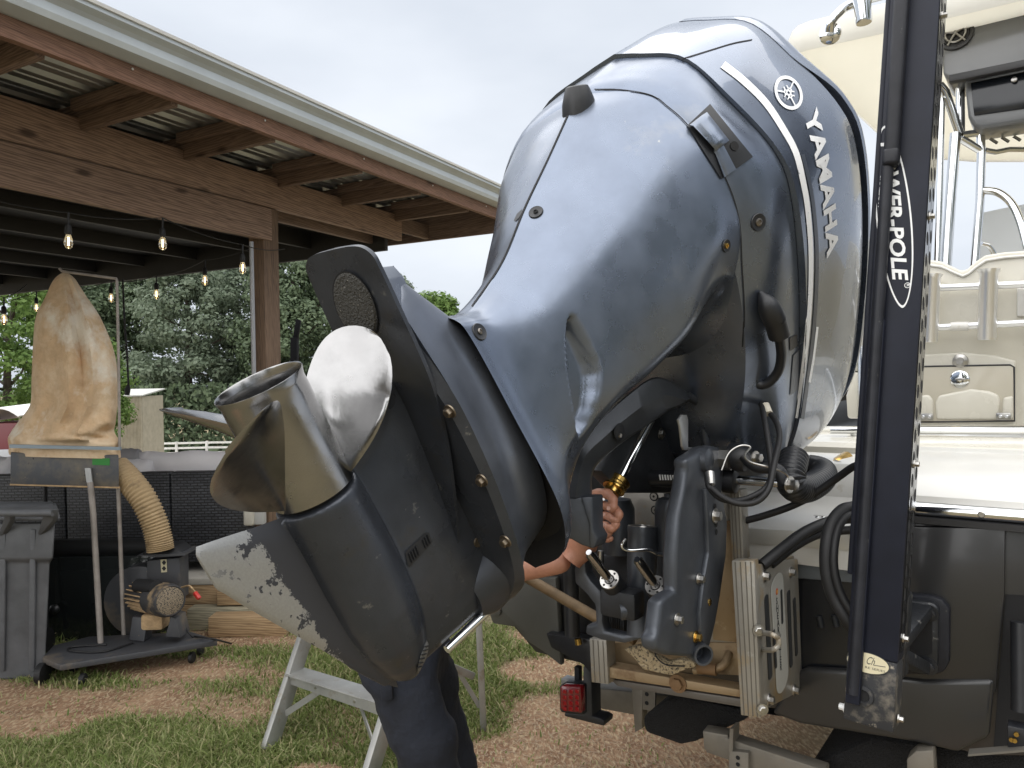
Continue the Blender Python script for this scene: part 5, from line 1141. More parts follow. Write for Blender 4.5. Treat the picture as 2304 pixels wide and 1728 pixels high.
# dark cast body between the clamps
slab_h([(1345, 1250), (1420, 1240), (1530, 1245), (1540, 1330), (1490, 1400), (1450, 1440), (1380, 1430), (1350, 1330)], -0.25, 0.03, 'swivel_body', mat('dark_casting', (0.022, 0.024, 0.028), 0.5, 0.3, var=0.3, vscale=14, bump=0.05, bscale=120), motor, bevel=0.01)
M_dcast = MATS['dark_casting']
b = MB()
for i in range(12): x = 1350+i*5; b.bar(Hh(x, 1325, -0.28), Hh(x+1, 1425, -0.28), 0.005, 0.02, up=HB)
b.build('cooling_ribs', M_dcast, motor)
def cyl_px(c, tip, d_face, d_tip, rp, rod, name):
    """hydraulic ram: face ring at pixel c, rod to pixel tip"""
    f_ = P(c[0], c[1], d_face); t_ = P(tip[0], tip[1], d_tip); ax = (t_-f_).normalized()
    o = MB().lathe(f_-ax*0.13, ax, [(0, rp*0.75), (0.02, rp*1.05), (0.122, rp*1.05), (0.13, rp*0.98), (0.130, rp*0.55)], 26).build(name, M_dcast, motor)
    MB().lathe(f_, ax, [(0.0, rp*0.96), (0.004, rp*0.93), (0.004, rp*0.5), (0.0, rp*0.48)], 26, cap0=False, cap1=False).build('gland_ring', M_steel, o)
    X = ax.cross(ZZ).normalized(); Y = ax.cross(X)
    for k in range(6): an = 2*math.pi*k/6; MB().lathe(f_+(X*math.cos(an)+Y*math.sin(an))*rp*0.72+ax*0.0035, ax, [(0, 0.0032), (0.001, 0.003)], 8).build('ring_hole', M_gap, o)
    MB().lathe(f_-ax*0.005, ax, [(0, rod), ((t_-f_).length-0.004, rod), ((t_-f_).length+0.006, rod*0.6)], 20).build('rod', mat('dark_chrome', (0.36, 0.36, 0.37), 0.16, 1.0), o)
cyl_px((1372, 1305), (1325, 1243), 1.84, 1.75, 0.026, 0.0115, 'trim_ram'); cyl_px((1475, 1318), (1434, 1259), 1.76, 1.67, 0.026, 0.0115, 'trim_ram')
# tilt cylinder with open threaded mouth
tc_ = P(1446, 1184, 1.93); ax = (P(1446, 1184, 1.93)-P(1441, 1420, 1.90)).normalized()
o = MB().lathe(tc_-ax*0.27, ax, [(0, 0.034), (0.05, 0.034), (0.14, 0.036), (0.17, 0.0375), (0.25, 0.0375), (0.262, 0.039), (0.27, 0.038), (0.27, 0.031), (0.20, 0.030)], 30).build('tilt_cylinder', M_cast, motor)
MB().lathe(tc_-ax*0.004, ax, [(0, 0.0385), (0.006, 0.037), (0.006, 0.0315), (-0.01, 0.0305)], 30, cap0=False, cap1=False).build('cylinder_mouth', M_steel, o)
MB().lathe(P(1506, 1243, 1.93), ZZ, [(0, 0.036), (0.10, 0.036), (0.125, 0.034), (0.138, 0.025), (0.142, 0.012), (0.15, 0.011), (0.151, 0.001)], 26).build('trim_motor', M_cast, motor)
MB().lathe(P(1392, 1243, 2.05), ZZ, [(0, 0.045), (0.12, 0.045), (0.145, 0.035), (0.15, 0.01)], 26).build('fluid_reservoir', M_cast, motor)
MB().lathe(P(1352, 1250, 1.95), ZZ, [(-0.02, 0.008), (0.012, 0.008), (0.013, 0.005)], 10).build('reservoir_screw', M_steel, motor)
MB().tube(catmull([P(1408, 1212, 1.86), P(1400, 1228, 1.86), P(1413, 1238, 1.86), P(1457, 1237, 1.86), P(1480, 1246, 1.86), P(1505, 1251, 1.86), P(1514, 1263, 1.85), P(1512, 1310, 1.84), P(1517, 1323, 1.84)], 6), 0.0048, 10).build('fluid_pipe', M_chrome, motor)
MB().box(P(1400, 1355, 1.86), SB, HB, ZZ, 0.05, 0.03, 0.035).build('lower_casting', M_dcast, motor, bevel=0.012)
MB().tube([P(1395, 1375, 1.84), P(1420, 1372, 1.84)], 0.022, 16).build('link_pin', M_cast, motor)
MB().tube([P(1452, 1410, 1.83), P(1540, 1432, 1.80)], 0.028, 18).build('lower_link', M_dcast, motor)
# swivel arm from the leg to the tilt pivot
arm = [(1302, 986), (1345, 950), (1419, 882), (1470, 846), (1548, 884), (1556, 894), (1540, 908), (1518, 922), (1494, 932), (1466, 948), (1436, 972), (1409, 995), (1378, 1012), (1352, 1033), (1338, 1056), (1333, 1084), (1330, 1118), (1332, 1192), (1344, 1211), (1340, 1228), (1332, 1236), (1322, 1232), (1308, 1228), (1284, 1214), (1262, 1212), (1256, 1180), (1250, 1100), (1275, 1040)]
def arm_d(x, y):
    q, n = onskin(x, y, 0.0); d_ = (q-CAM).dot(F_); lin = lerp(1.70, 1.86, max(0, min(1.2, (x-1302)/250)))
    return lin
def AP(x, y, off=0.0): return P(x, y, arm_d(x, y)+off)
outer = catmull([Vector((x, y, 0)) for x, y in [(1256, 1120), (1290, 1010), (1345, 950), (1419, 882), (1480, 848), (1549, 884), (1554, 894)]], 5)
inner = catmull([Vector((x, y, 0)) for x, y in [(1332, 1120), (1336, 1058), (1380, 1012), (1436, 972), (1494, 932), (1530, 914), (1552, 900)]], 5)
b = MB(); cols_ = []
for o_, i_ in zip(outer, inner):
    r_ = []
    for t in (0.0, 0.04, 0.5, 0.90, 0.97, 1.0):
        x, y = lerp(o_.x, i_.x, t), lerp(o_.y, i_.y, t); r_.append(AP(x, y, 0.02*(2*t-1)**6 - 0.006*math.sin(math.pi*t)))
    r_.append(AP(i_.x, i_.y, 0.06)); cols_.append(r_)
b.grid(cols_); b.build('swivel_arm', M_cast, motor, ang=30)
lowp = [(1256, 1118), (1332, 1118), (1333, 1192), (1344, 1211), (1340, 1228), (1332, 1236), (1322, 1232), (1308, 1228), (1284, 1214), (1262, 1212)]
MB().prism([P(x, y, 1.70) for x, y in lowp], HB*0.05).build('arm_foot', M_cast, motor, bevel=0.006, seg=3)
MB().prism([P(x, y, 1.695) for x, y in [(1306, 1118), (1333, 1118), (1334, 1192), (1345, 1211), (1340, 1228), (1332, 1236), (1326, 1228), (1325, 1180)]], HB*0.05).build('arm_flange', M_cast, motor, bevel=0.004)
MB().tube(catmull([m_s(1546, 890, 0.06), m_s(1568, 905, 0.06), m_s(1582, 945, 0.06), m_s(1590, 1000, 0.06)], 6), 0.011, 10).build('arm_lobe', M_cast, motor)
q = AP(1394, 972, -0.008); MB().lathe(q, MS, [(0, 0.021), (0.001, 0.018), (0.0005, 0.001)], 20, cap0=False).build('arm_hole', M_black, motor); MB().lathe(q+ZZ*-0.008, MS, [(0.001, 0.006), (0.004, 0.005)], 6).build('arm_bolt', M_steel, motor)
# dark cavity behind the arm
MB().prism([m_s(x, y, -0.05) for x, y in [(1352, 1060), (1419, 960), (1520, 900), (1590, 960), (1600, 1100), (1500, 1110), (1400, 1110)]], -MS*0.05).build('swivel_housing', M_dcast, motor, bevel=0.01)
bolt(m_s(1487, 976, -0.048), MS, 0.010, 'housing_bolt', M_steel, motor)
MB().tube([on_h(1412, 1075, -0.30), on_h(1560, 1078, -0.30)], 0.022, 18).build('tilt_shaft', M_black, motor)
b = MB()
for i in range(9): b.tube([on_h(1484+i*6, 1068+i*0.2, -0.325), on_h(1486+i*6, 1080, -0.325)], 0.0022, 6)
b.build('shaft_label', M_decal2, motor)
slab_h([(1296, 985), (1420, 940), (1600, 940), (1650, 1005), (1640, 1098), (1400, 1094), (1300, 1110)], -0.13, 0.03, 'dark_backing', M_dcast, motor, bevel=0.01)  # dark slab added so the cavity behind the arm stays dark
# tilt-lock lever plate
slab_s([(1527, 945), (1535, 933), (1546, 934), (1549, 945), (1549, 1006), (1563, 1007), (1562, 1012), (1540, 1013), (1536, 1005), (1531, 960)], 0.10, 0.006, 'lock_lever', M_galv, motor, bevel=0.0015)
# ram rod with brass gland
MB().tube([P(1462, 945, 1.95), P(1394, 1078, 1.86)], 0.0135, 16).build('tilt_ram_rod', M_chrome, motor)
ax = (P(1394, 1078, 1.86)-P(1368, 1122, 1.83)).normalized(); g0 = P(1384, 1094, 1.85)
MB().lathe(g0-ax*0.022, ax, [(0, 0.012), (0.0, 0.021), (0.012, 0.021), (0.013, 0.029), (0.02, 0.029), (0.022, 0.0275), (0.026, 0.029), (0.03, 0.0275), (0.034, 0.029), (0.040, 0.031), (0.043, 0.029), (0.043, 0.013)], 28).build('brass_gland', M_brass, motor)
MB().tube([P(1375, 1106, 1.84), P(1366, 1122, 1.835)], 0.012, 16).build('ram_end', M_chrome, motor)
# steering cylinder, links and wires
MB().lathe(on_h(1627, 1030, -0.30)-SB*0.01, SB, [(0, 0.028), (0.02, 0.03), (0.03, 0.03), (0.032, 0.02)], 8).build('tilt_nut', M_steel, motor, ang=25)
MB().tube([on_h(1640, 1022, -0.29), on_h(1668, 1030, -0.29), on_h(1682, 1034, -0.29)], [0.03, 0.036, 0.03], 18).build('steering_end', M_black, motor)
MB().tube(catmull([on_h(1672, 1025, -0.31), on_h(1700, 1048, -0.31), on_h(1730, 1052, -0.31), on_h(1752, 1060, -0.31), on_h(1766, 1088, -0.31)], 6), 0.0155, 12).build('steering_link', M_black, motor)
MB().tube([on_h(1655, 1080, -0.27), on_h(1752, 1086, -0.27)], 0.012, 16).build('steering_rod', M_chrome, motor)
MB().lathe(on_h(1638, 1082, -0.27)-SB*0.01, SB, [(0, 0.03), (0.03, 0.03), (0.035, 0.02)], 18).build('steering_gland', M_black, motor)
bolt(on_h(1699, 1030, -0.325), SB-HB*0.3, 0.011, 'link_bolt', M_steel, motor, 0.016); bolt(on_h(1776, 1090, -0.325), SB-HB*0.3, 0.013, 'link_bolt', M_steel, motor, 0.018)
MB().tube(catmull([P(1624, 1058, 1.70), P(1640, 1020, 1.70), P(1665, 1003, 1.70), P(1688, 1006, 1.70), P(1676, 1024, 1.69), P(1690, 1040, 1.69), P(1745, 1055, 1.69), P(1772, 1070, 1.70), P(1768, 1086, 1.70)], 8), 0.0022, 6).build('bonding_wire', M_steel, motor)
MB().tube(catmull([P(1712, 880, 1.86), P(1712, 900, 1.84), P(1723, 961, 1.76), P(1736, 1056, 1.68), P(1723, 1097, 1.66), P(1687, 1119, 1.66), P(1652, 1127, 1.67), P(1620, 1121, 1.68), P(1596, 1096, 1.70), P(1590, 1067, 1.72)], 8), 0.0068, 10).build('cable', M_cord, motor)
MB().tube(catmull([P(1714, 882, 1.86), P(1730, 925, 1.82), P(1747, 950, 1.77), P(1754, 985, 1.73), P(1742, 1043, 1.67), P(1730, 1098, 1.645), P(1703, 1128, 1.64), P(1663, 1133, 1.65), P(1625, 1118, 1.67), P(1600, 1098, 1.69)], 8), 0.0068, 10).build('cable', M_cord, motor)
MB().tube([P(1721, 911, 1.825), P(1729, 931, 1.808)], 0.0105, 12).build('cable_tag', mat('cream_tape', (0.6, 0.56, 0.47), 0.7), motor)
MB().tube([P(1597, 1063, 1.715), P(1600, 1090, 1.70)], [0.011, 0.009], 12).build('cable_fitting', M_steel, motor)
hp = catmull([P(1786, 1030, 1.86), P(1778, 1075, 1.80), P(1792, 1098, 1.82), P(1822, 1096, 1.90), P(1848, 1078, 2.00), P(1850, 1060, 2.06), P(1820, 1052, 2.10), P(1790, 1060, 2.1)], 26)
MB().tube(hp, [0.036 if i % 4 < 2 else 0.031 for i in range(len(hp))], 20).build('rigging_hose', mat('black_ribbed_rubber', (0.02, 0.021, 0.024), 0.38), motor, ang=70)

# ================================================================== JACK PLATE
jp = thing('jack_plate', 'stained aluminium jack plate carrying the motor on the transom', 'jack plate', BW(-0.1, 0, 1.0))
M_jack = mat('stained_jack_aluminium', (0.27, 0.255, 0.225), 0.42, 0.35, spots=[((0.30, 0.22, 0.12), 9, 0.52, 0.14), ((0.34, 0.33, 0.30), 22, 0.62, 0.08)], var=0.15, vscale=6, bump=0.02, bscale=200)
M_jackr = mat('rusty_jack_aluminium', (0.30, 0.22, 0.13), 0.55, 0.4, spots=[((0.17, 0.10, 0.05), 8, 0.5, 0.14), ((0.42, 0.35, 0.24), 18, 0.62, 0.08)])
slab_h([(1403, 1092), (1640, 1100), (1648, 1262), (1655, 1446), (1390, 1440), (1400, 1250)], -0.19, 0.02, 'motor_plate', M_jack, jp, bevel=0.002)
for (x, y) in ((1471, 1117), (1474, 1148), (1526, 1112)):
    q = on_h(x, y, -0.1915); o = MB().lathe(q, -HB, [(0, 0.013), (0.001, 0.0125), (0.001, 0.010), (0.0003, 0.009)], 18, cap0=False).build('hole_scuff', MATS.get('seam_shadow_rubber'), jp); MB().lathe(q, -HB, [(0.0006, 0.0095), (0.0007, 0.001)], 18, cap0=False).build('washer_mark', M_jack, o); MB().lathe(q, -HB, [(0.001, 0.0035), (0.0011, 0.0005)], 10, cap0=False).build('plate_hole', M_gap, o)
slab_h([(1604, 1180), (1645, 1170), (1660, 1446), (1604, 1440)], -0.205, 0.012, 'tan_plate', M_jackr, jp, bevel=0.002)
def grooved(px, h, t, name, n, m):
    """extrusion face with grooves: px = top-left, top-right, bottom-right, bottom-left"""
    o = slab_h(px, h, t, name, m, jp, bevel=0.0015)
    for i in range(n):
        u = (i+0.7)/(n+0.4); a = Vector((lerp(px[0][0], px[1][0], u), lerp(px[0][1], px[1][1], u))); c = Vector((lerp(px[3][0], px[2][0], u), lerp(px[3][1], px[2][1], u)))
        MB().bar(on_h(a.x, a.y+2, h-0.0006), on_h(c.x, c.y-2, h-0.0006), 0.0022, 0.0015, up=HB).build('groove', M_gap, o)
    return o
_sp = (on_h(1795, 1258, -0.03)-T0).dot(SB); SH = (on_s(1697, 1262, _sp)-T0).dot(HB)
M_groove = mat('anodised_groove', (0.12, 0.11, 0.09), 0.6, 0.3); M_gap_ = M_gap; M_gap = M_groove
grooved([(1639, 1103), (1666, 1104), (1673, 1262), (1647, 1262)], -0.23, 0.05, 'upper_slide', 3, M_jack)
ns = grooved([(1646, 1262), (1697, 1262), (1711, 1616), (1667, 1609)], SH, 0.03, 'side_extrusion', 4, M_jack)
grooved([(1326, 1437), (1364, 1441), (1369, 1540), (1331, 1535)], -0.25, 0.05, 'side_extrusion', 3, M_jack)
M_gap = M_gap_
# starboard side plate with slots and lettering
SP = 0.222
side = [(1693, 1263), (1764, 1262), (1795, 1258), (1805, 1553), (1724, 1595), (1712, 1614)]
a0 = on_h(1697, 1262, SH); sp_s = (a0-T0).dot(SB); SP = sp_s
sp_px = [(1699, 1272), (1766, 1262), (1795, 1258), (1806, 1553), (1726, 1594), (1712, 1600)]
spl = slab_s(sp_px, SP, 0.012, 'side_plate', M_jack, jp, bevel=0.002)
def sslot(x0, y0, x1, y1, wpx, m, name, parent, lift=0.0012):
    a = on_s(x0, y0, SP+lift); c = on_s(x1, y1, SP+lift); ax = (c-a).normalized(); sd_ = ax.cross(SB).normalized()
    hw = (on_s((x0+x1)/2+wpx/2, (y0+y1)/2, SP)-on_s((x0+x1)/2-wpx/2, (y0+y1)/2, SP)).length/2; pts = []
    for k in range(9): t = math.pi*k/8; pts.append(a+sd_*hw*math.cos(t)-ax*hw*0.6*math.sin(t))
    for k in range(9): t = math.pi*k/8; pts.append(c-sd_*hw*math.cos(t)+ax*hw*0.6*math.sin(t))
    return MB().prism(pts, SB*0.0012).build(name, m, parent)
M_slot = mat('dark_slot', (0.03, 0.032, 0.034), 0.4)
sslot(1724, 1346, 1733, 1520, 8, M_slot, 'slot', spl); sslot(1774, 1334, 1780, 1495, 6, M_slot, 'slot', spl); sslot(1787, 1350, 1792, 1470, 5, M_slot, 'slot', spl)
M_lab = mat('silver_label', (0.46, 0.46, 0.43), 0.4, 0.2); lab = sslot(1748, 1318, 1760, 1528, 26, M_lab, 'label_plate', spl)
sslot(1757.5, 1330, 1760, 1400, 3.5, M_slot, 'arrow', lab, 0.0026); sslot(1741, 1420, 1746, 1500, 3.5, M_slot, 'arrow', lab, 0.0026)
q = on_s(1748, 1331, SP+0.0026); MB().lathe(q, SB, [(0, 0.0085), (0.0006, 0.008)], 18).build('round_emblem', mat('red_emblem', (0.45, 0.06, 0.03), 0.5), lab); MB().lathe(q+SB*0.0007, SB, [(0, 0.0045), (0.0004, 0.004)], 14).build('emblem_center', mat('yellow_emblem', (0.6, 0.4, 0.08), 0.5), lab)
for i, ch in enumerate('SHEARWATER'):
    t = i/9; x = lerp(1748, 1757.5, t); y = lerp(1352, 1500, t); vs, fs, bb = text_geo(ch, 1.0, 0.03)
    c_ = on_s(x, y, SP+0.0028); ux = (on_s(x+5, y-0.8, SP+0.0028)-c_).normalized()
    sc_ = 0.0185; out = [c_ + ux*((v.x-(bb[0]+bb[1])/2)*sc_*1.55) + ZZ*((v.y-0.36)*sc_*1.25) for v in vs]
    MB().add(out, fs).build('letter', M_slot, lab, smooth=False)
for (x, y) in ((1720, 1296), (1779, 1287), (1730, 1574), (1787, 1552)): bolt(on_s(x, y, SP), SB, 0.0095, 'plate_bolt', M_steel, jp, 0.012)
for (x, y) in ((1707, 1418), (1716, 1596)): bolt(on_h(x-1, y, SH-0.001), SB*0.6-HB*0.8, 0.009, 'plate_bolt', M_steel, jp, 0.008)
MB().tube(catmull([on_s(1716, 1424, SP), P(1735, 1427, 1.60), P(1750, 1436, 1.595), P(1751, 1452, 1.595), P(1738, 1462, 1.60), on_s(1717, 1462, SP)], 8), 0.0058, 12).build('tie_ring', M_jack, jp)
# far end flange of the side plate (channel) and lower cross pieces
slab_s([(1764, 1262), (1795, 1258), (1793, 1250), (1762, 1254)], SP-0.012, 0.02, 'top_channel', M_jack, jp, bevel=0.002)
slab_h([(1358, 1445), (1662, 1446), (1664, 1520), (1372, 1505)], -0.17, 0.02, 'lower_panel', M_jackr, jp, bevel=0.002)
slab_h([(1366, 1500), (1666, 1552), (1666, 1570), (1366, 1525)], -0.24, 0.05, 'cross_channel', M_jackr, jp, bevel=0.004)
slab_h([(1370, 1528), (1666, 1572), (1668, 1592), (1390, 1545)], -0.215, 0.05, 'cross_lip', mat('stained_dark_lip', (0.13, 0.12, 0.11), 0.5, 0.4), jp, bevel=0.004)
bolt(on_h(1525, 1538, -0.242), -HB, 0.016, 'channel_bolt', mat('rusty_bolt', (0.20, 0.12, 0.06), 0.7, 0.3), jp, 0.012)
q = [(1403, 1461), (1415, 1458), (1446, 1452), (1470, 1476), (1500, 1492), (1530, 1484), (1562, 1490), (1563, 1502), (1545, 1505), (1530, 1512), (1512, 1520), (1488, 1516), (1446, 1507), (1425, 1480)]
an = slab_h(q, -0.30, 0.03, 'corroded_anode', mat('corroded_anode', (0.40, 0.32, 0.20), 0.95, bump=1.0, bscale=60, spots=[((0.05, 0.042, 0.034), 150, 0.50, 0.12)]), jp, bevel=0.004)
MB().tube(catmull([on_h(1473, 1462, -0.31), on_h(1478, 1480, -0.31), on_h(1500, 1496, -0.31), on_h(1540, 1499, -0.31)], 6), 0.002, 6).build('wire', M_cord, jp)
MB().tube(catmull([on_h(1640, 1470, -0.17), on_h(1630, 1495, -0.20), on_h(1605, 1506, -0.21), on_h(1560, 1508, -0.22)], 6), 0.011, 10).build('drain_hose', M_jackr, jp)
MB().tube([on_h(1570, 1502, -0.22), on_h(1612, 1507, -0.215)], 0.015, 10).build('hose_clamp', mat('rusty_bolt', (0.2, 0.12, 0.06), 0.7), jp)
# tan strut from the port side to the motor (trailer transom saver)
MB().tube([P(1165, 1288, 2.3), P(1430, 1440, 2.06)], 0.0155, 12).build('support_strut', mat('muddy_strut', (0.17, 0.115, 0.06), 0.6, 0.3, var=0.3, vscale=15), jp)

# ================================================================== BOAT
bt = thing('boat', 'cream and dark grey centre console boat on its trailer, seen from the stern', 'boat', BW(0, 0, 0.8))
M_cream = mat('cream_gelcoat', (0.56, 0.535, 0.46), 0.28, coat=0.3, coatr=0.1, var=0.05, vscale=3, rvar=0.08, spots=[((0.52, 0.49, 0.40), 7, 0.64, 0.12)])
M_whiteg = mat('white_gelcoat', (0.62, 0.61, 0.575), 0.3, coat=0.3, coatr=0.1, var=0.05, vscale=4, spots=[((0.50, 0.47, 0.40), 12, 0.66, 0.08)])
M_hull = mat('dark_grey_gelcoat', (0.021, 0.021, 0.022), 0.34, coat=0.3, coatr=0.12, var=0.12, vscale=4)
M_hullb = mat('olive_grey_hull', (0.085, 0.085, 0.075), 0.5, var=0.15, vscale=4)
M_railr = mat('rail_rubber', (0.02, 0.02, 0.022), 0.5)
def hull_row(h):
    w = 0.86-0.0*h if h < 3.2 else 0.86*(1-((h-3.2)/3.3)**2); k = 0.0 if h < 2.5 else (h-2.5)*0.10
    return [(-w*1.03, 1.39+k*0.5), (-w*1.0, 1.22+k*0.5), (-w*0.96, 1.0+k), (-w*0.62, 0.84+k), (-w*0.2, 0.80+k), (0, 0.79+k), (w*0.2, 0.80+k), (w*0.62, 0.84+k), (w*0.93, 0.90+k), (w*1.0, 1.22+k*0.5), (w*1.03, 1.39+k*0.5)]
b = MB(); rows = []
for h in (0.012, 0.6, 1.5, 2.5, 3.2, 4.2, 5.0, 5.8, 6.3): rows.append([BW(h, s_, z) for s_, z in hull_row(h)])
b.grid(rows); b.build('hull', M_hull, bt, ang=50)
# transom face with a dropped centre
tr = [(-0.88, 1.39), (-0.44, 1.39), (-0.42, 1.235), (0.385, 1.235), (0.46, 1.392), (0.90, 1.392), (0.87, 1.22), (0.83, 0.875), (0.66, 0.83), (0.30, 0.84), (0.0, 0.80), (-0.30, 0.82), (-0.62, 0.82), (-0.83, 0.985), (-0.86, 1.22)]
MB().prism([BW(0, s_, z) for s_, z in tr], HB*0.012).build('transom', M_hull, bt, bevel=0.004)
# starboard sponson block with a rounded lower edge and a recess beyond
MB().prism([on_h(x, y, -0.03) for x, y in [(1790, 1515), (1815, 1503), (1905, 1508), (2080, 1530), (2238, 1530), (2226, 1660), (2155, 1695), (2060, 1672), (1800, 1630), (1735, 1606)]], HB*0.028).build('sponson', M_hull, bt, bevel=0.012, seg=3)
MB().prism([on_h(x, y, -0.022) for x, y in [(2050, 1185), (2262, 1190), (2260, 1340), (2240, 1560), (2060, 1545), (1915, 1525)]], HB*0.021).build('transom_panel', M_hull, bt, bevel=0.004)
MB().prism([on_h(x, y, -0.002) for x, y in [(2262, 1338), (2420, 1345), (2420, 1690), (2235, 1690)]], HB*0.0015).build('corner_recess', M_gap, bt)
MB().prism([on_h(x, y, -0.004) for x, y in [(1730, 1302), (1925, 1310), (1930, 1510), (1812, 1506), (1790, 1522), (1735, 1530)]], HB*0.003).build('splash_shade_slab', mat('recess_shade_black', (0.008, 0.009, 0.012), 0.25), bt)  # flat dark slab; its colour stands in for the shadowed opening
for (x, y) in ((1842, 1400), (1876, 1398)): MB().tube([on_h(x, y-14, -0.006), on_h(x+6, y+12, -0.006)], 0.008, 10).build('drain_vent', MATS['dark_casting'], bt)
MB().prism([on_h(x, y, -0.008) for x, y in [(1655, 1252), (1930, 1268), (1930, 1312), (1660, 1290)]], HB*0.007).build('splash_ledge', mat('blue_grey_gelcoat', (0.10, 0.115, 0.13), 0.35), bt, bevel=0.002)
M_tr0 = mat('dull_tab_metal', (0.16, 0.15, 0.13), 0.5, 0.4)
# trim tab on the starboard corner
MB().prism([on_h(x, y, -0.14) for x, y in [(2178, 1697), (2320, 1686), (2320, 1691), (2178, 1702)]], HB*0.03).build('trim_tab', M_tr0, bt)
MB().tube([on_h(2296, 1400, -0.06), on_h(2298, 1600, -0.09)], 0.02, 14).build('tab_ram', M_black, bt); MB().box(on_h(2292, 1655, -0.1), SB, HB, ZZ, 0.02, 0.02, 0.025).build('tab_hinge', M_black, bt, bevel=0.003)
for (x, y) in ((2287, 1652), (2276, 1664), (2283, 1666)): MB().lathe(on_h(x, y, -0.125), -HB, [(0, 0.006), (0.004, 0.005)], 8).build('tab_bolt', M_brass, bt)
# port corner: black gear under the hull
MB().prism([on_h(x, y, -0.03) for x, y in [(1098, 1340), (1150, 1296), (1250, 1300), (1262, 1500), (1225, 1470), (1180, 1440), (1160, 1412), (1108, 1404), (1096, 1372)]], HB*0.029).build('port_corner', M_hullb, bt, bevel=0.008)
MB().tube([on_h(1283, 1240, -0.08), on_h(1288, 1430, -0.09)], 0.024, 14).build('tab_ram', M_black, bt)
MB().tube([on_h(1281, 1268, -0.08), on_h(1281, 1276, -0.08)], 0.026, 14).build('ram_cap', M_brass, bt); MB().tube([on_h(1300, 1437, -0.09), on_h(1302, 1450, -0.09)], 0.011, 10).build('ram_end', M_brass, bt)
MB().prism([on_h(x, y, -0.06) for x, y in [(1228, 1425), (1330, 1440), (1332, 1520), (1312, 1496), (1240, 1458)]], HB*0.05).build('trim_tab', M_black, bt, bevel=0.004)
MB().lathe(on_h(1118, 1372, -0.031), -HB, [(0, 0.02), (0.006, 0.019), (0.008, 0.008)], 16).build('drain_plug', M_hullb, bt)
# rub rail
b = MB(); prof = [(0.004, 1.392), (-0.016, 1.396), (-0.022, 1.409), (-0.016, 1.421), (0.004, 1.425)]
b.grid([[BW(h, s_, z) for h, z in prof] for s_ in (0.455, 1.1)]); b.build('rub_rail', M_chrome, bt, ang=60)
b = MB(); prof = [(0.004, 1.37), (-0.024, 1.376), (-0.024, 1.391), (0.004, 1.3935)]; b.grid([[BW(h, s_, z) for h, z in prof] for s_ in (0.455, 1.1)]); b.build('rail_base', M_railr, bt, smooth=False)
MB().lathe(on_h(2208, 1158, -0.0225), -HB, [(0, 0.008), (0.002, 0.006)], 10).build('rail_screw', M_steel, bt)
# white deck cap
def deckloft(prof, s0, s1, name, m, cap=True):
    b = MB(); A_ = [BW(h, s0, z) for h, z in prof]; B_ = [BW(h, s1, z) for h, z in prof]; b.grid([A_, B_])
    if cap: b.add(A_, [tuple(range(len(A_)))]); b.add(B_, [tuple(range(len(B_)))])
    return b.build(name, m, bt, ang=35, bevel=0.0)
deckloft([(0.02, 1.3955), (0.0, 1.426), (0.004, 1.44), (0.02, 1.452), (0.05, 1.468), (0.11, 1.492), (0.17, 1.508), (0.22, 1.516), (0.30, 1.520), (0.44, 1.522), (0.46, 1.515), (0.465, 1.40)], 0.44, 0.92, 'transom_coaming', M_whiteg)
deckloft([(-0.02, 1.237), (-0.024, 1.30), (-0.016, 1.322), (0.01, 1.33), (0.06, 1.345), (0.24, 1.36), (0.27, 1.38), (0.28, 1.45), (0.30, 1.475), (0.34, 1.485), (0.46, 1.49), (0.50, 1.20), (0.02, 1.20)], -0.86, 0.438, 'splash_well', M_whiteg)
MB().prism([on_h(x, y, -0.03) for x, y in [(1662, 1187), (1926, 1202), (1926, 1240), (1665, 1222)]], HB*0.006).build('ledge_trim', mat('alu_trim', (0.55, 0.54, 0.50), 0.35, 0.3), bt, bevel=0.002)
deckloft([(0.50, 1.30), (0.50, 1.505), (0.515, 1.52), (0.60, 1.526), (0.80, 1.530), (0.82, 1.2)], -0.84, 0.92, 'aft_deck', M_cream)
MB().prism([BW(0.82, -0.80, 1.27), BW(0.82, 0.84, 1.27), BW(4.2, 0.80, 1.27), BW(4.2, -0.76, 1.27)], ZZ*0.02).build('deck_sole', M_whiteg, bt)
for s_ in (-0.86, 0.86): MB().prism([BW(0.8, s_-0.05, 1.28), BW(0.8, s_+0.05, 1.28), BW(4.4, s_*0.96+0.05, 1.28), BW(4.4, s_*0.96-0.05, 1.28)], ZZ*0.27).build('gunwale', M_cream, bt, bevel=0.01)
def BPx(x, y, d): return P(x, y, d)
MB().box(P(1845, 1168, 2.12), SB, HB, ZZ, 0.02, 0.02, 0.012).build('hatch_hinge', M_steel, bt, bevel=0.006); 
for dx in (-7, 6): MB().lathe(P(1845+dx, 1166, 2.09), -HB, [(0, 0.006), (0.002, 0.004)], 10).build('hinge_screw', M_chrome, bt)
MB().tube(catmull([P(1905, 1030, 2.35), P(1885, 1044, 2.3), P(1876, 1060, 2.28)], 4), 0.02, 14).build('washdown_spigot', M_brass, bt)
MB().tube([P(1893, 1040, 2.29), P(1888, 1052, 2.29)], 0.024, 14).build('spigot_cap', M_whiteg, bt); MB().tube([P(1888, 1050, 2.28), P(1890, 1058, 2.28)], 0.022, 14).build('blue_fitting', mat('blue_plastic', (0.05, 0.15, 0.4), 0.5), bt)
# hull side sheer inside the port quarter seen behind the motor
MB().prism([P(x, y, 2.75) for x, y in [(1740, 966), (1925, 966), (1925, 1060), (1740, 1060)]], HB*0.2).build('inner_liner', M_cream, bt, bevel=0.01)
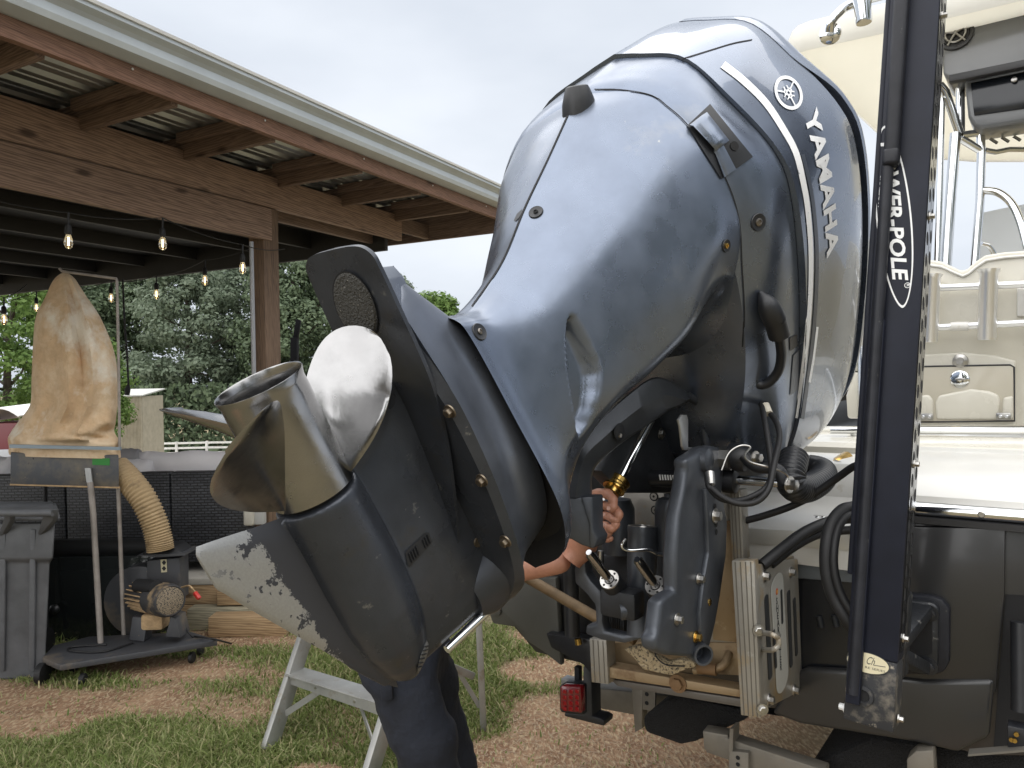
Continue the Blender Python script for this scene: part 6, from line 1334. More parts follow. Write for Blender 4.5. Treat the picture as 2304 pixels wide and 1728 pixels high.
# gunwale / grab rail in front of the seat
MB().tube([P(1868, 968, 2.62), P(2330, 970, 2.40)], 0.012, 12).build('grab_rail', M_chrome, bt)
MB().tube(catmull([P(1922, 972, 2.6), P(1928, 1000, 2.6), P(1940, 1040, 2.55)], 5), 0.014, 12).build('rail_leg', M_chrome, bt)
# seat module
SD = 2.95
seat = [(1906, 612), (1920, 600), (1950, 590), (2000, 584), (2089, 584), (2118, 588), (2146, 601), (2162, 609), (2174, 607), (2190, 592), (2216, 574), (2260, 567), (2340, 562), (2600, 560), (2600, 960), (1934, 960), (1932, 836), (1912, 834), (1894, 828), (1883, 810), (1884, 780), (1900, 690)]
def slab_d(px, d, t, name, m, parent, bevel=0.01, seg=3, nrm=None):
    """outline on an upright plane parallel to the transom through the point seen at px[0] at depth d"""
    p0 = P(2150, 750, d); return MB().prism([hit(x, y, p0, HB) for x, y in px], HB*t).build(name, m, parent, bevel=bevel, seg=seg)
def SPt(x, y, off=0.0): return hit(x, y, P(2150, 750, SD)-HB*off, HB)
slab_d(seat, SD, 0.10, 'seat_back', M_cream, bt, bevel=0.02)
MB().tube([SPt(x, y, 0.006) for x, y in [(1950, 603), (2000, 597), (2089, 596), (2118, 600), (2146, 613), (2166, 621), (2180, 615), (2196, 601), (2218, 586), (2260, 579), (2330, 574)]], 0.005, 8).build('piping', M_whiteg, bt)
slab_d([(2040, 800), (2090, 797), (2165, 793), (2240, 800), (2286, 812), (2286, 960), (2040, 960)], SD-0.012, 0.03, 'locker_frame', M_cream, bt, bevel=0.008)
def loop(px, off, r_, name, m): return MB().tube([SPt(x, y, off) for x, y in px]+[SPt(*px[0], off)], r_, 8).build(name, m, bt)
slab_d([(2060, 826), (2272, 822), (2281, 826), (2282, 946), (2060, 949)], SD-0.02, 0.01, 'locker_door', mat('beige_door', (0.46, 0.425, 0.345), 0.25, coat=0.4, var=0.06, vscale=3), bt, bevel=0.003)
loop([(2062, 825), (2273, 821), (2282, 826), (2283, 947), (2062, 950)], 0.022, 0.0035, 'door_gasket', M_railr)
MB().lathe(SPt(2160, 853, 0.02), -HB, [(0, 0.034), (0.006, 0.033), (0.009, 0.026), (0.007, 0.001)], 26).build('door_latch', M_chrome, bt); MB().bar(SPt(2150, 853, 0.034), SPt(2172, 853, 0.034), 0.012, 0.008).build('latch_bar', M_steel, bt, bevel=0.002)
MB().lathe(SPt(2161, 812, 0.014), -HB, [(0, 0.028), (0.01, 0.026), (0.016, 0.014), (0.03, 0.013)], 20).build('knob', M_steel, bt)
# shallow moulded cushion shapes showing in the door
slab_d([(2106, 944), (2104, 905), (2112, 890), (2140, 884), (2185, 875), (2225, 880), (2246, 888), (2250, 900), (2246, 944)], SD-0.028, 0.02, 'door_moulding', M_cream, bt, bevel=0.012)
slab_d([(2066, 946), (2066, 890), (2090, 888), (2100, 900), (2100, 946)], SD-0.028, 0.02, 'door_moulding', M_cream, bt, bevel=0.01); slab_d([(2254, 944), (2256, 895), (2280, 890), (2280, 944)], SD-0.028, 0.02, 'door_moulding', M_cream, bt, bevel=0.01)
for (x, y) in ((2080, 938), (2254, 937)):
    o = MB().box(SPt(x+4, y, 0.045), SB, HB, ZZ, 0.024, 0.005, 0.014).build('door_hinge', M_steel, bt, bevel=0.004)
    for dx in (-3, 11): MB().lathe(SPt(x+dx, y, 0.051), -HB, [(0, 0.006), (0.002, 0.004)], 10).build('hinge_screw', M_chrome, o)
MB().prism([SPt(x, y, 0.06) for x, y in [(1910, 838), (1935, 838), (1934, 942), (1906, 942), (1903, 890), (1910, 868), (1914, 862)]], HB*0.1).build('seat_base', M_cream, bt, bevel=0.012)
slab_d([(1893, 872), (1936, 868), (1936, 876), (1895, 878)], SD-0.02, 0.03, 'rod_tray', M_galv, bt, bevel=0.003)
slab_d([(2288, 648), (2330, 648), (2330, 712), (2288, 712)], SD-0.01, 0.012, 'hinge_plate', M_whiteg, bt, bevel=0.004)
M_satin = mat('satin_stainless', (0.84, 0.845, 0.85), 0.3, 0.9)
# rod holders on two rails
for y0, y1 in ((647, 640), (737, 727)): MB().tube([SPt(1945, y0+8, 0.06), SPt(2340, y1-2, 0.06)], 0.0135, 14).build('rail', M_satin, bt)
MB().tube([SPt(2139, 735, 0.062), SPt(2180, 734, 0.062)], [0.018, 0.018], 14).build('rail_wrap', M_whiteg, bt)
for (xa_, ya_, xb_, yb_) in ((2225, 606, 2220, 765), (2097, 617, 2090, 770), (1954, 630, 1948, 775), (2345, 600, 2340, 765)):
    a = SPt(xa_, ya_, 0.085); c = SPt(xb_, yb_, 0.085); ax = (a-c).normalized(); ln = (a-c).length
    MB().lathe(c, ax, [(0, 0.029), (0.01, 0.031), (ln*0.93, 0.031), (ln*0.985, 0.037), (ln, 0.0385), (ln, 0.030), (ln*0.9, 0.027)], 22).build('rod_holder', M_satin, bt)
MB().tube(catmull([SPt(1965, 690, 0.05), SPt(1944, 705, 0.05), SPt(1938, 740, 0.05), SPt(1940, 945, 0.06)], 6), 0.0155, 12).build('seat_tube', M_chrome, bt)
# console / T-top tower
def twr(px, r_, name='tower_tube', d=3.9): return MB().tube([P(x, y, d) if True else None for x, y in px], r_, 12).build(name, M_chrome, bt)
twr([(2119, 222), (2114, 453), (2108, 600)], 0.016); twr([(2113, 190), (2127, 206), (2160, 302)], 0.021); twr([(2160, 170), (2161, 300)], 0.022, d=3.95)
twr([(2150, 300), (2138, 453), (2127, 620)], 0.026); twr([(2162, 304), (2300, 286), (2360, 278)], 0.019); twr([(2162, 312), (2214, 343)], 0.02); twr([(2206, 296), (2208, 345), (2205, 453), (2191, 620)], 0.021)
twr([(2216, 338), (2240, 342), (2270, 336), (2330, 336)], 0.014); MB().tube(catmull([P(2209, 428, 3.9), P(2245, 433, 3.85), P(2276, 458, 3.8), P(2296, 500, 3.75), P(2312, 560, 3.7)], 6), 0.019, 12).build('tower_tube', M_chrome, bt)
MB().tube(catmull([P(2209, 548, 3.9), P(2228, 556, 3.9), P(2246, 590, 3.9)], 6), 0.012, 10).build('tower_tube', M_chrome, bt)
for k in range(4): MB().bar(P(2228+k*26, 312-k*3, 3.9), P(2244+k*26, 322-k*3, 3.9), 0.01, 0.012).build('tread', M_chrome, bt)
# clear side curtain
vm = mat('clear_vinyl', (0.75, 0.77, 0.78), 0.25, trans=0.35)
MB().prism([P(x, y, 4.05) for x, y in [(2214, 478), (2250, 470), (2330, 455), (2330, 600), (2188, 600), (2200, 520)]], HB*0.01).build('side_curtain', vm, bt)
# hard top
ZT = 3.45
M_under = mat('cream_liner', (0.80, 0.77, 0.66), 0.6, var=0.03, vscale=2)
und = [(1780, 140), (1790, 119), (1817, 109), (1989, 71), (2129, 38), (2340, -13), (2900, -150), (3300, 360), (2304, 361), (2200, 361), (2110, 355), (2040, 338), (1975, 297), (1930, 255), (1880, 205), (1830, 165)]
upts = [on_z(x, y, ZT) for x, y in und]
MB().add(upts, [tuple(range(len(upts)))]).build('top_liner', M_under, bt)
def translucent(m, f, col):
    n = m.node_tree.nodes; l = m.node_tree.links.new; t = n.new('ShaderNodeBsdfTranslucent'); t.inputs[0].default_value = (*col, 1); x = n.new('ShaderNodeMixShader'); x.inputs[0].default_value = f
    l(n['Principled BSDF'].outputs[0], x.inputs[1]); l(t.outputs[0], x.inputs[2]); l(x.outputs[0], n['Material Output'].inputs[0])
translucent(M_under, 0.6, (0.95, 0.92, 0.82)); M_topg = mat('thin_white_fibreglass', (0.70, 0.69, 0.65), 0.35, coat=0.2); translucent(M_topg, 0.5, (0.95, 0.94, 0.9))
cen = sum(upts, Vector())/len(upts)
rows = []
for k, (dz, g) in enumerate([(-0.012, 1.005), (0.0, 1.018), (0.06, 1.022), (0.11, 1.015), (0.15, 0.985), (0.17, 0.93), (0.18, 0.7)]):
    rows.append([Vector((cen.x+(q.x-cen.x)*g, cen.y+(q.y-cen.y)*g, q.z+dz)) for q in upts])
b = MB(); b.grid(rows, closeu=True); b.add(rows[-1], [tuple(range(len(upts)))])
b.build('hard_top', M_topg, bt, ang=50)
# rail and rod holder on the hard top's aft edge
fq = hit(1868, 76, P(1868, 76, 3.72), HB); 
MB().lathe(fq, (-HB+SB*0.2-ZZ*0.15).normalized(), [(0, 0.052), (0.01, 0.05), (0.016, 0.036)], 24).build('rail_flange', M_chrome, bt)
MB().tube(catmull([P(1866, 72, 3.68), P(1870, 50, 3.66), P(1888, 28, 3.66), P(1915, 10, 3.66), P(1990, -12, 3.6), P(2100, -40, 3.5)], 7), 0.022, 14).build('top_rail', M_chrome, bt)
MB().lathe(P(1944, 52, 3.58), (ZZ+SB*-0.06).normalized(), [(0, 0.034), (0.01, 0.037), (0.30, 0.048), (0.32, 0.05)], 22).build('top_rod_holder', M_chrome, bt)
# electronics box with speaker and locker
M_ebox = mat('grey_ebox', (0.145, 0.15, 0.155), 0.22, coat=0.4, var=0.06, vscale=4)
def EB(x, y, off=0.0): return hit(x, y, P(2200, 150, 3.75)-HB*off, HB)
MB().prism([EB(x, y) for x, y in [(2118, 42), (2230, 10), (2700, -110), (2700, 60), (2304, 142), (2180, 172), (2132, 176), (2122, 168), (2119, 120)]], HB*0.35).build('electronics_box', M_ebox, bt, bevel=0.02, seg=3)
MB().bar(EB(2136, 180, 0.03), EB(2700, 65, 0.03), 0.05, 0.035).build('box_lip', M_railr, bt, bevel=0.004)
sq = EB(2150, 76, 0.004); spk = MB().lathe(sq, -HB, [(0, 0.082), (0.012, 0.08), (0.014, 0.066), (0.004, 0.06), (0.002, 0.001)], 32).build('speaker', mat('speaker_dark', (0.03, 0.03, 0.032), 0.4), bt)
for k in range(5):
    an_ = 2*math.pi*k/5+0.4; MB().tube([sq-HB*0.014, sq-HB*0.016+SB*0.066*math.cos(an_)+ZZ*0.066*math.sin(an_)], 0.0055, 8).build('speaker_spoke', M_steel, spk)
rg_ = [sq-HB*0.014+SB*0.045*math.cos(2*math.pi*k/20)+ZZ*0.045*math.sin(2*math.pi*k/20) for k in range(21)]; MB().tube(rg_, 0.005, 8).build('speaker_ring', M_steel, spk)
MB().prism([EB(x, y, -0.03) for x, y in [(2170, 180), (2700, 70), (2700, 190), (2304, 274), (2206, 290), (2190, 284), (2178, 262)]], HB*0.25).build('locker', mat('locker_grey', (0.10, 0.105, 0.11), 0.3, coat=0.3), bt, bevel=0.02, seg=3)
MB().prism([EB(x, y, -0.022) for x, y in [(2184, 186), (2700, 80), (2700, 165), (2304, 244), (2192, 260)]], HB*0.006).build('locker_door', mat('locker_black', (0.008, 0.010, 0.014), 0.15), bt, bevel=0.003)
MB().lathe(EB(2282, 180, -0.015), -HB, [(0, 0.014), (0.01, 0.013), (0.012, 0.008)], 16).build('locker_knob', M_steel, bt)

# ================================================================== TRAILER
tl = thing('boat_trailer', 'galvanised boat trailer with carpeted bunks beneath the hull', 'trailer', BW(0.3, 0, 0))
M_tr = mat('trailer_galvanised', (0.17, 0.155, 0.13), 0.55, 0.3, var=0.2, vscale=7, spots=[((0.20, 0.13, 0.07), 6, 0.6, 0.12)])
M_carp = mat('black_carpet', (0.010, 0.010, 0.011), 1.0, bump=0.8, bscale=220)
MB().prism([on_h(x, y, 0.25) for x, y in [(1333, 1548), (1450, 1560), (1600, 1575), (1600, 1632), (1440, 1612), (1333, 1592)]], HB*0.08).build('rear_crossmember', M_tr, tl, bevel=0.006)
MB().prism([on_h(x, y, 0.15) for x, y in [(1420, 1538), (1447, 1540), (1444, 1640), (1428, 1648)]], HB*0.04).build('bunk_bracket', M_tr, tl, bevel=0.003)
MB().prism([on_h(x, y, 0.15) for x, y in [(1447, 1540), (1474, 1552), (1474, 1600), (1446, 1596)]], HB*0.01).build('bracket_plate', M_tr, tl); 
for (x, y) in ((1455, 1562), (1455, 1582)): MB().lathe(on_h(x, y, 0.148), -HB, [(0, 0.007), (0.001, 0.0065)], 10).build('bracket_hole', M_gap, tl)
MB().prism([on_h(x, y, 0.05) for x, y in [(1443, 1615), (1500, 1574), (1540, 1570), (1690, 1600), (1680, 1620), (1560, 1672), (1530, 1678), (1450, 1650)]], HB*1.6).build('bunk', M_carp, tl, bevel=0.02)
MB().prism([on_h(x, y, 0.05) for x, y in [(1820, 1720), (1960, 1660), (2180, 1690), (2420, 1690), (2420, 1800), (1820, 1800)]], HB*1.6).build('bunk', M_carp, tl, bevel=0.02)
MB().bar(on_h(1596, 1662, 0.0), on_h(1860, 1750, -0.02), 0.05, 0.062).build('side_beam', M_tr, tl, bevel=0.005)
MB().bar(on_h(1588, 1658, -0.005), on_h(1646, 1668, 0.0), 0.05, 0.055).build('side_beam', M_tr, tl, bevel=0.005)
MB().prism([on_h(x, y, -0.05) for x, y in [(1642, 1640), (1650, 1640), (1648, 1694), (1640, 1692)]], HB*0.05).build('clamp_strap', M_tr, tl)
MB().prism([on_h(x, y, -0.05) for x, y in [(1640, 1690), (1684, 1694), (1684, 1790), (1636, 1790)]], HB*0.06).build('upright', M_tr, tl, bevel=0.003)
for y in (1705, 1720): MB().lathe(on_h(1660, y, -0.052), -HB, [(0, 0.006), (0.001, 0.0055)], 10).build('upright_hole', M_gap, tl)
MB().prism([on_h(x, y, -0.05) for x, y in [(2040, 1708), (2060, 1690), (2100, 1688), (2104, 1760), (2040, 1760)]], HB*0.05).build('far_bracket', M_tr, tl, bevel=0.004)
for q_ in (BW(0.35, -0.75, 0.36), BW(0.35, 0.75, 0.36)):
    pass
for s_ in (-0.5, 0.5): MB().bar(BW(0.75, s_, 0.60), BW(5.5, s_*0.45, 0.60), 0.06, 0.1).build('main_rail', M_tr, tl, bevel=0.005)
for s_ in (-1.05, 1.05): w_ = BW(2.6, s_, 0.33); MB().lathe(w_-SB*0.1, SB, [(0, 0.2), (0.01, 0.32), (0.19, 0.32), (0.2, 0.2)], 28).build('tyre', M_cord, tl)
MB().bar(BW(2.6, -1.0, 0.33), BW(2.6, 1.0, 0.33), 0.06, 0.06).build('axle', M_tr, tl)
MB().bar(BW(0.9, -0.55, 0.58), BW(0.9, 0.55, 0.58), 0.07, 0.08).build('crossmember', M_tr, tl); MB().bar(BW(3.6, -0.6, 0.58), BW(3.6, 0.6, 0.58), 0.07, 0.08).build('crossmember', M_tr, tl)
for s_ in (-0.33, 0.33): MB().bar(BW(0.9, s_, 0.70), BW(4.5, s_, 0.66), 0.10, 0.10).build('bunk', M_carp, tl, bevel=0.01)
# tail light on its bracket
LD = 2.38
MB().prism([P(x, y, LD) for x, y in [(1312, 1500), (1330, 1500), (1332, 1612), (1350, 1616), (1360, 1622), (1358, 1634), (1270, 1612), (1270, 1604), (1312, 1608)]], HB*0.06).build('light_bracket', M_black, tl, bevel=0.003)
MB().prism([P(x, y, LD-0.02) for x, y in [(1262, 1540), (1311, 1542), (1312, 1610), (1264, 1604), (1259, 1598), (1258, 1546)]], HB*0.05).build('light_housing', M_black, tl, bevel=0.004)
M_red = mat('red_lens', (0.13, 0.005, 0.008), 0.15, coat=0.6, coatr=0.05, var=0.3, vscale=70); len_ = MB().prism([P(x, y, LD-0.045) for x, y in [(1262, 1543), (1306, 1546), (1308, 1606), (1266, 1600), (1260, 1594), (1259, 1549)]], HB*0.03).build('tail_lens', M_red, tl, bevel=0.006)
for i in range(3):
    for j in range(4): q = P(1271+i*14, 1556+j*13, LD-0.047); MB().box(q, SB, HB, ZZ, 0.0065, 0.002, 0.006).build('reflector_facet', mat('red_facet', (0.22, 0.008, 0.01), 0.1, coat=0.5), len_, bevel=0.001)
MB().box(P(1286, 1533, LD+0.05), SB, HB, ZZ, 0.028, 0.02, 0.01).build('light_shelf', M_galv, tl, bevel=0.003)
MB().box(P(1301, 1520, LD+0.03), SB, HB, ZZ, 0.008, 0.01, 0.03).build('light_post', M_black, tl)

# ================================================================== SHALLOW WATER ANCHOR POLE
pl = thing('shallow_water_anchor', 'tall dark navy folded anchor pole bolted to the starboard stern', 'anchor pole', BW(-0.2, 0.5, 0.9))
M_navy = mat('navy_anodised', (0.009, 0.011, 0.020), 0.5, 0.0, spec=0.25, var=0.2, vscale=10)
M_navym = mat('navy_worn', (0.014, 0.015, 0.020), 0.45, 0.0, spec=0.3, var=0.3, vscale=20, spots=[((0.12, 0.115, 0.105), 40, 0.66, 0.06)])
B1 = P(1948, 1634, 1.56); B0 = P(2054, 0, 1.66); AX = (B0-B1).normalized(); LNP = (B0-B1).length
XS = (SB - AX*SB.dot(AX)).normalized(); YS = AX.cross(XS)      # YS points aft-ish or forward
if YS.dot(HB) > 0: YS = -YS                                     # YS = outward (aft) normal of the main face
def PL(u, x, y): return B1 + AX*u + XS*x + YS*y
def plbox(u0, u1, x0, x1, y0, y1, name, m, parent, bevel=0.003, **k):
    return MB().box(PL((u0+u1)/2, (x0+x1)/2, (y0+y1)/2), AX, XS, YS, (u1-u0)/2, (x1-x0)/2, (y1-y0)/2).build(name, m, parent, bevel=bevel, **k)
UT = LNP+0.35
plbox(0.14, UT, -0.046, 0.052, -0.095, 0.0, 'outer_channel', M_navy, pl, bevel=0.004)
pu = lambda py: (1634-py)/1634*LNP      # photo row -> distance up the pole (approx.)
def hit_pl(x, y, yoff=0.0):
    q = hit(x, y, PL(0, 0, yoff), YS); d_ = q-B1; return d_.dot(AX), d_.dot(XS)
# lower dirty foot
plbox(0.0, 0.14, -0.045, 0.051, -0.085, -0.002, 'dirty_foot', mat('silty_navy', (0.02, 0.021, 0.024), 0.6, 0.1, spots=[((0.17, 0.15, 0.12), 14, 0.47, 0.16), ((0.32, 0.28, 0.22), 30, 0.62, 0.08)]), pl, bevel=0.004)
# inner arm strip on the left with a thin bright edge
u_, x_ = hit_pl(2004, 366, 0.02)
plbox(0.04, 0.85, -0.040, -0.012, 0.0, 0.016, 'inner_arm', M_navy, pl, bevel=0.004)
uj = hit_pl(2004, 370, 0.02)[0]
MB().tube([PL(0.06, -0.026, 0.010), PL(uj, -0.026, 0.014)], 0.0125, 16).build('inner_rod', M_navym, pl)
xt0 = hit_pl(1987, 366, 0.02)[1]; xt1 = hit_pl(2021, 366, 0.02)[1]
plbox(uj, UT, xt0, xt1, 0.0, 0.032, 'upper_sleeve', M_navym, pl, bevel=0.009, seg=3)
plbox(uj-0.004, uj+0.035, xt0-0.0015, xt1+0.0015, 0.0, 0.0335, 'sleeve_collar', M_navym, pl, bevel=0.009, seg=3)
plbox(0.3, UT, -0.058, -0.046, -0.07, -0.01, 'side_channel', M_navy, pl, bevel=0.004)
# perforated starboard strip: real holes in a thin bright-edged plate in front of a dark web
M_perf = mat('perforated_dark_steel', (0.055, 0.058, 0.066), 0.18, 0.85, var=0.2, vscale=14)
b = MB(); step = 0.047; u = 0.16; xp = 0.0535; yb = [(-0.006, -0.048), (-0.052, -0.093)]
while u+step < UT:
    for c_, (ya, yz) in enumerate(yb):
        uo = u+(0.016 if c_ else 0.0); cu, cy = uo+step/2, (ya+yz)/2; hu, hy = step/2, abs(ya-yz)/2; sq_ = []; ci = []
        for k in range(16):
            an_ = 2*math.pi*k/16; cx_, cy_ = math.cos(an_), math.sin(an_); mm = max(abs(cx_), abs(cy_)); sq_.append(PL(cu+cx_/mm*hu, xp, cy+cy_/mm*hy)); ci.append(PL(cu+cx_*0.0150, xp, cy+cy_*0.0145))
        b.grid([sq_, ci, [q-XS*0.004 for q in ci]], closeu=True)
    u += step
b.build('perforated_strip', M_perf, pl, smooth=False)
plbox(0.16, UT, 0.0522, 0.0525, -0.09, -0.005, 'dark_web', M_gap, pl, bevel=0.0)
for (x, y) in ((2117, 20), (2084, 478), (2052, 1043), (2022, 1440), (2003, 1621)):
    u_, x_ = hit_pl(x, y); bolt(PL(u_, 0.054, -0.03), XS, 0.006, 'pole_bolt', M_steel, pl, 0.010)
u_, x_ = hit_pl(1896, 1600); bolt(PL(u_, -0.047, -0.03), -XS, 0.007, 'pole_bolt', M_decal2, pl, 0.012)
u_, x_ = hit_pl(1942, 1566, 0.0); MB().lathe(PL(u_, x_, 0.0), YS, [(0, 0.021), (0.003, 0.020), (0.004, 0.013), (0.001, 0.0115)], 24, cap0=False, cap1=False).build('eye_ring', MATS['silty_navy'], pl); MB().lathe(PL(u_, x_, 0.0005), YS, [(0, 0.0115), (0.0003, 0.0005)], 20, cap0=False).build('eye_hole', M_gap, pl)
# oval outline decal and lettering on the main face
b = MB(); n_ = 72; rows = []
for k in range(n_+1):
    an_ = 2*math.pi*k/n_; r1_ = []
    for g in (0.0, 4.0):
        c_, s_ = math.cos(an_), math.sin(an_); e_ = math.copysign(abs(s_)**1.15, s_)
        x = 2011 + 20*c_ + (40-g)*e_; y = 488 + (205-g*1.4)*c_ - 3*e_; u_, x_ = hit_pl(x, y); r1_.append(PL(u_, max(-0.0458, x_), 0.0008))
    rows.append(r1_)
b.grid(rows); b.build('oval_outline', M_decal2, pl, smooth=False)
def pole_text(txt, px_a, px_b, hgt, name, m, yo=0.001, bold=0.02, shear=0.0):
    """text running down the pole between two photo pixels (left side of the letters towards the top)"""
    vs, fs, bb = text_geo(txt, 1.0, bold, shear); ua, xa_ = hit_pl(*px_a); ub_, xb_ = hit_pl(*px_b)
    out = [PL(lerp(ua, ub_, (v.x-bb[0])/(bb[1]-bb[0])), lerp(xa_, xb_, (v.x-bb[0])/(bb[1]-bb[0])) + (v.y-bb[2])/(bb[3]-bb[2])*hgt, yo) for v in vs]
    return MB().add(out, fs).build(name, m, pl, smooth=False)
pole_text('POWER-POLE', (1981, 322), (2008, 632), 0.031, 'lettering', M_decal2, bold=0.028, shear=0.1)
u_a, x_a = hit_pl(1984, 395); pole_text('SHALLOW', (1981, 395), (1975, 470), 0.008, 'small_lettering', M_decal2)
u_, x_ = hit_pl(2042, 642); MB().lathe(PL(u_, x_, 0.001), YS, [(0, 0.006), (0, 0.0048)], 20, cap0=False, cap1=False).build('registered_mark', M_decal2, pl)
pole_text('R', (2040, 639), (2040, 645), 0.006, 'registered_mark', M_decal2)
# cream oval sticker
u_, x_ = hit_pl(1962, 1494); cr_ = mat('cream_sticker', (0.62, 0.56, 0.38), 0.5)
MB().lathe(PL(0, 0, 0), YS, [(0, 0.001), (0.0005, 0.0005)], 3).v
def oval(uc, xc, hu, hx, yo, name, m, x0=-1, x1=1): 
    pts = [PL(uc+hu*math.sin(2*math.pi*k/40)-0.012*hx*0, max(x0, min(x1, xc+hx*math.cos(2*math.pi*k/40))), yo) for k in range(40)]
    return MB().prism(pts, YS*0.0004).build(name, m, pl)
oval(u_, x_-0.008, 0.0215, 0.042, 0.0008, 'oval_sticker', M_slot, x0=-0.0455); oval(u_, x_-0.008, 0.0200, 0.040, 0.0014, 'oval_sticker', cr_, x0=-0.0455)
def sticker_text(txt, cx, cu, hgt, wid, m, shear=0.0, bold=0.0):
    vs, fs, bb = text_geo(txt, 1.0, bold, shear); out = [PL(u_+cu+(v.y-bb[2])/(bb[3]-bb[2])*hgt, x_+cx+((v.x-bb[0])/(bb[1]-bb[0]))*wid, 0.0021) for v in vs]; MB().add(out, fs).build('sticker_lettering', m, pl, smooth=False)
sticker_text('Ch', -0.010, -0.002, 0.016, 0.016, M_slot, shear=0.5); sticker_text('RE SERIES', -0.012, -0.011, 0.0045, 0.038, M_slot)
MB().tube([PL(u_-0.001, x_+0.004, 0.002), PL(u_+0.001, x_+0.026, 0.002)], 0.0007, 5).build('signature_stroke', M_slot, pl)
# mount: backing plate, casting and bolts on the transom
MB().prism([on_h(x, y, -0.05) for x, y in [(1985, 1338), (2095, 1341), (2120, 1350), (2137, 1372), (2136, 1490), (2124, 1512), (2100, 1520), (2060, 1518), (1985, 1520)]], HB*0.028).build('mount_plate', M_navym, pl, bevel=0.006)
M_cast2 = mat('scuffed_black_casting', (0.022, 0.024, 0.028), 0.35, 0.3, spots=[((0.28, 0.27, 0.25), 28, 0.62, 0.08)], bump=0.1, bscale=60)
mcast = MB().prism([on_h(x, y, -0.075) for x, y in [(1990, 1352), (2040, 1350), (2100, 1358), (2112, 1370), (2110, 1500), (2100, 1508), (2060, 1505), (1990, 1515)]], HB*0.025).build('mount_casting', M_cast2, pl, bevel=0.005)
MB().bar(on_h(2075, 1372, -0.09), PL(hit_pl(2010, 1470)[0], 0.03, -0.06), 0.045, 0.03).build('casting_web', M_cast2, pl, bevel=0.006); MB().bar(on_h(2070, 1500, -0.09), PL(hit_pl(2008, 1480)[0], 0.03, -0.06), 0.045, 0.03).build('casting_web', M_cast2, pl, bevel=0.006)
MB().prism([on_h(x, y, -0.0765) for x, y in [(2068, 1390), (2098, 1400), (2098, 1470), (2052, 1482), (2045, 1460)]], HB*0.001).build('casting_hollow', M_gap, mcast)
for (x, y) in ((2092, 1380), (2090, 1500)): bolt(on_h(x, y, -0.076), -HB, 0.013, 'mount_bolt', M_black, pl, 0.012)
MB().box(PL(hit_pl(2000, 1440)[0], 0.02, -0.10), AX, XS, YS, 0.09, 0.035, 0.03).build('mount_arm', M_cast2, pl, bevel=0.008)

# ================================================================== LOOSE HOSES
def hose(label, pts, r_, m=None, name='hydraulic_hose', cat='hose'):
    o = MB().tube(catmull(pts, 8), r_, 12).build(name, m or M_cord); tag(o, label, cat, 'black hoses at the stern'); return o
hose('thin black hose running up to the anchor pole from behind the clamp', [P(1640, 1180, 1.95), P(1720, 1160, 1.9), P(1800, 1130, 1.85), P(1870, 1085, 1.8), P(1912, 1055, 1.75), P(1930, 1046, 1.72)], 0.0088)
hose('thick black hose dropping into the jack plate from the right', [P(1715, 1272, 1.78), P(1760, 1235, 1.80), P(1810, 1198, 1.85), P(1870, 1172, 1.9), P(1925, 1165, 1.9)], 0.0135)
hose('second black hose rising out of the jack plate, behind the thick one', [P(1735, 1270, 1.83), P(1790, 1228, 1.86), P(1850, 1200, 1.9), P(1940, 1190, 1.92)], 0.011)
hose('black double hose looping down in a bend left of the anchor pole', [P(1922, 1142, 1.75), P(1896, 1150, 1.74), P(1872, 1180, 1.72), P(1861, 1230, 1.70), P(1862, 1290, 1.69), P(1878, 1345, 1.68), P(1908, 1395, 1.66), P(1925, 1420, 1.66)], 0.016)
hose('inner strand of the double hose bend left of the anchor pole', [P(1928, 1158, 1.73), P(1905, 1163, 1.72), P(1886, 1190, 1.70), P(1877, 1235, 1.68), P(1878, 1285, 1.67), P(1892, 1335, 1.66), P(1915, 1375, 1.645), P(1930, 1395, 1.64)], 0.009)

# ================================================================== PERSON (mostly hidden behind the motor)
per = thing('person', 'person in dark jeans standing behind the motor, reaching a bare arm to its bracket', 'person', P(930, 1500, 2.2)); per.location.z = 0
M_skin = mat('skin', (0.40, 0.19, 0.125), 0.5, var=0.12, vscale=40, bump=0.08, bscale=250); M_jean = mat('dark_blue_denim', (0.009, 0.012, 0.021), 0.85, var=0.3, vscale=12, bump=0.55, bscale=16, spots=[((0.018, 0.023, 0.036), 5, 0.55, 0.2)]); M_shirt = mat('blue_shirt', (0.03, 0.075, 0.19), 0.85, bump=0.15, bscale=200); M_hair = mat('brown_hair', (0.03, 0.02, 0.013), 0.7, bump=0.5, bscale=200)
def skin_body(name, joints, edges, radii, m, parent, levels=2, wrinkle=0.0):
    me = bpy.data.meshes.new(name); off = per.location; me.from_pydata([Vector(j)-off for j in joints], edges, []); me.materials.append(m)
    o = bpy.data.objects.new(name, me); COL.objects.link(o); o.parent = parent
    md = o.modifiers.new('s', 'SKIN'); md.use_smooth_shade = True
    for v, r_ in zip(me.skin_vertices[0].data, radii): v.radius = r_ if isinstance(r_, tuple) else (r_, r_)
    me.skin_vertices[0].data[0].use_root = True
    if levels: sd_ = o.modifiers.new('u', 'SUBSURF'); sd_.levels = levels; sd_.render_levels = levels
    dg = bpy.context.evaluated_depsgraph_get(); m2 = bpy.data.meshes.new_from_object(o.evaluated_get(dg)); o.modifiers.clear(); o.data = m2; m2.name = name
    m2.polygons.foreach_set('use_smooth', [True]*len(m2.polygons)); 
    if not m2.materials: m2.materials.append(m)
    if wrinkle:
        for v in m2.vertices:
            c = v.co; k = NZ.fractal(Vector((c.x*5, c.y*5, c.z*13)), 1.0, 2.0, 3); v.co = c + v.normal*(wrinkle*k)
    return o
hipc = P(905, 1420, 2.22); hipn = P(893, 1520, 2.14); hipf = P(935, 1500, 2.32)
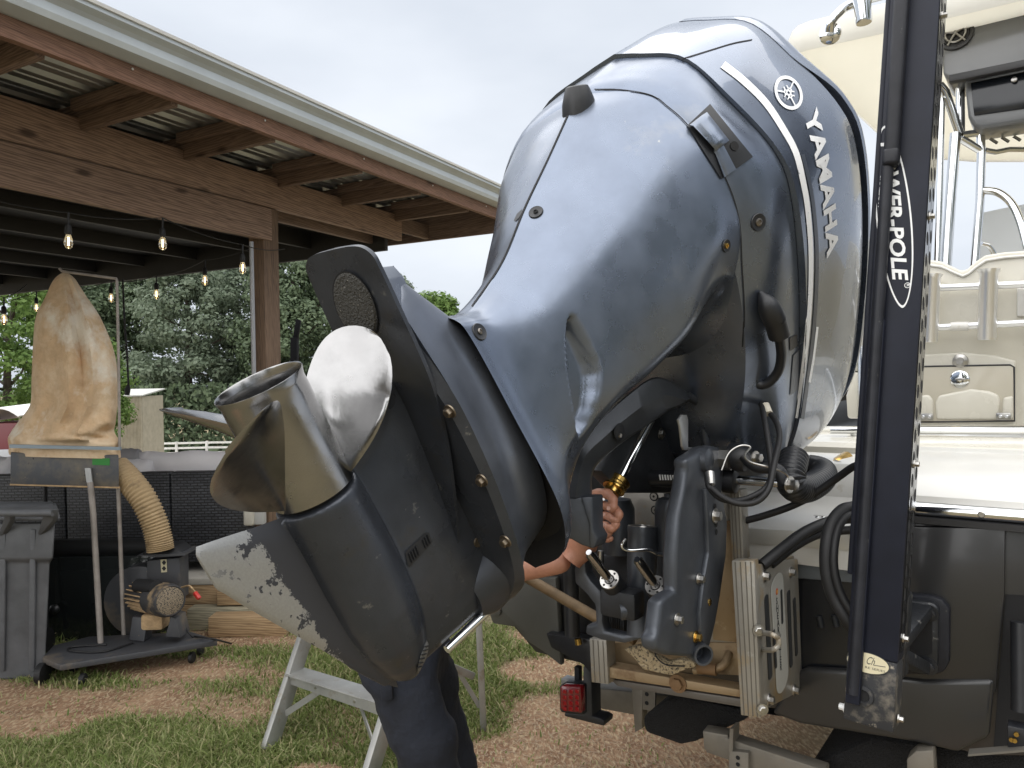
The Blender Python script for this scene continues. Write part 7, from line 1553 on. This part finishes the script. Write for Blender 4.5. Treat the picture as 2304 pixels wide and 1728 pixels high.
kn = P(975, 1725, 2.12); kf = P(1020, 1712, 2.36); an = P(935, 2080, 2.14); af = P(985, 2010, 2.42)
an.z = 0.09; af.z = 0.09
chest = P(893, 1130, 2.20); neck = P(915, 985, 2.18); headb = P(930, 945, 2.17); headt = P(940, 800, 2.16)
shn = P(922, 1035, 2.02); shf = P(930, 1040, 2.36); el = P(1090, 1290, 2.08); wr = P(1285, 1262, 1.96); efr = P(1010, 1240, 2.42); wfr = P(1120, 1180, 2.45)
J = [hipc, P(903, 1280, 2.2), chest, neck, headb, shn, el, wr, shf, efr, wfr, hipn, kn, an, an+Vector((0.20, -0.02, -0.05)), hipf, kf, af, af+Vector((0.20, -0.02, -0.05))]
E_ = [(0, 1), (1, 2), (2, 3), (3, 4), (2, 5), (5, 6), (6, 7), (2, 8), (8, 9), (9, 10), (0, 11), (11, 12), (12, 13), (13, 14), (0, 15), (15, 16), (16, 17), (17, 18)]
RR = [(0.14, 0.12), (0.125, 0.11), (0.14, 0.12), 0.055, 0.055, 0.062, 0.044, 0.030, 0.062, 0.042, 0.03, 0.085, 0.058, 0.04, 0.035, 0.085, 0.058, 0.04, 0.035]
skin_body('body', J, E_, RR, M_skin, per)
# head with face
hc_ = (headb+headt)/2; fw = Vector((0.9, 0.1, -0.35)).normalized(); sdv = fw.cross(ZZ).normalized(); upv = sdv.cross(fw)
b = MB(); rows = []
for i in range(13):
    t = i/12; a_ = math.pi*t; rows.append([hc_ + upv*(0.118*math.cos(a_)) + (fw*math.cos(2*math.pi*k/20)*0.098 + sdv*math.sin(2*math.pi*k/20)*0.075)*(math.sin(a_)**0.8)*(0.86 if t > 0.7 else 1) for k in range(20)])
b.grid(rows, closeu=True); b.tube([hc_+fw*0.09+upv*0.02, hc_+fw*0.115-upv*0.02], [0.008, 0.014], 8); b.build('head', M_skin, per, weld=True)
for s_ in (-1, 1):
    MB().lathe(hc_+fw*0.083+sdv*0.032*s_+upv*0.015, fw, [(0, 0.012), (0.008, 0.009), (0.010, 0.001)], 10).build('eye', mat('eye', (0.6, 0.58, 0.55), 0.2), per); MB().lathe(hc_+sdv*0.074*s_, sdv*s_, [(0, 0.025), (0.012, 0.022), (0.014, 0.008)], 10).build('ear', M_skin, per)
MB().bar(hc_+fw*0.088-upv*0.052-sdv*0.022, hc_+fw*0.088-upv*0.052+sdv*0.022, 0.008, 0.008).build('mouth', mat('lips', (0.3, 0.1, 0.08), 0.5), per)
b = MB(); rows = []
for i in range(8):
    a_ = math.pi*0.62*i/7; rows.append([hc_ - fw*0.012 + upv*(0.126*math.cos(a_)) + (fw*math.cos(2*math.pi*k/20)*0.100 + sdv*math.sin(2*math.pi*k/20)*0.082)*(math.sin(a_)**0.8) for k in range(20)])
b.grid(rows, closeu=True); b.build('hair', M_hair, per, solid=0.008)
# clothes
def shift(p, v): return Vector(p)+Vector(v)
JJ = [hipc+ZZ*0.05, hipc-ZZ*0.02, P(893, 1530, 2.13), P(950, 1640, 2.10), kn, P(965, 1900, 2.12), an+ZZ*0.02, P(945, 1520, 2.33), P(990, 1630, 2.34), kf, P(1010, 1880, 2.38), af+ZZ*0.02]
EE = [(0, 1), (1, 2), (2, 3), (3, 4), (4, 5), (5, 6), (1, 7), (7, 8), (8, 9), (9, 10), (10, 11)]
skin_body('jeans', JJ, EE, [(0.150, 0.135), (0.155, 0.14), 0.108, 0.098, 0.088, 0.075, 0.075, 0.105, 0.095, 0.088, 0.075, 0.075], M_jean, per, levels=3, wrinkle=0.016)
JS = [P(905, 1400, 2.21), P(903, 1270, 2.2), chest, P(864, 1018, 2.18), shn, P(985, 1130, 2.03), shf, P(955, 1130, 2.40)]
skin_body('shirt', JS, [(0, 1), (1, 2), (2, 3), (2, 4), (4, 5), (2, 6), (6, 7)], [(0.155, 0.14), (0.145, 0.13), (0.165, 0.14), 0.13, 0.085, 0.07, 0.085, 0.07], M_shirt, per)
MB().prism([P(x, y, 2.02) for x, y in [(852, 1516), (880, 1516), (884, 1575), (858, 1580)]], (0, 0.02, 0)).build('back_pocket', M_jean, per, bevel=0.004)
for q_, nm in ((an, 'boot'), (af, 'boot')): MB().box(q_+Vector((0.07, -0.01, -0.035)), X1, Y1, ZZ, 0.14, 0.05, 0.05).build(nm, mat('brown_boot', (0.05, 0.03, 0.02), 0.6), per, bevel=0.025, seg=3)
# hand: palm behind the bracket, four fingers curled round the ram piston, thumb below
wr2 = P(1322, 1180, 1.93)
def fing(px, rad, name='finger'):
    pts = catmull([P(*q) for q in px], 5); n_ = len(pts); MB().tube(pts, [rad*(1.0-0.22*i/(n_-1))*(1+0.10*math.sin(i*1.25)) for i in range(n_-1)]+[rad*0.35], 12).build(name, M_skin, hand)
b = MB(); b.tube(catmull([wr, P(1305, 1235, 1.96), P(1318, 1200, 1.95), P(1330, 1150, 1.94), P(1342, 1122, 1.94)], 5), [0.029, 0.029, 0.030, 0.032, 0.034, 0.036, 0.038, 0.040, 0.041, 0.042, 0.042, 0.041, 0.040, 0.038, 0.036, 0.034, 0.031, 0.028, 0.025, 0.022, 0.015], 16)
hand = b.build('hand', M_skin, per)
fing([(1340, 1112, 1.90), (1362, 1110, 1.83), (1377, 1121, 1.79), (1380, 1138, 1.78), (1372, 1150, 1.78)], 0.0128)
fing([(1348, 1136, 1.90), (1376, 1142, 1.82), (1391, 1154, 1.78), (1388, 1169, 1.775), (1374, 1170, 1.78)], 0.0122)
fing([(1348, 1158, 1.89), (1373, 1163, 1.82), (1385, 1176, 1.78), (1378, 1189, 1.775), (1364, 1186, 1.78)], 0.0118)
fing([(1342, 1178, 1.88), (1361, 1182, 1.82), (1371, 1193, 1.79), (1364, 1203, 1.785), (1352, 1199, 1.785)], 0.0108)
fing([(1325, 1198, 1.90), (1346, 1210, 1.83), (1363, 1212, 1.80), (1379, 1211, 1.79)], 0.0105, 'thumb')
for (x, y) in ((1369, 1144), (1357, 1158), (1356, 1180)): MB().lathe(P(x, y, 1.766), (CAM-P(x, y, 1.766)), [(0, 0.005), (0.0012, 0.004)], 10).build('nail', mat('nail', (0.5, 0.28, 0.22), 0.3), hand)
pist = thing('ram_piston', 'black and chrome piston end gripped in the hand under the brass gland', 'ram piston', P(1342, 1160, 1.87))
ax = (P(1336, 1140, 1.87)-P(1348, 1190, 1.86)).normalized()
MB().lathe(P(1342, 1163, 1.87), ax, [(-0.03, 0.024), (-0.02, 0.026), (-0.012, 0.026), (-0.012, 0.023), (0.004, 0.023), (0.004, 0.026), (0.01, 0.026)], 24).build('chrome_band', M_chrome, pist); MB().lathe(P(1342, 1163, 1.87)+ax*0.0105, ax, [(0, 0.028), (0.008, 0.029), (0.012, 0.026), (0.012, 0.012), (0.006, 0.01)], 24).build('seal_ring', M_black, pist)
